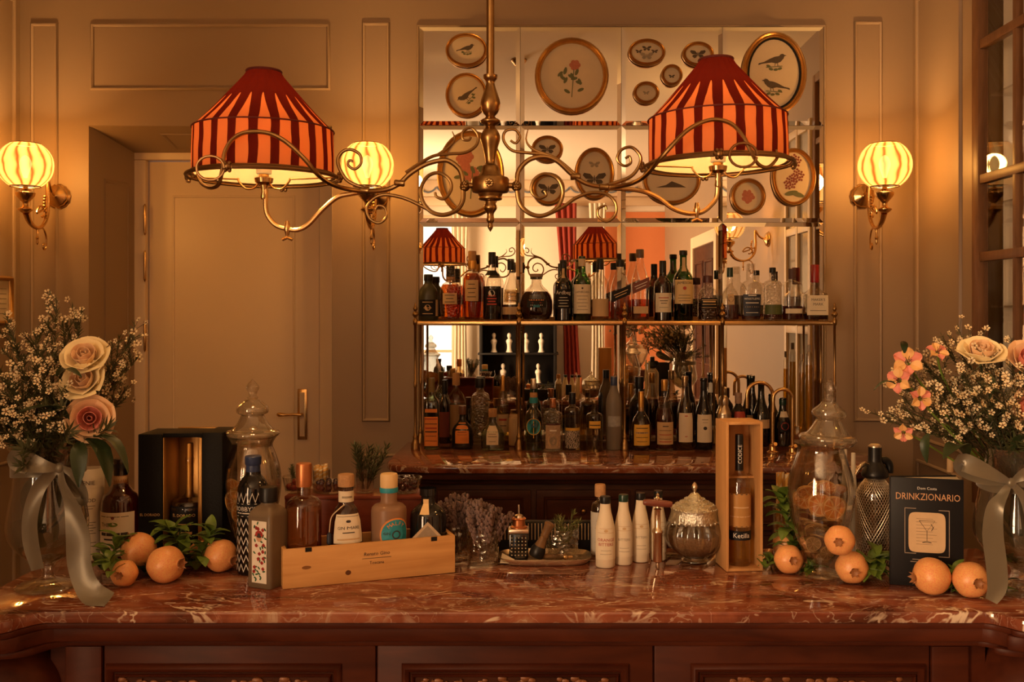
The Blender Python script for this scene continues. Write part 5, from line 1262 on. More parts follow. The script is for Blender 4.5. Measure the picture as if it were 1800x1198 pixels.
JR = jar('apothecary_jar', 'wide lidded glass jar full of dried orange slices beside the wooden box', 1443, 1010, [(34, 1010), (36, 1006), (16, 998), (15, 992), (28, 975), (44, 940), (54, 895), (57, 862), (53, 835), (44, 805), (39, 790), (42, 782), (46, 778)],
         [(44, 780), (50, 771), (47, 765), (38, 762), (30, 752), (24, 742), (22, 736), (29, 731), (29, 722), (21, 715), (16, 710), (14, 706)], [(10, 707), (12, 702), (9, 698), (10, 690), (13, 682), (6, 671), (.5, 664)], tilt=.05)
ORF = principled('orange_flesh', (.58, .20, .03), .4, var=.35, vscale=90); ORR = principled('orange_rind', (.55, .28, .07), .5, var=.3, vscale=60); PITH = principled('orange_pith', (.72, .50, .24), .6)
LMF = principled('dried_lime_flesh', (.26, .17, .06), .5, var=.4, vscale=90); LMR = principled('dried_lime_rind', (.30, .20, .07), .5, var=.3, vscale=60)
def slice_meshes(r, fl):
    a = MB(); n = 24
    rings = []
    for i in range(n):
        th = 2 * pi * i / n; w = 1 + .05 * sin(3 * th + 1)
        rings.append([(q * r * w * cos(th), q * r * w * sin(th), z + .002 * sin(2 * th)) for q, z in ((.90, -.002), (1, -.002), (1, .002), (.90, .002))])
    a.rings(rings, closed=True)
    b = MB(); b.lathe([(r * .93, -.0008), (r * .93, .0008)], n)
    c = MB()
    for k in range(9):
        t0 = 2 * pi * k / 9 + .05; t1 = 2 * pi * (k + 1) / 9 - .05
        pts = [(.10 * r * cos((t0 + t1) / 2), .10 * r * sin((t0 + t1) / 2))] + [(.84 * r * cos(t0 + (t1 - t0) * j / 4), .84 * r * sin(t0 + (t1 - t0) * j / 4)) for j in range(5)]
        c.prism(pts, -.0016, .0016)
    return a.mesh('rind'), b.mesh('pith'), c.mesh('segments', smooth=False)
SMO = slice_meshes(.030, 0); SML = slice_meshes(.024, 1)
def fruit_slice(loc, rot, sc, kind, lab, grp):
    ms = SMO if kind == 'o' else SML
    t = thing('dried_orange_slice' if kind == 'o' else 'dried_lime_slice', lab, 'fruit slice', loc, rot=rot, group=grp); t.scale = (sc,) * 3
    for me, nm, mt in zip(ms, ('rind', 'pith', 'segments'), (ORR, PITH, ORF) if kind == 'o' else (LMR, BEIGE, LMF)):
        if not me.materials: me.materials.append(mt if kind == 'o' else mt)
        link_mesh(nm, me, mt, t)
rs = random.Random(11)
def jar_fill(J, px, rows, grp, lab_o, lab_l):
    t, s, D, zz = J; x0 = X(px, D)
    for (u, y, dy, tilt, yaw, sc, kind) in rows:
        fruit_slice((x0 + u * s, D + dy * s, COUNTER + zz(y)), (pi / 2 + tilt, 0, yaw), sc, kind, lab_o if kind == 'o' else lab_l, grp)
rowsR = [(12, 885, -36, .12, .15, .95, 'o'), (-10, 880, -30, .2, -.35, .95, 'o'), (2, 858, -14, .5, .1, .9, 'o'), (-26, 862, -8, .9, .0, .85, 'o'), (26, 862, -4, .8, .3, .85, 'o'), (0, 862, 18, .7, 0, .9, 'o'), (24, 878, 12, .6, .5, .9, 'o'), (-26, 880, 10, .6, -.5, .9, 'o')]
for i in range(16):
    rowsR.append((rs.uniform(-20, 20), 903 + i * 4.2 - (i % 3) * 3, rs.uniform(-15, 10), rs.uniform(.9, 1.5), rs.uniform(-.6, .6), .80 if i > 9 else 1.05, 'l'))
rowsR += [(-20, 950, -22, .2, -.2, .75, 'l'), (3, 966, -24, .1, .1, .70, 'l'), (-3, 978, -10, .3, .2, .6, 'l')]
jar_fill(JR, 1443, rowsR, 'dried slices in the right jar', 'dried orange slice in the wide right jar', 'thin dried lime slice in the wide right jar')
rowsL = [(-22, 875, -28, .15, -.3, .95, 'o'), (-8, 895, -32, .2, .1, .9, 'o'), (-26, 855, -16, .4, -.4, .9, 'o'), (16, 868, -20, .4, .4, .95, 'o'), (24, 890, -14, .3, .6, .9, 'o'), (0, 858, 4, .7, 0, .9, 'o'), (-12, 918, -20, .3, .1, .8, 'o'), (10, 915, -16, .4, .4, .85, 'o'), (-18, 880, 12, .6, -.5, .9, 'o'), (18, 880, 14, .6, .4, .9, 'o'), (0, 938, -8, .5, .1, .75, 'o')]
jar_fill(JL, 444, rowsL, 'dried slices in the left jar', 'dried orange slice in the tall left jar', '')
# --- patterned black bottle
t_, s_ = fb('gin_bottle', 'slim black bottle with white zigzag print and floral stopper', 445, 1012, 54, 828, shape=[(.93, 0), (1, .012), (1, .78), (.97, .84), (.84, .90), (.62, .945), (.50, .965), (.48, 1)], mat=BLACKG, group=GB,
   labels=[L(.575, .705, BLACKP, 78, txt=[("BOBBY'S", .20, .650, WHITEINK, -.30)], lines=[(.70, 75, .006, WHITEINK), (.61, 50, .010, WHITEINK), (.58, 75, .006, WHITEINK)])])
cpz = s_.h
MB().lathe([(.0150, cpz - .010), (.0165, cpz - .006), (.0160, cpz + .014), (.0185, cpz + .017), (.0190, cpz + .034), (.0170, cpz + .036)], 18).build('stopper', BLUECAP, t_, ang=40)
def zig(z0, z1, n, amp, t, sf, rows_):
    m = MB()
    for rI in range(rows_):
        zc = z0 + (z1 - z0) * (rI + .5) / rows_
        N_ = n * 4
        for i in range(N_):
            a0 = -pi * .98 + 1.96 * pi * i / N_; a1 = -pi * .98 + 1.96 * pi * (i + 1) / N_
            f = lambda q: amp * (1 - 2 * abs((q * n / (1.96 * pi) + 100) % 1 * 2 - 1))
            h = .0022
            m.add([sf.pt(a0, zc + f(a0) - h, .0006), sf.pt(a1, zc + f(a1) - h, .0006), sf.pt(a1, zc + f(a1) + h, .0006), sf.pt(a0, zc + f(a0) + h, .0006)], [(0, 1, 2, 3)])
    m.build('zigzag_print', WHITEINK, t, smooth=False)
zig(s_.h * .03, s_.h * .56, 16, .008, t_, s_, 6); zig(s_.h * .725, s_.h * .795, 16, .010, t_, s_, 1)
# --- frosted square bottle with floral label
D = DB(1034); t_, s_ = bottle('gin_bottle', 'frosted square bottle with floral label at the left end of the wooden box', (X(465, D), D + .030, CT), .0325, Z(888, D) - COUNTER + .012, shape=[(.97, 0), (1, .012), (1, .80), (.90, .85), (.66, .90), (.52, .92), (.48, .935), (.48, 1)],
   mat=frosted('frosted_grey_glass', (.30, .22, .14), .18), e=9, rz=-.42, group=GB, n=44)
hh = s_.h
MB().lathe([(.0175, hh - .010), (.0195, hh - .008), (.0195, hh + .020), (.018, hh + .023)], 24, flute=(24, .02)).build('cap', BLACKM, t_, ang=40)
fl = MB().box(-.017, .023, -.0341, -.0337, .012, hh * .76).build('floral_label', WPAPER, t_, smooth=False)
rl = random.Random(21)
LG = principled('label_green', (.03, .12, .05), .6); LR = principled('label_red', (.42, .035, .025), .6); LK = principled('label_skin', (.62, .34, .20), .6)
mg, mr_, my = MB(), MB(), MB()
def lab_ell(m, x, z, a, b, an, y): 
    q = MB(); ell(q, x, z, a, b, an, 10); m.add([(p[0], y, p[2]) for p in q.v], q.f)
for i in range(34):
    lab_ell(mg, rl.uniform(-.014, .020), rl.uniform(.018, hh * .74), .0042, .0020, rl.uniform(0, 3), -.0345)
for i in range(13):
    u, w = rl.uniform(-.012, .018), rl.uniform(.020, hh * .50) if i > 2 else rl.uniform(hh * .66, hh * .73)
    for k in range(4): lab_ell(mr_, u + .0018 * cos(k * 1.6), w + .0018 * sin(k * 1.6), .0028, .0022, k, -.0347)
for k in range(7): lab_ell(mr_, .003 + .0075 * cos(k * .52), hh * .605 + .007 * sin(k * .52), .0035, .003, k, -.0349)
lab_ell(my, .003, hh * .575, .0075, .0095, 0, -.03475)
mh = MB(); lab_ell(mh, .003, hh * .60, .0085, .0055, 0, -.0348)
mg.build('leaf_print', LG, fl, smooth=False); mr_.build('rose_print', LR, fl, smooth=False); my.build('figure_print', LK, fl, smooth=False); mh.build('figure_print', INK, fl, smooth=False)
# --- wooden wine crate with gin bottles
Dl, Dr = DB(1036), DB(1006); pl = Vector((X(497, Dl), Dl, 0)); pr_ = Vector((X(800, Dr), Dr, 0))
ln = (pr_ - pl).length; ang_ = atan2(pr_.y - pl.y, pr_.x - pl.x)
cr = thing('wooden_crate', 'open pine wine crate with branded front on the marble counter', 'crate', (pl.x, pl.y, CT), ang_)
ch_, cdp = .086, .108
fr = MB().box(0, ln, 0, .009, 0, ch_).build('front_board', PINE, cr, bev=.0012)
MB().box(0, ln, cdp - .009, cdp, 0, ch_).build('back_board', PINE, cr, bev=.0012)
MB().box(.0, .009, .0095, cdp - .0095, 0, ch_).build('end_board', PINE, cr, bev=.0012); MB().box(ln - .009, ln, .0095, cdp - .0095, 0, ch_).build('end_board', PINE, cr, bev=.0012)
MB().box(.0095, ln - .0095, .0095, cdp - .0095, 0, .006).build('bottom_board', PINE, cr, bev=.001)
for u in (.055, ln - .05): MB().box(u - .007, u + .007, -.0006, .0015, ch_ - .009, ch_ + .0004).build('hinge_slot', BLACKM, fr, smooth=False)
flat_text('Renato Gino', .0115, fr, INK, Matrix.Translation((ln * .53, -.0007, ch_ * .70)), shear=.1)
MB().box(ln * .53 - .033, ln * .53 + .033, -.0009, -.0004, ch_ * .585, ch_ * .595).build('rule_line', INK, fr, smooth=False)
flat_text('Toscana', .0100, fr, INK, Matrix.Translation((ln * .53, -.0007, ch_ * .47)))
KN = principled('pine_knot', (.22, .075, .025), .6, var=.3, vscale=200)
for u, w, a, b in ((ln * .365, ch_ * .27, .0065, .0055), (ln * .13, ch_ * .50, .010, .004)):
    q = MB(); ell(q, u, w, a, b); q.add([(p[0], -.0006, p[2]) for p in q.v], q.f); q.v = [(x, -.0006, z) for x, y, z in q.v]; q.build('knot', KN if a < .008 else principled('pine_stain', (.45, .20, .06), .6), fr, smooth=False)
def crate_pt(u, v): return (pl.x + cos(ang_) * u - sin(ang_) * v, pl.y + sin(ang_) * u + cos(ang_) * v)
def cb(u, lab, w, top, rz=ang_, v=.054, **k):
    x, y = crate_pt(u, v); h = Z(top, y) - COUNTER - .007
    return bottle('gin_bottle', lab, (x, y, CT + .0066), w * y / F / 2, h, rz=rz, group='bottles standing in the pine crate', **k)
cb(.052, 'amber infused bottle with copper cap, first in the pine crate', 62, 814, rz=0, shape=[(.95, 0), (1, .01), (1, .62), (.96, .66), (.72, .70), (.42, .72), (.38, .74), (.38, 1)], mat=glass('smoky_glass', (.80, .68, .48)), liq=(tinted('infused_spirit', (.66, .34, .10), (.38, .13, .03), .40), .60), cap=(COPPER, .80, .45))
t_, s_ = cb(.146, 'tapered clear gin bottle with cork and paper label in the crate', 58, 833, shape=[(.97, 0), (1, .015), (.97, .40), (.86, .56), (.66, .66), (.48, .70), (.44, .72), (.44, 1)], mat=glass('grey_blue_glass', (.60, .52, .46)), liq=(CLEARL, .45), cap=(CORK, .88, .50), e=2.6,
   labels=[L(.34, .62, PAPER, 54, txt=[('GIN MARE', .125, .49, INK)], lines=[(.60, 46, .004), (.445, 16, .010), (.38, 36, .016, BEIGE)], badge=[(.555, .08, INK)]), L(.73, .84, PAPER, 80, name='neck_label', lines=[(.78, 40, .02, AGRY)])])
CORD = principled('pale_cord', (.62, .48, .32), .8)
MB().tube(crom([s_.pt(-1.9, s_.h * .71, .003), s_.pt(-2.2, s_.h * .68, .010), s_.pt(-2.6, s_.h * .60, .012), s_.pt(-2.75, s_.h * .45, .008)], 5), .0013, 6).build('cord', CORD, t_)
MB().lathe([(.001, s_.h * .32), (.006, s_.h * .34), (.0055, s_.h * .43), (.001, s_.h * .45)], 10, M=Matrix.Translation((s_.pt(-2.75, s_.h * .4, .007)[0], s_.pt(-2.75, s_.h * .4, .007)[1], 0))).build('tassel', NAVY, t_)
t_, s_ = cb(.245, 'frosted pink gin bottle with round turquoise label in the crate', 62, 832, shape=[(.95, 0), (1, .01), (1, .62), (.97, .65), (.82, .68), (.50, .70), (.46, .72), (.46, 1)], mat=frosted('frosted_pink_glass', (.50, .30, .18), .3), liq=(tinted('pink_spirit', (.8, .55, .38), (.4, .2, .1), .2), .58), cap=(PITH, .86, .50, 1.0, TEAL, .05))
# round label built as three wrapped discs
def disc(sf, zc, r, off, mat, par, name, u0=0.0, sq=1.0, n=28):
    rr = sf.rad(zc); m = MB(); pts = [sf.pt(-pi / 2 + u0 / rr, zc, off)]
    rings = []
    for q in (.5, 1.0): rings.append([sf.pt(-pi / 2 + (u0 + q * r * cos(2 * pi * i / n)) / rr, zc + q * r * sq * sin(2 * pi * i / n), off) for i in range(n)])
    vs = pts + rings[0] + rings[1]; fs = [(0, 1 + i, 1 + (i + 1) % n) for i in range(n)] + [(1 + i, 1 + n + i, 1 + n + (i + 1) % n, 1 + (i + 1) % n) for i in range(n)]
    m.add(vs, fs); return m.build(name, mat, par, smooth=False)
zc = s_.h * .40
d0 = disc(s_, zc, s_.r * .93, .0008, ORANGEP, t_, 'round_label', .2 * s_.r); disc(s_, zc, s_.r * .84, .0012, TEAL, d0, 'label_field', .2 * s_.r); disc(s_, zc, s_.r * .24, .0016, INK, d0, 'compass_emblem', .2 * s_.r); disc(s_, zc, s_.r * .17, .0019, TEAL, d0, 'compass_emblem', .2 * s_.r)
for i, c_ in enumerate('MALFY'):
    a_ = R(128 - i * 19); vs, fs = glyphs(c_); sz = s_.r * .30; out_ = []
    for x, y in vs:
        lx_ = x * sz; ly = y * sz; px_ = .2 * s_.r + s_.r * .62 * cos(a_) + lx_ * cos(a_ - pi / 2) - ly * sin(a_ - pi / 2); pz_ = zc + s_.r * .62 * sin(a_) + lx_ * sin(a_ - pi / 2) + ly * cos(a_ - pi / 2)
        out_.append(s_.pt(-pi / 2 + px_ / s_.r, pz_, .0016))
    MB().add(out_, fs).build('lettering', ORANGEP, d0, smooth=False)
wrap_text(s_, 'GIN', s_.r * .22, zc + s_.r * .08, d0, INK, u=-.32 * s_.r)
t_, s_ = cb(.338, 'black ceramic style bottle with paper tag, last in the crate', 64, 857, shape=[(.96, 0), (1, .01), (1, .64), (.94, .70), (.70, .76), (.44, .80), (.38, .83), (.38, .90), (.46, .91), (.46, 1)], mat=BLACKG)
m = MB(); m.strip([[s_.pt(-2.3 + .18 * j, s_.h * (.70 + .06 * i), .002 + .002 * i) for j in range(4)] for i in range(4)]); m.build('neck_tag', PITH, t_, thick=-.0006)
NOTE = principled('banknote_paper', (.52, .40, .26), .8, var=.25, vscale=60)
x, y = crate_pt(.325, .0112); o = MB().box(-.027, .027, -.0005, .0005, -.027, .027).build('paper_note', NOTE); o.location = (x, y, COUNTER + .082); o.rotation_euler = (0, R(47), ang_)
o.rotation_mode = 'XYZ'; tag(o, 'engraved paper note standing cornerwise at the right of the crate', 'paper')
MB().box(-.021, .021, -.0008, -.0006, -.021, .021).build('engraved_panel', AGRY, o, smooth=False)
# --- mahogany riser with bowls behind the crate
RD0, RD1 = 2.36, 2.46; RZ = Z(872, RD0)
x0, x1 = X(500, RD0), X(745, RD0)
ri = thing('bar_caddy', 'red brown wooden stand carrying garnish bowls behind the crate', 'stand', ((x0 + x1) / 2, RD0, CT))
RDW = wood('red_stand_wood', (.13, .030, .016), (.20, .05, .026), .4, 4, (1, 6, 6))
hw = (x1 - x0) / 2; zt_ = RZ - COUNTER
MB().box(-hw, hw, 0, .10, zt_ - .008, zt_).build('top', RDW, ri, bev=.001); MB().box(-hw, hw, .004, .012, 0, zt_ - .0085).build('front', RDW, ri, bev=.001)
for u in (-hw, hw - .008): MB().box(u, u + .008, .0125, .10, 0, zt_ - .0085).build('side', RDW, ri, bev=.001)
RT = COUNTER + zt_ + .0012
def bowl(px, w, top, lab, cut=False, D=RD0 + .05):
    s = D / F; r = w * s / 2; h = Z(top, D) - RT
    t = thing('glass_bowl', lab, 'bowl', (X(px, D), D, RT), group='garnish bowls on the stand')
    MB().lathe([(r * .70, 0), (r * .74, .002), (r, h), (r * .96, h), (r * .70, .005), (.001, .005)], 32, cap1=False).build('bowl', CUTG if cut else JARG, t, ang=50)
    return t, r, h, X(px, D), D
BER = principled('dark_berry', (.03, .008, .012), .25, var=.5, vscale=40); CHER = principled('red_cherry', (.30, .02, .012), .2, var=.3, vscale=40)
bme = MB().ball((0, 0, 0), 1.0, 10, 7).mesh('berry'); bme.materials.append(BER)
cme = MB().ball((0, 0, 0), 1.0, 10, 7).mesh('cherry'); cme.materials.append(CHER)
def fill(b, me, name, lab, grp, n, rr, seed, top=.75):
    t, r, h, x, D = b; q = random.Random(seed); z = .006 + rr; placed = 0
    while placed < n:
        per = 6 if r < .03 else 9; a0 = q.uniform(0, 6)
        for i in range(per):
            if placed >= n: break
            R_ = max(r * .72 - rr, .002) if i else 0
            o = link_mesh(name, me, None, None, (x + R_ * cos(a0 + i * 2 * pi / (per - 1)), D + R_ * sin(a0 + i * 2 * pi / (per - 1)), RT + z), None, rr); placed += 1
            tag(o, lab, 'berry', grp)
        z += rr * 1.5
b1 = bowl(518, 44, 836, 'small glass bowl of red cherries at the left end of the stand')
fill(b1, cme, 'cherry', 'red cherry in the small glass bowl on the stand', 'cherries in the left bowl', 12, .0078, 1)
b2 = bowl(578, 62, 846, 'wide glass bowl of dark berries in the middle of the stand')
fill(b2, bme, 'dark_berry', 'dark berry in the wide middle bowl on the stand', 'berries in the middle bowl', 18, .0072, 2)
b3 = bowl(713, 58, 838, 'patterned glass bowl of dark berries at the right end of the stand', True)
fill(b3, bme, 'dark_berry', 'dark berry in the patterned bowl on the stand', 'berries in the right bowl', 18, .0075, 3)
# straws in a small holder behind
STR, nt, out = newmat('striped_paper_straw'); tc = nt.nodes.new('ShaderNodeTexCoord'); sp = nt.nodes.new('ShaderNodeSeparateXYZ'); nt.links.new(tc.outputs['Object'], sp.inputs[0])
at_ = nt.nodes.new('ShaderNodeMath'); at_.operation = 'ARCTAN2'; nt.links.new(sp.outputs[0], at_.inputs[0]); nt.links.new(sp.outputs[1], at_.inputs[1])
ma_ = nt.nodes.new('ShaderNodeMath'); ma_.operation = 'MULTIPLY_ADD'; ma_.inputs[1].default_value = 300.0; nt.links.new(sp.outputs[2], ma_.inputs[0]); nt.links.new(at_.outputs[0], ma_.inputs[2])
si_ = nt.nodes.new('ShaderNodeMath'); si_.operation = 'SINE'; nt.links.new(ma_.outputs[0], si_.inputs[0])
r_ = ramp(nt, [(.45, (.75, .42, .10)), (.55, (.80, .68, .46))]); nt.links.new(si_.outputs[0], r_.inputs[0]); b_ = nt.nodes.new('ShaderNodeBsdfPrincipled'); nt.links.new(r_.outputs[0], b_.inputs[0]); nt.links.new(b_.outputs[0], out.inputs[0])
sme = MB().lathe([(.0052, 0), (.0052, .10), (.0044, .10), (.0044, .002)], 12, cap0=True, cap1=False).mesh('straw'); sme.materials.append(STR)
hol = thing('straw_holder', 'short glass tumbler of striped straws behind the berry bowl', 'tumbler', (X(573, 2.50), 2.452 + .0, RT)); hol.location.y = RD0 + .086
MB().lathe([(.0195, 0), (.021, .002), (.022, .050), (.0205, .050), (.019, .005), (.001, .005)], 24, cap1=False).build('tumbler', JARG, hol, ang=50)
rs = random.Random(9)
for i in range(9):
    a = i * 2 * pi / 9; q = .013
    o = link_mesh('paper_straw', sme, None, None, (hol.location.x + q * cos(a), hol.location.y + q * sin(a) * .9, RT + .006)); o.rotation_euler = (-sin(a) * .03, cos(a) * .03, rs.uniform(0, 6))
    o.scale = (1, 1, (Z(821, 2.44) - RT) / .10 + rs.uniform(-.05, .02)); tag(o, 'yellow and white striped paper straw in the tumbler on the stand', 'straw', 'straws in the tumbler')
# --- needle sprigs (rosemary) and lavender
def sprig_mesh(name, L_, nneed, ln_, w, seed, bend=.15, updir=.9, flat=False):
    q = random.Random(seed); m = MB(); pts = crom([(0, 0, 0), (bend * L_ * .2, 0, L_ * .35), (bend * L_ * .6, 0, L_ * .7), (bend * L_, 0, L_)], 4)
    n = MB()
    for i in range(nneed):
        t = .18 + .82 * i / nneed; k = t * (len(pts) - 1); a = int(min(k, len(pts) - 2)); f = k - a
        p = Vector(pts[a]).lerp(Vector(pts[a + 1]), f); th = i * 2.4 + q.uniform(-.3, .3)
        d = Vector((cos(th), sin(th), q.uniform(.5, 1.0) * updir)).normalized(); l = ln_ * q.uniform(.7, 1.1) * (1 - .5 * max(0, t - .75) * 2)
        s_ = d.cross(Vector((0, 0, 1))).normalized() * w
        b = p + d * l * .5 + Vector((0, 0, .1 * l)); e_ = p + d * l + Vector((0, 0, .25 * l))
        n.add([p - s_ * .5, p + s_ * .5, b + s_, e_, b - s_], [(0, 1, 2, 4), (4, 2, 3)])
    m.tube(pts, [.0014 * (1 - .6 * i / len(pts)) for i in range(len(pts))], 5)
    return m.mesh('stem'), n.mesh('needles')
RMS = [sprig_mesh('r', .10, 46, .022, .0016, 50 + i, .2) for i in range(3)]
for a, b in RMS: a.materials.append(STEM); b.materials.append(ROSEMARY)
def sprig(meshes, loc, rot, sc, name, lab, grp, cat='herb', mats=None):
    t = thing(name, lab, cat, loc, rot=rot, group=grp); t.scale = (sc,) * 3
    link_mesh('stem', meshes[0], None, t); n = link_mesh('needles', meshes[1], None, t); n['kind'] = 'stuff'
    return t
# rosemary bunch in a glass on the stand
gl = thing('herb_glass', 'clear glass holding dark rosemary on the stand between the bowls', 'glass', (X(641, RD0 + .05), RD0 + .05, RT))
MB().lathe([(.020, 0), (.022, .002), (.024, .060), (.0225, .060), (.020, .005), (.001, .005)], 24, cap1=False).build('tumbler', JARG, gl, ang=50)
DRM = [sprig_mesh('d', .10, 52, .022, .0017, 70 + i, .15) for i in range(3)]
for a, b in DRM: a.materials.append(STEM); b.materials.append(NEEDLE)
for i in range(9):
    a = i * 2.4; sprig(DRM[i % 3], (gl.location.x + .008 * cos(a), gl.location.y + .008 * sin(a), RT + .008), (sin(a) * -.20, cos(a) * .34, a), .98 + .08 * (i % 3), 'rosemary_sprig', 'dark rosemary sprig in the glass on the wooden stand', 'rosemary on the stand')
for i in range(5):
    a = i * 1.3; sprig(DRM[i % 3], (X(518, RD0 + .05) + .008 * cos(a), RD0 + .05 + .008 * sin(a), RT + .026), (sin(a) * -.5, cos(a) * .5, a), .42, 'rosemary_sprig', 'short dark herb sprig over the cherry bowl', 'herbs in the cherry bowl')
# lavender in two cut tumblers
def tumbler(px, base, w, top, lab):
    D = DB(base); r = w * D / F / 2; D += r; r = w * D / F / 2; h = Z(top, D) - COUNTER
    t = thing('cut_tumbler', lab, 'tumbler', (X(px, D), D, CT), group='tumblers on the front counter')
    MB().lathe([(r * .92, 0), (r * .96, .002), (r, h), (r * .94, h), (r * .88, .010), (.001, .010)], 48, cap1=False, flute=(24, .015)).build('tumbler', CUTG, t, ang=60)
    return (X(px, D), D, h)
tl1 = tumbler(849, 998, 56, 925, 'cut glass tumbler of lavender beside the tray')
tl2 = tumbler(803, 985, 50, 922, 'tumbler of lavender partly hidden behind the crate corner')
LV = []
for i in range(3):
    q = random.Random(90 + i); L_ = .135; m = MB(); pts = crom([(0, 0, 0), (.004, 0, L_ * .5), (.010 + .004 * i, 0, L_)], 5); m.tube(pts, .0010, 5)
    b = MB()
    for k in range(44):
        t = .42 + .58 * (k // 4) / 11; p = Vector(pts[min(int(t * (len(pts) - 1)), len(pts) - 1)]); p.z = L_ * t
        th = k * 2.4; rr = .0062 * (1 - .45 * max(0, t - .6))
        b.ball(p + Vector((rr * cos(th), rr * sin(th), q.uniform(-.003, .003))), .0040 * q.uniform(.8, 1.2), 6, 4, (1, 1, 1.4))
    LV.append((m.mesh('stem'), b.mesh('blossom')))
for a, b in LV: a.materials.append(STEM); b.materials.append(LAV)
def lavender(tl, n, lab, grp, seed):
    q = random.Random(seed)
    for i in range(n):
        a = i * 2.4; rr = .020 * sqrt((i + .5) / n); lean = .06 + .42 * (i / n)
        t = thing('lavender_stem', lab, 'lavender', (tl[0] + rr * cos(a) * .6, tl[1] + rr * sin(a) * .6, CT + .011), rot=(-sin(a) * lean * .8, cos(a) * lean, a), group=grp); t.scale = (.9 + .12 * (1 - i / n) + q.uniform(-.06, .08),) * 3
        link_mesh('stem', LV[i % 3][0], None, t); link_mesh('blossom', LV[i % 3][1], None, t)['kind'] = 'stuff'
lavender(tl1, 24, 'dried lavender stem in the front cut tumbler', 'lavender in the front tumbler', 1)
lavender(tl2, 18, 'dried lavender stem in the tumbler behind the crate', 'lavender in the rear tumbler', 2)
# --- tray group
D = DB(993) + .045; s = D / F
tr = thing('serving_tray', 'small oval silver tray with bar tools in the centre of the counter', 'tray', (X(958, D), D, CT))
TRM = principled('tray_metal', (.80, .66, .46), .22, .9)
rw = 81 * s; rd = .058
MB().lathe([(.90, 0), (.93, .002), (1.0, .012), (1.0, .0145), (.92, .006), (.88, .0035), (.001, .0035)], 56, e=3.6, ys=rd / rw, cap1=False, M=Matrix.Diagonal((rw, rw, 1, 1))).build('tray', TRM, tr, ang=50)
TZ = CT + .0042
D2 = 2.455; bk = thing('ribbed_box', 'black box with fine pale vertical ribs behind the tray', 'box', (X(955, D2), D2 - .03, CT)); s2 = D2 / F
wb = 86 * s2; hb_ = Z(913, D2) - COUNTER
MB().box(-wb, wb, 0, .028, 0, hb_).build('box_body', BLACKP, bk, bev=.002)
for i in range(30):
    x = -wb + .003 + (2 * wb - .006) * i / 29
    MB().box(x - .0011, x + .0011, -.0012, 0, hb_ * .42, hb_ - .003).build('rib', BEIGE, bk, smooth=False)
# small studded bottle with pourer
Db = D + .012
t = thing('dasher_bottle', 'small black studded bottle with red stopper standing on the tray', 'bottle', (X(912, Db), Db, TZ)); sb = Db / F
MB().box(-17 * sb, 17 * sb, -.020, .020, 0, 44 * sb).build('bottle_body', BLACKG, t, bev=.004)
m = MB()
for i in range(5):
    for j in range(6): m.ball((-12 * sb + i * 6 * sb, -.0205, 7 * sb + j * 6 * sb), .0018, 6, 4)
m.build('studs', SILVER, t)['kind'] = 'stuff'
MB().box(-18 * sb, 18 * sb, -.021, .021, 44 * sb, 52 * sb).build('shoulder', SILVER, t, bev=.003)
MB().lathe([(15 * sb, 52 * sb), (15 * sb, 54 * sb), (11 * sb, 56 * sb), (11 * sb, 66 * sb), (13 * sb, 68 * sb), (11 * sb, 70 * sb)], 20).build('stopper', COPPER, t)
MB().lathe([(8 * sb, 70 * sb), (7 * sb, 74 * sb), (2 * sb, 76 * sb), (1.6 * sb, 92 * sb)], 14).build('pourer', SILVER, t)
# muddler leaning
Dm = DB(993) + .022; sm = Dm / F
t = thing('muddler', 'dark turned wooden muddler leaning on the tray', 'muddler', (X(941, Dm), Dm, TZ + .0105), rot=(0, R(24), 0))
MUD = wood('muddler_wood', (.12, .06, .025), (.22, .12, .05), .35, 6, (8, 8, 1))
MB().lathe([(12 * sm, 0), (13.5 * sm, 2 * sm), (13.5 * sm, 14 * sm), (11 * sm, 20 * sm)], 20).build('foot', BLACKM, t)
MB().lathe(crom([(10 * sm, 20 * sm), (7 * sm, 36 * sm), (8 * sm, 40 * sm), (7 * sm, 43 * sm), (8 * sm, 55 * sm), (9.5 * sm, 62 * sm), (7 * sm, 65 * sm)], 3), 20).build('handle', MUD, t)
Dj = DB(993) + .030
t = thing('bar_spoon', 'turned wooden handled strainer lying across the tray', 'bar tool', (X(952, Dj), Dj, TZ + .0080), rot=(pi / 2, 0, R(90)))
t.rotation_euler = (0, pi / 2, 0)
MB().lathe(crom([(.004, 0), (.0065, .006), (.006, .02), (.0075, .045), (.005, .052)], 3), 14).build('handle', MUD, t); MB().lathe([(.0052, .052), (.0075, .056), (.0075, .060), (.004, .064), (.004, .075)], 14).build('ferrule', BRASSL, t)
nap = MB(); nap.add([(-.028, -.02, 0), (.012, -.022, 0), (.006, .01, .0), (-.024, .016, .014), (-.028, -.02, .0012), (.012, -.022, .0012), (.006, .01, .0012), (-.024, .016, .0152)], [(0, 3, 2, 1), (4, 5, 6, 7), (0, 1, 5, 4), (1, 2, 6, 5), (2, 3, 7, 6), (3, 0, 4, 7)])
o = tag(nap.build('paper_napkin', PAPER, smooth=False), 'folded cream paper lying at the left of the tray', 'napkin'); o.location = (X(900, Dj), Dj - .01, TZ + .0004)
Dg = D + .010
t = thing('cut_tumbler', 'cut glass tumbler of rosemary on the tray', 'tumbler', (X(988, Dg), Dg, TZ), group='tumblers on the front counter'); sg = Dg / F
MB().lathe([(27 * sg, 0), (28 * sg, .002), (29 * sg, 52 * sg), (27 * sg, 52 * sg), (25 * sg, .008), (.001, .008)], 40, cap1=False, flute=(20, .015)).build('tumbler', CUTG, t, ang=60)
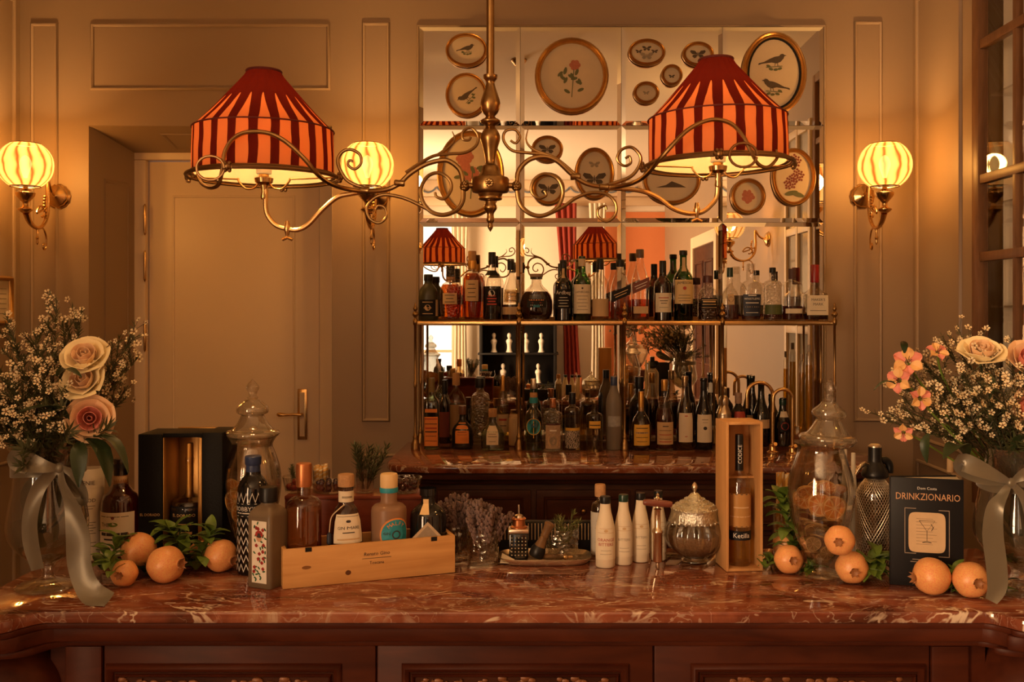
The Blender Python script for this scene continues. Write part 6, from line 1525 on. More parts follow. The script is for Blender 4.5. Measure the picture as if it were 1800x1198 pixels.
for i, (lx_, ly_, rzz, sc) in enumerate(((-.55, .0, 3.1, 1.05), (-.25, .1, .5, .8), (.05, -.1, 1.2, .85), (.22, .05, 2.0, .9), (.30, -.1, .2, .85), (.05, .25, 3.0, .8), (.15, -.3, 4.0, .75))):
    sprig(RMS[i % 3], (X(988, Dg) + .05 * lx_ * .3, Dg, TZ + .009), (ly_, lx_, rzz), sc, 'rosemary_sprig', 'yellow green rosemary sprig in the tumbler on the tray', 'rosemary on the tray')
# --- bitters bottles
def bit(px, base, w, top, lab, capm, txt=True, bm=None):
    D_ = DB(base)
    fb('bitters_bottle', lab, px, base, w, top, shape='bitter', mat=bm or PAPER, cap=(capm, .90, .56), group='bitters bottles in a row',
       labels=[L(.12, .60, PAPER, 75, txt=([('ORANGE', .22, .40, REDINK), ('BITTERS', .22, .335, REDINK)] if txt == 1 else [('BITTERS', .19, .37, AGRY)]), lines=[(.56, 40, .006, BEIGE), (.50, 50, .006, BEIGE), (.25, 30, .006, AGRY), (.20, 34, .006, AGRY)], badge=[(.53, .20, BEIGE, .7)])])
bit(1064, 999, 34, 872, 'paper wrapped bitters bottle with red lettering, nearest of the row', BLACKM, 1)
bit(1096, 994, 31, 869, 'paper wrapped bitters bottle with tall green cap, second in the row', GREENCAP, 2)
bit(1126, 989, 30, 866, 'paper wrapped bitters bottle with black cap, third in the row', BLACKM, 2)
bit(1157, 986, 28, 862, 'paper wrapped bitters bottle behind the corkscrew', BLACKM, 2)
fb('bitters_bottle', 'grey labelled slim bottle with cork standing behind the bitters', 1055, 978, 32, 851, shape='shoul', mat=CLEAR, cap=(CORK, .83, .60), labels=[L(.02, .62, principled('grey_label', (.50, .46, .40), .7), 85, lines=std_lines(.2, .5, 4, 40, AGRY, .006))], group='bitters bottles in a row')
# --- corkscrew with wooden T handle
D = DB(1001) + .008; s = D / F
t = thing('corkscrew', 'nickel barrel corkscrew with wooden cross handle standing upright', 'corkscrew', (X(1156, D), D, CT))
MB().lathe([(3 * s, 0), (3.5 * s, 3 * s), (3 * s, 10 * s), (8 * s, 13 * s), (8.5 * s, 15 * s), (8.5 * s, 62 * s), (10 * s, 64 * s), (10 * s, 66 * s), (8 * s, 70 * s), (6 * s, 73 * s), (6 * s, 103 * s), (7.5 * s, 105 * s), (4 * s, 107 * s), (3 * s, 112 * s)], 22).build('barrel', principled('nickel', (.70, .56, .40), .22, 1.0), t, ang=40)
M = Matrix.Translation((0, 0, 115 * s)) @ Matrix.Rotation(pi / 2, 4, 'Y') @ Matrix.Rotation(.12, 4, 'X')
MB().lathe(crom([(1 * s, -25 * s), (5 * s, -24 * s), (6.5 * s, -8 * s), (6.5 * s, 8 * s), (5 * s, 24 * s), (1 * s, 26 * s)], 3), 16, M=Matrix.Translation((0, 0, 115 * s)) @ Matrix.Rotation(pi / 2 + .08, 4, 'Y')).build('handle', principled('red_handle_wood', (.17, .045, .025), .35, var=.2), t)
MB().lathe([(4 * s, 120 * s), (4.5 * s, 124 * s), (2.5 * s, 127 * s), (3 * s, 130 * s), (.5 * s, 133 * s)], 14).build('top_knob', MATS['nickel'], t)
# --- ribbed glass jar with silver lid
D = DB(996) + .050; s = D / F; bz = (CY + (CAMZ - COUNTER) * F / D)
t = thing('sugar_jar', 'ribbed glass jar with ornate silver lid', 'jar', (X(1221, D), D, CT))
def zz(y): return (bz - y) * s
pr = [(22, bz, 0), (24, bz - 3, 0), (18, bz - 8, .3), (30, bz - 14, .7), (46, bz - 30, 1), (52, bz - 50, 1), (48, bz - 66, .8), (40, bz - 76, .4)]
MB().lathe(crom([(r * s, zz(y), f) for r, y, f in pr], 4), 96, cap1=False, flute=(16, .055)).build('jar_body', glass('ribbed_jar_glass', (.72, .66, .56), .16, power=2.2), t, ang=80)
SUG = principled('brown_sugar', (.34, .23, .14), .9, var=.6, vscale=200, bump=.5, bscale=200)
MB().lathe(crom([(max(r * s - .007, .004), zz(y)) for r, y, f in pr[2:6]], 4), 32).build('contents', SUG, t)
lp = [(43, bz - 70, 1), (44.5, bz - 74, 1), (42, bz - 84, .4), (41, bz - 90, 0), (42, bz - 93, 0), (36, bz - 98, 0), (24, bz - 104, 0), (12, bz - 113, 0), (6, bz - 120, 0)]
ld = MB().lathe([(r * s, zz(y), f) for r, y, f in lp], 72, cap0=False, flute=(18, .02)).build('lid', principled('ornate_silver', (.74, .66, .54), .30, 1.0, var=.6, vscale=120, bump=.4, bscale=180), t, ang=50)
MB().lathe(crom([(3 * s, zz(bz - 119)), (2.5 * s, zz(bz - 123)), (5.5 * s, zz(bz - 129)), (4.5 * s, zz(bz - 134)), (1 * s, zz(bz - 139))], 3), 14).build('lid_knob', SILVER, ld)
m = MB()
for r9, z9, n9 in ((40, 94.5, 40), (33, 100, 30), (25, 104.5, 24), (17, 110, 16)):
    for i in range(n9): m.ball((r9 * s * cos(i * 2 * pi / n9), r9 * s * sin(i * 2 * pi / n9), zz(bz - z9)), 2.0 * s, 6, 4, (1, 1, .8))
m.build('bead_ornament', MATS['ornate_silver'], ld)['kind'] = 'stuff'
m = MB()
for i in range(24):
    a = i * pi / 12; m.ball((43.5 * s * cos(a), 43.5 * s * sin(a), zz(bz - 72)), 2.6 * s, 7, 5, (1, 1, 1.4))
m.build('scalloped_rim', MATS['ornate_silver'], ld)
# --- plywood bottle box
D = DB(1004); s = D / F
x0, x1 = X(1276, D), X(1342, D); xb = X(1364, D + .085)
t = thing('bottle_box', 'open light wooden box framing an upright bottle', 'wooden box', ((x0 + x1) / 2, D, CT), .10)
hw = (x1 - x0) / 2; hb_ = Z(742, D) - COUNTER; dp = .088; th = .006
MB().box(-hw, -hw + th, 0, dp, 0, hb_).build('side_board', PLY, t, bev=.0006); MB().box(hw - th, hw, 0, dp, 0, hb_).build('side_board', PLY, t, bev=.0006)
MB().box(-hw + th + .0002, hw - th - .0002, 0, dp, hb_ - th, hb_).build('top_board', PLY, t, bev=.0006); MB().box(-hw + th + .0002, hw - th - .0002, 0, dp, 0, th).build('bottom_board', PLY, t, bev=.0006)
MB().box(-hw + th + .0002, hw - th - .0002, dp - .005, dp, th + .0002, hb_ - th - .0002).build('back_board', PLY, t, bev=.0006)
MB().box(-hw + th + .0002, hw - th - .0002, dp - .04, dp - .0055, hb_ * .60, hb_ * .60 + .005).build('neck_shelf', PLY, t, smooth=False)
cx_ = (x0 + x1) / 2
t_, s_ = bottle('liquor_bottle', 'pale gold bottle with black script label inside the wooden box', (cx_ - .004, D + .040, CT + th + .0006), .0262, hb_ * .885, shape=[(.95, 0), (1, .01), (1, .60), (.95, .64), (.78, .675), (.48, .70), (.36, .73), (.34, .78), (.34, .98), (.36, 1)], mat=CLEAR, liq=(PALE, .58), cap=(BLACKM, .72, .37), rz=.0,
   labels=[L(.20, .27, BLACKP, 75, txt=[('Ketilla', .30, .235, WHITEINK)]), L(.30, .555, tinted('amber_label', (.8, .5, .2), (.55, .30, .10), .75), 80, lines=[(.55, 78, .006, INK), (.45, 40, .010, BEIGE), (.38, 60, .006, BEIGE), (.305, 78, .004, INK)])])
vs, fs = glyphs('CODICE'); zc = s_.h * .85
MB().add([s_.pt(-pi / 2 + (-y * .012) / (.37 * s_.r), zc + x * .012, .002) for x, y in vs], fs).build('lettering', WHITEINK, t_, smooth=False)
# --- soda siphon
D = DB(1002) + .032; s = D / F; bz = CY + (CAMZ - COUNTER) * F / D
t = thing('soda_siphon', 'glass soda siphon in wire mesh with black head', 'siphon', (X(1538, D), D, CT))
pr = [(29, bz), (31, bz - 3), (31.5, bz - 20), (31.5, bz - 120), (29, bz - 134), (22, bz - 146), (15, bz - 154), (14, bz - 158)]
c = crom([(r * s, (bz - y) * s) for r, y in pr], 4)
MB().lathe(c, 36, cap1=False).build('glass_body', glass('siphon_glass', (.55, .47, .36), .16), t, ang=60)
sfp = [(r, z) for r, z in c]
def sr(z):
    for (a, z0), (b, z1) in zip(sfp, sfp[1:]):
        if z <= z1: return a + (b - a) * (z - z0) / max(1e-6, z1 - z0)
    return sfp[-1][0]
m = MB(); hz_ = sfp[-1][1]
for k in range(40):
    for sg_ in (-1, 1):
        pts = []
        for i in range(25):
            z = .002 + (hz_ - .004) * i / 24; a = k * 2 * pi / 40 + sg_ * z * 13.0; r = sr(z) + .0009; pts.append((r * cos(a), r * sin(a), z))
        m.tube(pts, .0007, 4)
m.build('wire_mesh', principled('mesh_wire', (.75, .65, .50), .35, .9), t)['kind'] = 'stuff'
zt0 = hz_
MB().lathe(crom([(15 * s, zt0 - 3 * s), (22 * s, zt0), (23 * s, zt0 + 6 * s), (20 * s, zt0 + 14 * s), (14 * s, zt0 + 24 * s), (12 * s, zt0 + 30 * s), (11.5 * s, zt0 + 52 * s)], 4), 24).build('head', BLACKM, t)
MB().lathe([(11.8 * s, zt0 + 52 * s), (11.8 * s, zt0 + 54 * s), (8 * s, zt0 + 57 * s)], 20).build('top_cap', SILVER, t)
MB().tube(crom([(-10 * s, -.004, zt0 + 20 * s), (-20 * s, -.010, zt0 + 24 * s), (-30 * s, -.014, zt0 + 18 * s), (-38 * s, -.016, zt0 + 6 * s)], 5), [5 * s] * 3 + [4 * s] * 10 + [2.6 * s] * 3, 10).build('spout', principled('nickel', (.7, .56, .4), .22, 1.0), t)
MB().tube(crom([(8 * s, .004, zt0 + 26 * s), (20 * s, .006, zt0 + 28 * s), (27 * s, .006, zt0 + 20 * s), (27 * s, .006, zt0 + 6 * s)], 5), 6.5 * s, 10).build('lever', BLACKM, t)
MB().lathe([(32.5 * s, 0), (33 * s, 3 * s), (32.2 * s, 9 * s)], 32, cap0=False, cap1=False).build('base_band', SILVER, t, thick=.0006)
# --- standing book
Da, Db_ = DB(1027), DB(1036); xa, xb = X(1566, Da), X(1694, Db_)
ba = atan2(Db_ - Da, xb - xa); bw = sqrt((xb - xa) ** 2 + (Db_ - Da) ** 2); bh = Z(838, Da) - COUNTER
bk = thing('book', 'black hardback cocktail book standing upright with gold title', 'book', (xa, Da, CT), ba)
cov = MB().box(0, bw, 0, .0022, 0, bh).build('front_cover', principled('book_cover', (.011, .010, .011), .45, spec=.2), bk, bev=.0006)
pg = MB(); pg.add([(0.003, .0026, .003), (bw - .003, .0026, .003), (bw - .006, .058, .003), (.003, .012, .003), (0.003, .0026, bh - .003), (bw - .003, .0026, bh - .003), (bw - .006, .058, bh - .003), (.003, .012, bh - .003)],
                  [(3, 2, 1, 0), (4, 5, 6, 7), (0, 1, 5, 4), (1, 2, 6, 5), (2, 3, 7, 6), (3, 0, 4, 7)]); pg.build('pages', PAPER, bk, smooth=False)
bc = MB().box(0, bw, .0, .0022, 0, bh).build('back_cover', MATS['book_cover'], bk, bev=.0006); bc.location = (0, .0135, 0); bc.rotation_euler = (0, 0, atan2(.046, bw))
MB().box(-.0022, 0, 0, .018, 0, bh).build('spine', MATS['book_cover'], bk, bev=.0004)
def btxt(body, size, u, w, mat=GOLDINK, sx=1.0): return flat_text(body, size, cov, mat, Matrix.Translation((bw * u, -.0004, bh * w)), sx=sx)
btxt('Dom Costa', .0085, .50, .905, WHITEINK); btxt('DRINKZIONARIO', .0212, .51, .825, principled('copper_foil_print', (.62, .34, .17), .4), .80)
FRM = principled('book_frame_print', (.30, .23, .17), .6)
for a, b, c_, d in ((.19, .20, .30, .72), (.80, .81, .28, .71), (.19, .35, .715, .722), (.66, .81, .705, .712), (.19, .35, .30, .307), (.66, .81, .28, .287)):
    MB().box(bw * a, bw * b, -.0005, -.0001, bh * c_, bh * d).build('frame_line', FRM, cov, smooth=False)
pnl = MB().lathe([(1, 0), (1, .0004)], 40, e=7, M=Matrix.Translation((bw * .50, -.0001, bh * .50)) @ Matrix.Rotation(pi / 2, 4, 'X') @ Matrix.Diagonal((bw * .255, bh * .185, 1, 1))).build('illustration_panel', principled('sketch_paper', (.60, .42, .24), .7, var=.12, vscale=40), cov, smooth=False)
m = MB(); gx, gz = bw * .50, bh * .50
for q in ([(-.016, .026), (.0, .003), (.016, .026), (-.016, .026)], [(0, .003), (0, -.020)], [(-.010, -.022), (0, -.019), (.010, -.022), (-.010, -.022)], [(.008, .020), (.013, .010), (.009, .004), (.014, .014)]):
    m.tube([(gx + a, -.0009, gz + b) for a, b in q], .0005, 4)
for i in range(9): m.tube([(gx - .022, -.0008, gz + .030 - i * .007), (gx + (.020 if i % 2 else .012), -.0008, gz + .030 - i * .007)], .00022, 4)
m.build('glass_sketch', INK, pnl)
for i, hwid in enumerate((.030, .034, .018)): MB().box(bw * .5 - hwid, bw * .5 + hwid, -.0004, -.0001, bh * (.245 - .022 * i), bh * (.252 - .022 * i)).build('subtitle_line', FRM, cov, smooth=False)
# --- small things seen past the right jar
D = 2.44
for i, (px, top) in enumerate(((1485, 790), (1500, 796))):
    fb('white_bottle', 'white small bottle behind the right jar, %s of the pair' % ('left' if i == 0 else 'right'), px, 985, 15, top, shape='bitter', mat=WPAPER, cap=(WPAPER, .9, .5), cat='bottle')
fb('cordial_bottle', 'small clear bottle behind the top edge of the book', 1670, 975, 26, 806, shape='shoul', mat=CLEAR, liq=(AMBER, .8), cap=(BEIGE, .86, .4))
for i in range(7):
    a = i * .9; o = link_mesh('paper_straw', sme, None, None, (X(1374, 2.40) + .011 * cos(a), 2.40 + .011 * sin(a), CT + .006)); o.rotation_euler = (-sin(a) * .03, cos(a) * .03, i); o.scale = (1, 1, (Z(832, 2.40) - COUNTER) / .10 - .05)
    tag(o, 'pale striped paper straw in the glass behind the wooden box', 'straw', 'straws behind the wooden box')
t = thing('straw_glass', 'tall narrow glass of straws behind the wooden box', 'glass', (X(1374, 2.40), 2.40, CT)); MB().lathe([(.0185, 0), (.020, .002), (.0225, .115), (.021, .115), (.018, .005), (.001, .005)], 24, cap1=False).build('tumbler', JARG, t, ang=50)
# ================================================================== POMEGRANATES, LEAVES, FLOWERS
PSK, nt, out = newmat('pomegranate_skin'); N = nt.nodes; L_ = nt.links
b_ = N.new('ShaderNodeBsdfPrincipled'); b_.inputs['Roughness'].default_value = .38; tc = N.new('ShaderNodeTexCoord'); oi = N.new('ShaderNodeObjectInfo')
va = N.new('ShaderNodeVectorMath'); va.operation = 'ADD'; L_.new(tc.outputs['Object'], va.inputs[0]); L_.new(oi.outputs['Location'], va.inputs[1])
n_ = N.new('ShaderNodeTexNoise'); n_.inputs['Scale'].default_value = 16; n_.inputs['Detail'].default_value = 5; L_.new(va.outputs[0], n_.inputs['Vector'])
r_ = ramp(nt, [(.30, (.78, .46, .14)), (.5, (.78, .36, .13)), (.70, (.72, .22, .10))]); L_.new(n_.outputs['Fac'], r_.inputs[0]); L_.new(r_.outputs[0], b_.inputs['Base Color']); L_.new(b_.outputs[0], out.inputs[0])
CROWN = principled('pomegranate_crown', (.30, .12, .04), .55, var=.3, vscale=60)
m = MB(); pr = [(.002, -.95), (.35, -.91), (.66, -.74), (.90, -.42), (1, 0), (.95, .36), (.76, .68), (.48, .88), (.26, .96), (.20, 1.0)]
m.lathe(crom([(r, z, 1) for r, z in pr], 3), 36, flute=(6, .018)); POM = m.mesh('pomegranate_body'); POM.materials.append(PSK)
m = MB(); m.lathe([(.20, .96), (.19, 1.02), (.22, 1.10), (.12, 1.04), (.02, 1.0)], 18, cap0=False)
for i in range(6):
    a = i * pi / 3; c, s = cos(a), sin(a); t = Vector((-s, c, 0))
    o_ = Vector((.21 * c, .21 * s, 1.07)); tip = Vector((.34 * c, .34 * s, 1.26)); n3 = Vector((c, s, 0)) * .02
    m.add([o_ - t * .10 - n3, o_ + t * .10 - n3, tip, o_ - t * .10 + n3 * 2, o_ + t * .10 + n3 * 2], [(0, 1, 2), (4, 3, 2), (0, 3, 4, 1), (1, 4, 2), (3, 0, 2)])
PCR = m.mesh('pomegranate_crown'); PCR.materials.append(CROWN)
def pom(px, py, rpx, base, aim, lab, D=None, z=None):
    """AIM: direction of the crown"""
    D = D or DB(base); r = rpx * D / F
    c = P(px, py, D); c.z = COUNTER + r * .955 + .001 if z is None else z
    q = Vector(aim).normalized().to_track_quat('Z', 'Y').to_euler()
    if z is None:   # rest on its lowest point whatever the tilt
        mat = q.to_matrix(); lo = min((mat @ (v.co * r)).z for v in POM.vertices); lo = min(lo, min((mat @ (v.co * r)).z for v in PCR.vertices)); c.z = CT - lo
    t = thing('pomegranate', lab, 'pomegranate', c, rot=q, group='pomegranates on the counter'); t.scale = (r,) * 3
    link_mesh('fruit_body', POM, None, t); link_mesh('crown', PCR, None, t)
D1 = DB(1010)
pom(291, 999, 32, 1012, (.85, -.35, .12), 'pomegranate with crown to the right, front of the left fruit pile', D=2.16)
pom(219, 1016, 23, 1025, (.05, -1, .1), 'smallest yellowish pomegranate at the left, crown facing out', D=2.13)
pom(388, 978, 28, 998, (.9, -.5, -.15), 'pomegranate beside the black patterned bottle', D=2.25)
pom(352, 986, 21, 992, (0, .5, 1), 'partly hidden pomegranate behind leaves of the left pile', D=2.305)
# the upper one leans on its neighbours
pom(244, 966, 30, 1000, (-.4, -.5, .75), 'topmost pomegranate of the left fruit pile', D=2.225, z=Z(966, 2.225))
pom(1386, 984, 25, 1005, (0.05, -1, .15), 'pomegranate with crown facing out, right of the wooden box', D=2.235)
pom(1385, 952, 26, 992, (-.5, .2, .8), 'pomegranate half hidden behind the one by the wooden box', D=2.335, z=Z(956, 2.335))
pom(1497, 998, 28, 1020, (-.15, -1, -.05), 'pomegranate in front of the soda siphon, crown facing out', D=2.155)
pom(1476, 949, 26, 990, (-.35, -.9, .1), 'pomegranate resting higher up against the glass jar', D=2.105, z=Z(949, 2.105))
pom(1638, 1019, 32, 1045, (-1, -.15, -.05), 'pomegranate with crown to the left before the book', D=2.07)
pom(1706, 1030, 31, 1052, (-.05, -1, .08), 'pomegranate at the right ribbon, crown facing out', D=2.05)
# --- leaf sprigs
m = MB(); rows_ = []
for i in range(7):
    t = i / 6; w = .50 * sin(pi * min(1, t * .92 + .06)) ** .8 * .5; zb = .18 * sin(pi * t) - .10 * t
    rows_.append([(-w, t, zb + .10 * w), (-w * .5, t, zb), (0, t, zb - .03), (w * .5, t, zb), (w, t, zb + .10 * w)])
m.strip(rows_); LFM = m.mesh('leaf', thick=.008); LFM.materials.append(LEAF)
LFD = LFM.copy(); LFD.materials.clear(); LFD.materials.append(DLEAF)
def leaf_sprig(p0, p1, n, ll, lab, seed, dark=False, grp='leafy sprigs among the fruit', sag=.01):
    q = random.Random(seed); p0, p1 = Vector(p0), Vector(p1); t = thing('leaf_sprig', lab, 'leaves', p0, group=grp)
    d = p1 - p0; pts = crom([(0, 0, 0), tuple(d * .5 + Vector((0, 0, sag))), tuple(d)], 5); MB().tube(pts, .0016, 6).build('stem', STEM, t)
    for i in range(n):
        f = (i + .3) / n; p = Vector(pts[int(f * (len(pts) - 1))])
        a = i * 2.4 + q.uniform(-.5, .5)
        dirv = (d.normalized() * .25 + Vector((cos(a), sin(a) * .7 - .30, q.uniform(-.45, .85)))).normalized()
        e = dirv.to_track_quat('Y', 'Z').to_euler()
        o = link_mesh('leaf', LFD if dark and i % 3 else LFM, None, t, p, e, ll * q.uniform(.8, 1.25))
        zt = (p0 + p).z + dirv.z * o.scale[0]
        if zt < CT + .004: o.rotation_euler = (e.x + .7, e.y, e.z)
def lp(px, py, D): return P(px, py, D)
leaf_sprig(lp(180, 1000, 2.19), lp(215, 955, 2.20), 19, 0.049, 'green leaf sprig at the far left of the fruit pile', 1)
leaf_sprig(lp(200, 1008, 2.11), lp(190, 985, 2.14), 13, 0.038, 'short leaf sprig beside the smallest pomegranate', 2)
leaf_sprig(lp(330, 990, 2.26), lp(295, 925, 2.27), 31, 0.048, 'leaf sprig rising before the gift box', 3)
leaf_sprig(lp(345, 1000, 2.24), lp(375, 935, 2.26), 31, 0.046, 'leaf sprig between the gift box and right pomegranate', 4)
leaf_sprig(lp(255, 1008, 2.20), lp(262, 1000, 2.22), 10, 0.038, 'dark leaf sprig under the topmost pomegranate', 5, True)
leaf_sprig(lp(1395, 975, 2.30), lp(1372, 872, 2.31), 45, 0.052, 'tall bright basil sprig between wooden box and jar', 6, grp='leafy sprigs on the right')
leaf_sprig(lp(1345, 1000, 2.24), lp(1362, 985, 2.27), 10, 0.038, 'small leaf sprig at the foot of the wooden box', 7, grp='leafy sprigs on the right')
leaf_sprig(lp(1410, 1005, 2.24), lp(1435, 1003, 2.24), 10, 0.035, 'small leaf sprig under the glass jar', 8, grp='leafy sprigs on the right')
leaf_sprig(lp(1515, 1010, 2.17), lp(1550, 985, 2.19), 36, 0.052, 'dense leaf sprig before the soda siphon', 9, grp='leafy sprigs on the right')
leaf_sprig(lp(1672, 1040, 2.08), lp(1680, 1000, 2.10), 13, 0.038, 'leaf sprig between the two right pomegranates', 10, grp='leafy sprigs on the right')
leaf_sprig(lp(1752, 1040, 2.07), lp(1768, 1036, 2.08), 9, 0.035, 'dark leaf at the foot of the right vase', 11, True, grp='leafy sprigs on the right')
# --- footed glass vases
def vase(px, base, prof, lab, water_y):
    D = DB(base) + .045; s = D / F; bz = CY + (CAMZ - COUNTER) * F / D
    t = thing('glass_vase', lab, 'vase', (X(px, D), D, CT), group='footed glass vases')
    k = [(r * s, (base - y) * s) for r, y in prof]; c = crom([(r, max(z, 0), 1) for r, z in k], 4)
    MB().lathe(c, 48, cap1=False, flute=(12, .012)).build('vase_body', JARG, t, ang=60)
    MB().lathe([(max(r - .004, .003), z) for r, z, _ in c if z > k[5][1]], 40, cap1=False).build('inner_wall', frosted('vase_haze', (.62, .56, .44), .86), t, ang=60)
    MB().lathe([(max(r - .005, .003), z) for r, z, _ in c if k[5][1] + .004 < z < (base - water_y) * s], 40).build('water', WATER, t, ang=60)
    return D, s
VP = [(50, 1042), (51, 1038), (30, 1031), (12, 1024), (10, 1012), (16, 1000), (40, 985), (60, 960), (66, 935), (63, 905), (57, 870), (54, 835), (58, 805), (64, 790)]
VL = vase(84, 1042, VP, 'footed glass vase at the left end of the counter', 922)
VR = vase(1790, 1047, [(r * 1.12, y + 5) for r, y in VP], 'footed glass vase at the right end of the counter', 935)
# --- waxflower sprays
bl = MB()
for i in range(5):
    a = i * 2 * pi / 5; c, s = cos(a), sin(a); t = Vector((-s, c, 0)); o = Vector((c, s, 0))
    bl.add([o * .25 - t * .12, o * .25 + t * .12, o * .8 + t * .34 + Vector((0, 0, .12)), o * 1.0 + Vector((0, 0, .2)), o * .8 - t * .34 + Vector((0, 0, .12))], [(0, 1, 2, 3, 4)])
bc = MB(); bc.lathe([(.26, -.25), (.32, .05), (.02, .10)], 6)
def spray(p0, tip, seed, lab, grp, nb=26, fl=1.0, dense=1.0):
    q = random.Random(seed); p0, tip = Vector(p0), Vector(tip); d = tip - p0; ln = d.length
    mid = p0 + d * .45 + Vector((0, 0, .10 * ln)) * (1 if abs(d.x) > abs(d.z) * .4 else .3)
    pts = [Vector(p) for p in crom([tuple(p0), tuple(mid), tuple(tip)], 8)]
    t = thing('waxflower_spray', lab, 'flower', p0, group=grp)
    SPR.append(t)
    S, Nn, Bf, Bc = MB(), MB(), MB(), MB()
    S.tube(pts, [.0022 * (1 - .65 * i / len(pts)) for i in range(len(pts))], 5)
    def needles(a, b, n):
        for i in range(n):
            p = a.lerp(b, (i + q.random()) / n); dv = ((b - a).normalized() * .9 + Vector((q.uniform(-1, 1), q.uniform(-1, 1), q.uniform(-.6, 1)))).normalized(); l = q.uniform(.010, .020); s_ = dv.orthogonal().normalized() * .0010
            Nn.add([p - s_, p + s_, p + dv * l * .6 + s_ * .8, p + dv * l, p + dv * l * .6 - s_ * .8], [(0, 1, 2, 4), (4, 2, 3)])
    def bloom(p, dv):
        r = q.uniform(.0058, .0092) * fl; M = Matrix.Translation(p) @ dv.to_track_quat('Z', 'Y').to_matrix().to_4x4() @ Matrix.Diagonal((r, r, r, 1))
        Bf.add(bl.v, bl.f, M); Bc.add(bc.v, bc.f, M)
    ntw = max(5, int(nb / 3)); 
    for i in range(ntw):
        f = .38 + .62 * i / ntw; a = pts[min(int(f * (len(pts) - 1)), len(pts) - 1)]
        dv = (d.normalized() * .8 + Vector((q.uniform(-1, 1), q.uniform(-.9, .6), q.uniform(-.1, .9)))).normalized(); b = a + dv * q.uniform(.03, .065)
        S.tube([a, a.lerp(b, .5) + Vector((0, 0, .004)), b], [.0012, .001, .0006], 4); needles(a, b, int(24 * dense))
        for k in range(2 + (i % 3 == 0)):
            o = b + Vector((q.gauss(0, .011), q.gauss(0, .009), q.gauss(0, .011))); S.tube([a.lerp(b, .7), o], .0006, 4)
            bloom(o, Vector((q.gauss(0, .5), -1 + q.gauss(0, .4), .5 + q.gauss(0, .4))).normalized())
    needles(pts[len(pts) // 3], pts[-1], int(90 * dense)); 
    for k in range(3): bloom(tip + Vector((q.gauss(0, .008), q.gauss(0, .008), q.gauss(0, .008))), Vector((q.gauss(0, .4), -1, .5)).normalized())
    for mb in (S, Nn, Bf, Bc): mb.v = [tuple(Vector(v) - p0) for v in mb.v]
    S.build('stem', STEM, t); Nn.build('needles', NEEDLE, t, smooth=False)['kind'] = 'stuff'
    o = Bf.build('blossoms', PETALW, t, smooth=False); o['kind'] = 'stuff'; Bc.build('blossom_centres', YCENTRE, t, smooth=False)['kind'] = 'stuff'
def bouquet(mouth, D, tips, lab, grp, seed):
    for i, (px, py, off) in enumerate(tips):
        q = random.Random(seed + i); p0 = P(mouth[0] + q.uniform(-14, 14), mouth[1] + 110, D + q.uniform(-.02, .02)); mth = P(mouth[0] + (px - mouth[0]) * .18, mouth[1], D + off * .2)
        tip = P(px, py, D + off); spray(mth, tip, seed + i, lab, grp, nb=24 + (i % 3) * 5)
        # the part of the stalk that stands in the water
        st = MB(); st.tube(crom([tuple(p0), tuple((p0 + mth) / 2), tuple(mth)], 4), .0032, 5)
        o = st.build('flower_stalk', STEM)
        par = LASTSPRAY(); o.parent = par; o.location = -par.location
def LASTSPRAY():
    return SPR[-1]
SPR = []
tipsL = [(-25, 612, .02), (18, 566, .06), (62, 585, -.02), (100, 528, .02), (118, 562, .05), (142, 562, 0.08), (235, 592, .0), (243, 628, .06), (210, 665, .02), (222, 700, .07), (60, 640, -.05), (18, 668, -.08), (92, 690, -.08), (-22, 700, -.03), (125, 712, -.06), (40, 735, -.10), (100, 752, -.09), (0, 770, -.06), (75, 610, .08), (-10, 740, .05), (60, 700, .02), (30, 610, .0)]
tipsR = [(1556, 738, .0), (1580, 715, -.05), (1597, 688, .03), (1625, 640, 0), (1660, 606, .02), (1692, 600, .06), (1640, 690, -.06), (1690, 655, -.06), (1740, 640, -.03), (1778, 598, .03), (1800, 650, -.07), (1845, 612, .02), (1685, 735, -.08), (1738, 715, -.10), (1612, 752, -.03), (1845, 705, -.06), (1760, 680, -.12), (1650, 655, .05), (1790, 740, -.1), (1720, 600, .07), (1610, 670, .06), (1700, 700, .02)]
bouquet((86, 800), VL[0], tipsL, 'white waxflower spray in the left vase', 'waxflower sprays in the left vase', 200)
bouquet((1788, 815), VR[0], tipsR, 'white waxflower spray in the right vase', 'waxflower sprays in the right vase', 300)
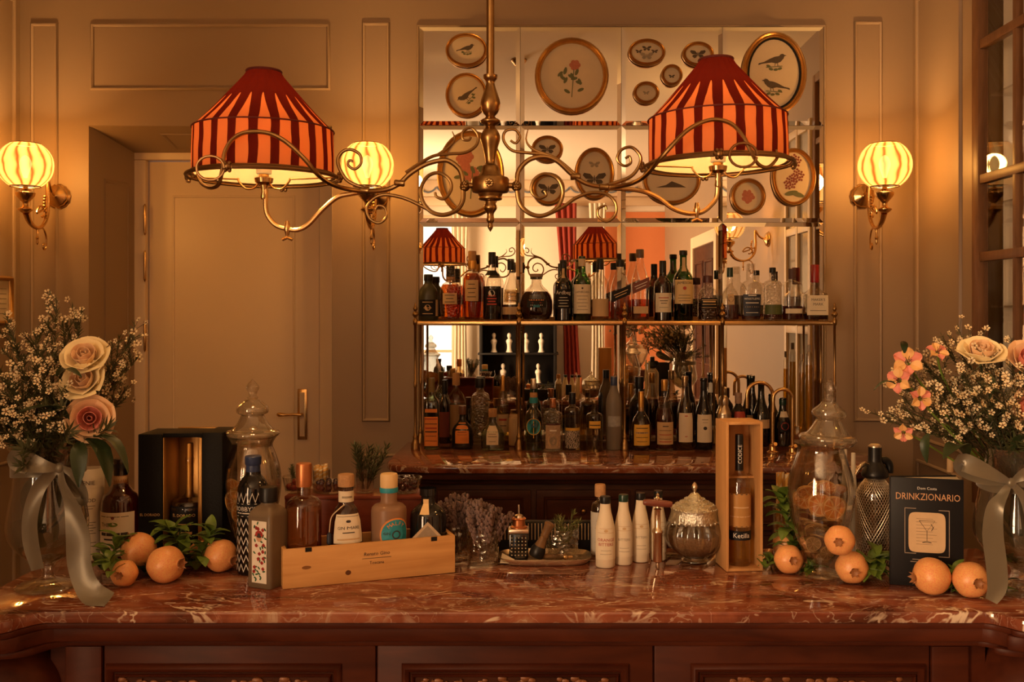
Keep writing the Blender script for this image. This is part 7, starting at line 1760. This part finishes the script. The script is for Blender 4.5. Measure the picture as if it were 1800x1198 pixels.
# --- roses
def petal_mesh(R0, z0, z1, curl, wa, close=0.0):
    """one cupped petal on the -Y side: R0 widest radius, wa half angle, curl turns the rim out, close draws it in"""
    m = MB(); rows_ = []
    for i in range(8):
        t = i / 7; row = []
        rad = R0 * (.28 + .72 * sin(pi * .5 * min(1, t * 1.45))) + curl * max(0, t - .45) ** 2 * 3 - close * max(0, t - .5)
        for j in range(7):
            u = j / 6 * 2 - 1; a = u * wa * (.55 + .45 * sin(pi * min(1, .15 + t * .6)))
            zz_ = z0 + (z1 - z0) * (t - .16 * u * u * t) ; rr = rad * (1 + .05 * u * u * t)
            row.append((rr * sin(a), -rr * cos(a), zz_))
        rows_.append(row)
    m.strip(rows_); return m.mesh('petal', thick=.02)
PM = {}
def rose(c, aim, r, mat, lab, grp, cup_m=None, stem_to=None):
    key = mat.name
    if key not in PM:
        ms = [petal_mesh(.20, -.5, .52, .0, 1.5, .14), petal_mesh(.40, -.55, .52, .02, 1.2, .12), petal_mesh(.60, -.6, .48, .10, 1.0, .02), petal_mesh(.80, -.62, .40, .34, .85), petal_mesh(.92, -.62, .22, .55, .75)]
        for i, x in enumerate(ms): x.materials.append(mat if i > 2 else (cup_m or mat))
        PM[key] = ms
    e = Vector(aim).normalized().to_track_quat('Z', 'Y').to_euler(); t = thing('rose', lab, 'rose', c, rot=e, group=grp); t.scale = (r,) * 3
    q = random.Random(int(c[0] * 1000) + 77)
    for k, n in enumerate((3, 4, 5, 5, 5)):
        for i in range(n):
            a = 2 * pi * i / n + k * .7 + q.uniform(-.15, .15); o = link_mesh('petal', PM[key][k], None, t, (0, 0, 0), None, q.uniform(.95, 1.05)); tl = q.uniform(-.03, .07)
            o.rotation_euler = (Matrix.Rotation(a, 3, 'Z') @ Matrix.Rotation(tl, 3, 'X')).to_euler()
    MB().lathe([(.05, -.75), (.25, -.66), (.30, -.52), (.2, -.45)], 10).build('sepal_cup', DLEAF, t)
    if stem_to is not None:
        inv = (Matrix.Translation(c) @ e.to_matrix().to_4x4() @ Matrix.Diagonal((r, r, r, 1))).inverted()
        b = inv @ Vector(stem_to); MB().tube(crom([(0, 0, -.7), (b.x * .25, b.y * .25, -.7 + (b.z + .7) * .4), tuple(b)], 5), .0024 / r, 6).build('stem', DLEAF, t)
def ros(px, py, rpx, D, aim, mat, lab, grp, m2, mouth): rose(P(px, py, D), aim, rpx * D / F, mat, lab, grp, m2, mouth)
mL = P(90, 860, VL[0]); mR = P(1788, 880, VR[0])
g1 = 'roses in the left vase'
ros(149, 626, 29, VL[0] - .03, (.1, -.75, .65), PETALC, 'cream rose, highest of three in the left vase', g1, PETALP, mL)
ros(146, 668, 27, VL[0] - .05, (.0, -.85, .5), PETALC, 'cream rose in the middle of three in the left vase', g1, PETALP, mL)
ros(158, 735, 29, VL[0] - .06, (.35, -.9, .15), PETALP, 'pinkish rose, lowest of three in the left vase', g1, PETALK, mL)
g2 = 'roses in the right vase'
ros(1726, 618, 29, VR[0] - .02, (-.1, -.5, .85), PETALC, 'pale cream rose at the top of the right bouquet', g2, PETALC, mR)
ros(1806, 632, 26, VR[0] - .03, (.1, -.8, .5), PETALP, 'peach rose at the right frame edge', g2, PETALC, mR)
ros(1806, 715, 24, VR[0] - .07, (.2, -.9, .2), PETALP, 'lower peach rose at the right frame edge', g2, PETALP, mR)
# --- alstroemeria (pink lilies)
lm = MB(); rows_ = []
for i in range(6):
    t = i / 5; w = .30 * sin(pi * (.06 + .90 * t)) ** .8; rows_.append([(-w, .15 + .75 * t * .8, .45 * t - .25 * t * t * 1.3 + .12), (0, .15 + .8 * t * .8, .45 * t - .3 * t * t * 1.3), (w, .15 + .75 * t * .8, .45 * t - .25 * t * t * 1.3 + .12)])
lm.strip(rows_); LPK = lm.mesh('petal', thick=.02); LPK.materials.append(PETALK); LPY = LPK.copy(); LPY.materials.clear(); LPY.materials.append(principled('yellow_pink_petal', (.78, .46, .18), .55, var=.2, vscale=60))
def lily(px, py, rpx, D, aim, lab):
    c = P(px, py, D); r = rpx * D / F; e = Vector(aim).normalized().to_track_quat('Z', 'Y').to_euler(); t = thing('alstroemeria', lab, 'lily', c, rot=e, group='pink lilies in the right vase'); t.scale = (r,) * 3
    for i in range(6): link_mesh('petal', LPK if i % 2 else LPY, None, t, (0, 0, -.15 if i % 2 else -.1), (0, 0, i * pi / 3), 1.15)
    m = MB()
    for i in range(5): m.tube([(0, 0, -.1), (.12 * cos(i * 1.25), .12 * sin(i * 1.25), .3), (.2 * cos(i * 1.25), .2 * sin(i * 1.25), .5)], .02, 5)
    m.build('stamens', YCENTRE, t)
    inv = (Matrix.Translation(c) @ e.to_matrix().to_4x4() @ Matrix.Diagonal((r, r, r, 1))).inverted(); b = inv @ mR
    MB().tube(crom([(0, 0, -.1), (b.x * .2, b.y * .2, -.1 + b.z * .3), tuple(b)], 5), .0022 / r, 6).build('stem', LEAF, t)
for px, py, rp, off, aim, lab in ((1596, 636, 30, -.05, (-.3, -.9, .4), 'pink lily with yellow throat, top left of the right bouquet'), (1580, 668, 26, -.06, (-.7, -.7, .1), 'pink lily at the left of the right bouquet'), (1648, 618, 22, -.02, (.1, -.7, .7), 'pink lily near the top of the right bouquet'), (1618, 700, 24, -.08, (.2, -.95, .1), 'deep pink lily low in the right bouquet'), (1588, 760, 20, -.04, (-.4, -.8, -.4), 'hanging pink lily under the right bouquet')):
    lily(px, py, rp, VR[0] + off, aim, lab)
# --- long leaves at the vase necks
def big_leaf(px, py, D, dirv, ln, lab, grp):
    o = link_mesh('long_leaf', BLM, None, None, P(px, py, D), Vector(dirv).normalized().to_track_quat('Y', 'Z').to_euler(), ln); tag(o, lab, 'leaf', grp)
BLM = LFM.copy(); BLM.materials.clear(); BLM.materials.append(DLEAF)
for v in BLM.vertices: v.co.z -= .35 * v.co.y ** 2; v.co.x *= .75
for i, (px, py, dv, ln_, w) in enumerate(((150, 770, (.6, -.3, -.35), .11, 'longest, reaching right'), (140, 775, (.25, -.6, -.6), .09, 'drooping over the whisky tube'), (120, 740, (-.3, -.5, .5), .10, 'standing behind the lowest rose'), (100, 660, (.6, -.3, .3), .07, 'beside the upper cream roses'), (165, 765, (.8, -.1, -.3), .10, 'pointing at the whisky bottle'))):
    big_leaf(px, py, VL[0] - .07, dv, ln_, 'long dark leaf in the left bouquet, ' + w, 'long leaves of the left bouquet')
for i, (px, py, dv, ln_, w) in enumerate(((1632, 762, (-.35, -.3, -.8), .055, 'hanging at the lower left'), (1590, 620, (-.2, -.4, .8), .04, 'beside the top pink lily'), (1735, 655, (.1, -.5, -.8), .05, 'under the cream rose'), (1700, 800, (-.4, -.4, .3), .11, 'at the vase neck'), (1780, 790, (.2, -.6, .5), .10, 'rising over the bow'), (1574, 674, (-.9, -.1, .15), .045, 'leftmost of the bouquet'))):
    big_leaf(px, py, VR[0] - .08, dv, ln_, 'long dark leaf in the right bouquet, ' + w, 'long leaves of the right bouquet')
# --- greenery filling the vase necks
for (mx_, my_, V, side) in ((86, 815, VL, 'left'), (1788, 832, VR, 'right')):
    q = random.Random(int(mx_))
    for i in range(16):
        a = R(-78 + 156 * i / 15); el = q.uniform(-.45, .25)
        c = P(mx_ + 20 * sin(a), my_ - q.uniform(0, 15), V[0] + el * .05)
        sprig(DRM[i % 3], c, (el, a * .95, q.uniform(0, 6)), q.uniform(1.2, 1.75), 'greenery_sprig', 'dark needle greenery sprig filling the %s vase neck' % side, 'greenery in the %s vase' % side, 'greenery')
    for i in range(4):
        big_leaf(mx_ - 26 + 17 * i, my_ + 20, V[0] + .012 * (i % 2), (.10 * (i - 1.5), .1, -1), .115, 'dark leaf standing in the water of the %s vase' % side, 'leaves in the water of the %s vase' % side)
# --- satin ribbons
def ribbon_part(name, pts, par, wdir=None, nseg=5):
    """PTS: (x, y, z, half width, twist) in world space; strip across the width direction"""
    c = crom(pts, nseg); m = MB(); rows_ = []
    for i, p in enumerate(c):
        a = Vector(c[max(i - 1, 0)][:3]); b = Vector(c[min(i + 1, len(c) - 1)][:3]); t = (b - a).normalized(); n0 = Vector((0, -1, 0))
        s = t.cross(n0)
        if s.length < .05: s = Vector((1, 0, 0))
        s.normalize(); q = Matrix.Rotation(p[4], 3, t); s = q @ s; n1 = s.cross(t)
        row = [Vector(p[:3]) + s * p[3] * u + n1 * (.16 * p[3] * (u * u)) for u in (-1, -.5, 0, .5, 1)]
        for v in row: v.z = max(v.z, CT + .0012)
        rows_.append([tuple(v - par.location) for v in row])
    m.strip(rows_); return m.build(name, RIBBON, par, thick=.0006, ang=70)
def W(px, py, D, hw, tw=0.0): v = P(px, py, D); return (v.x, v.y, max(v.z, CT + .004), .85 * hw * D / F, tw)
def ribbon(cx, cy, D, r, lab, parts):
    t = thing('satin_ribbon', lab, 'ribbon', P(cx, cy, D)); 
    vc = parts['vase']; zb = P(cx, cy, vc[1]).z
    m = MB(); rows_ = []
    for i in range(41):
        a = 2 * pi * i / 40; rr = vc[2]
        rows_.append([(vc[0] + rr * cos(a), vc[1] + rr * sin(a), zb + u * .011 + .003 * sin(a * 3)) for u in (-1, 0, 1)])
    m.strip(rows_); m.v = [tuple(Vector(v) - t.location) for v in m.v]; m.build('band', RIBBON, t, thick=.0008)
    MB().ball((0, -.004, 0), .010, 12, 8, (1, .7, 1.1)).build('knot', RIBBON, t)
    for nm, pts in parts['strips']: ribbon_part(nm, [W(*q) for q in pts], t)
dl = VL[0]; fr = dl - 60 * VL[1] - .012
ribbon(106, 822, fr, 0, 'grey green satin ribbon bow on the left vase', dict(vase=(X(86, dl), dl, 61 * VL[1]), strips=[
    ('bow_loop', [(104, 822, fr - .004, 5), (80, 820, fr - .020, 13, .3), (50, 812, fr - .018, 21, .2), (32, 806, fr - .004, 21, .0), (34, 812, fr + .012, 19, -.2), (62, 824, fr + .006, 13, 0), (104, 823, fr - .002, 5)]),
    ('tail', [(106, 824, fr - .004, 5), (112, 850, fr - .010, 12, .5), (128, 890, fr - .016, 18, .2), (138, 940, fr - .018, 24, -.1), (140, 985, fr - .020, 24, -.1), (150, 1022, fr - .026, 24, -.15), (166, 1046, fr - .034, 24, -.5), (192, 1055, fr - .036, 20, -1.1)]),
    ('tail', [(103, 824, fr - .004, 5), (85, 836, fr - .008, 12, -.5), (66, 862, fr - .010, 14, -.2), (54, 910, fr - .010, 17, .1), (56, 955, fr - .006, 19, .2), (68, 1000, fr - .006, 17, .3)]),
    ('bow_loop', [(107, 821, fr - .004, 5), (128, 832, fr - .008, 10, .3), (146, 858, fr - .002, 12, .4), (150, 880, fr + .004, 11, .5), (138, 872, fr + .010, 10, .4), (120, 842, fr + .004, 8), (107, 823, fr, 5)])]))
dr_ = VR[0]; fr = dr_ - 66 * VR[1] - .014
ribbon(1776, 848, fr, 0, 'grey green satin ribbon bow on the right vase', dict(vase=(X(1790, dr_), dr_, 68 * VR[1]), strips=[
    ('bow_loop', [(1774, 846, fr - .004, 5), (1750, 836, fr - .016, 12, .2), (1718, 822, fr - .016, 18, .1), (1692, 812, fr - .004, 19, 0), (1694, 824, fr + .010, 16, 0), (1730, 842, fr + .004, 11), (1774, 848, fr, 5)]),
    ('bow_loop', [(1779, 846, fr - .004, 5), (1800, 834, fr - .014, 12, -.2), (1830, 824, fr - .010, 18), (1846, 830, fr + .004, 18), (1820, 848, fr + .006, 12), (1779, 849, fr, 5)]),
    ('tail', [(1774, 850, fr - .004, 5), (1762, 872, fr - .010, 11, .9), (1748, 896, fr - .014, 17, .3), (1744, 940, fr - .016, 22, .0), (1750, 990, fr - .018, 22, 0), (1752, 1030, fr - .020, 20, .1), (1742, 1056, fr - .022, 12, .3)]),
    ('tail', [(1779, 850, fr - .004, 5), (1796, 872, fr - .008, 12, -.5), (1812, 910, fr - .012, 16, -.2), (1822, 960, fr - .012, 17, 0)])]))
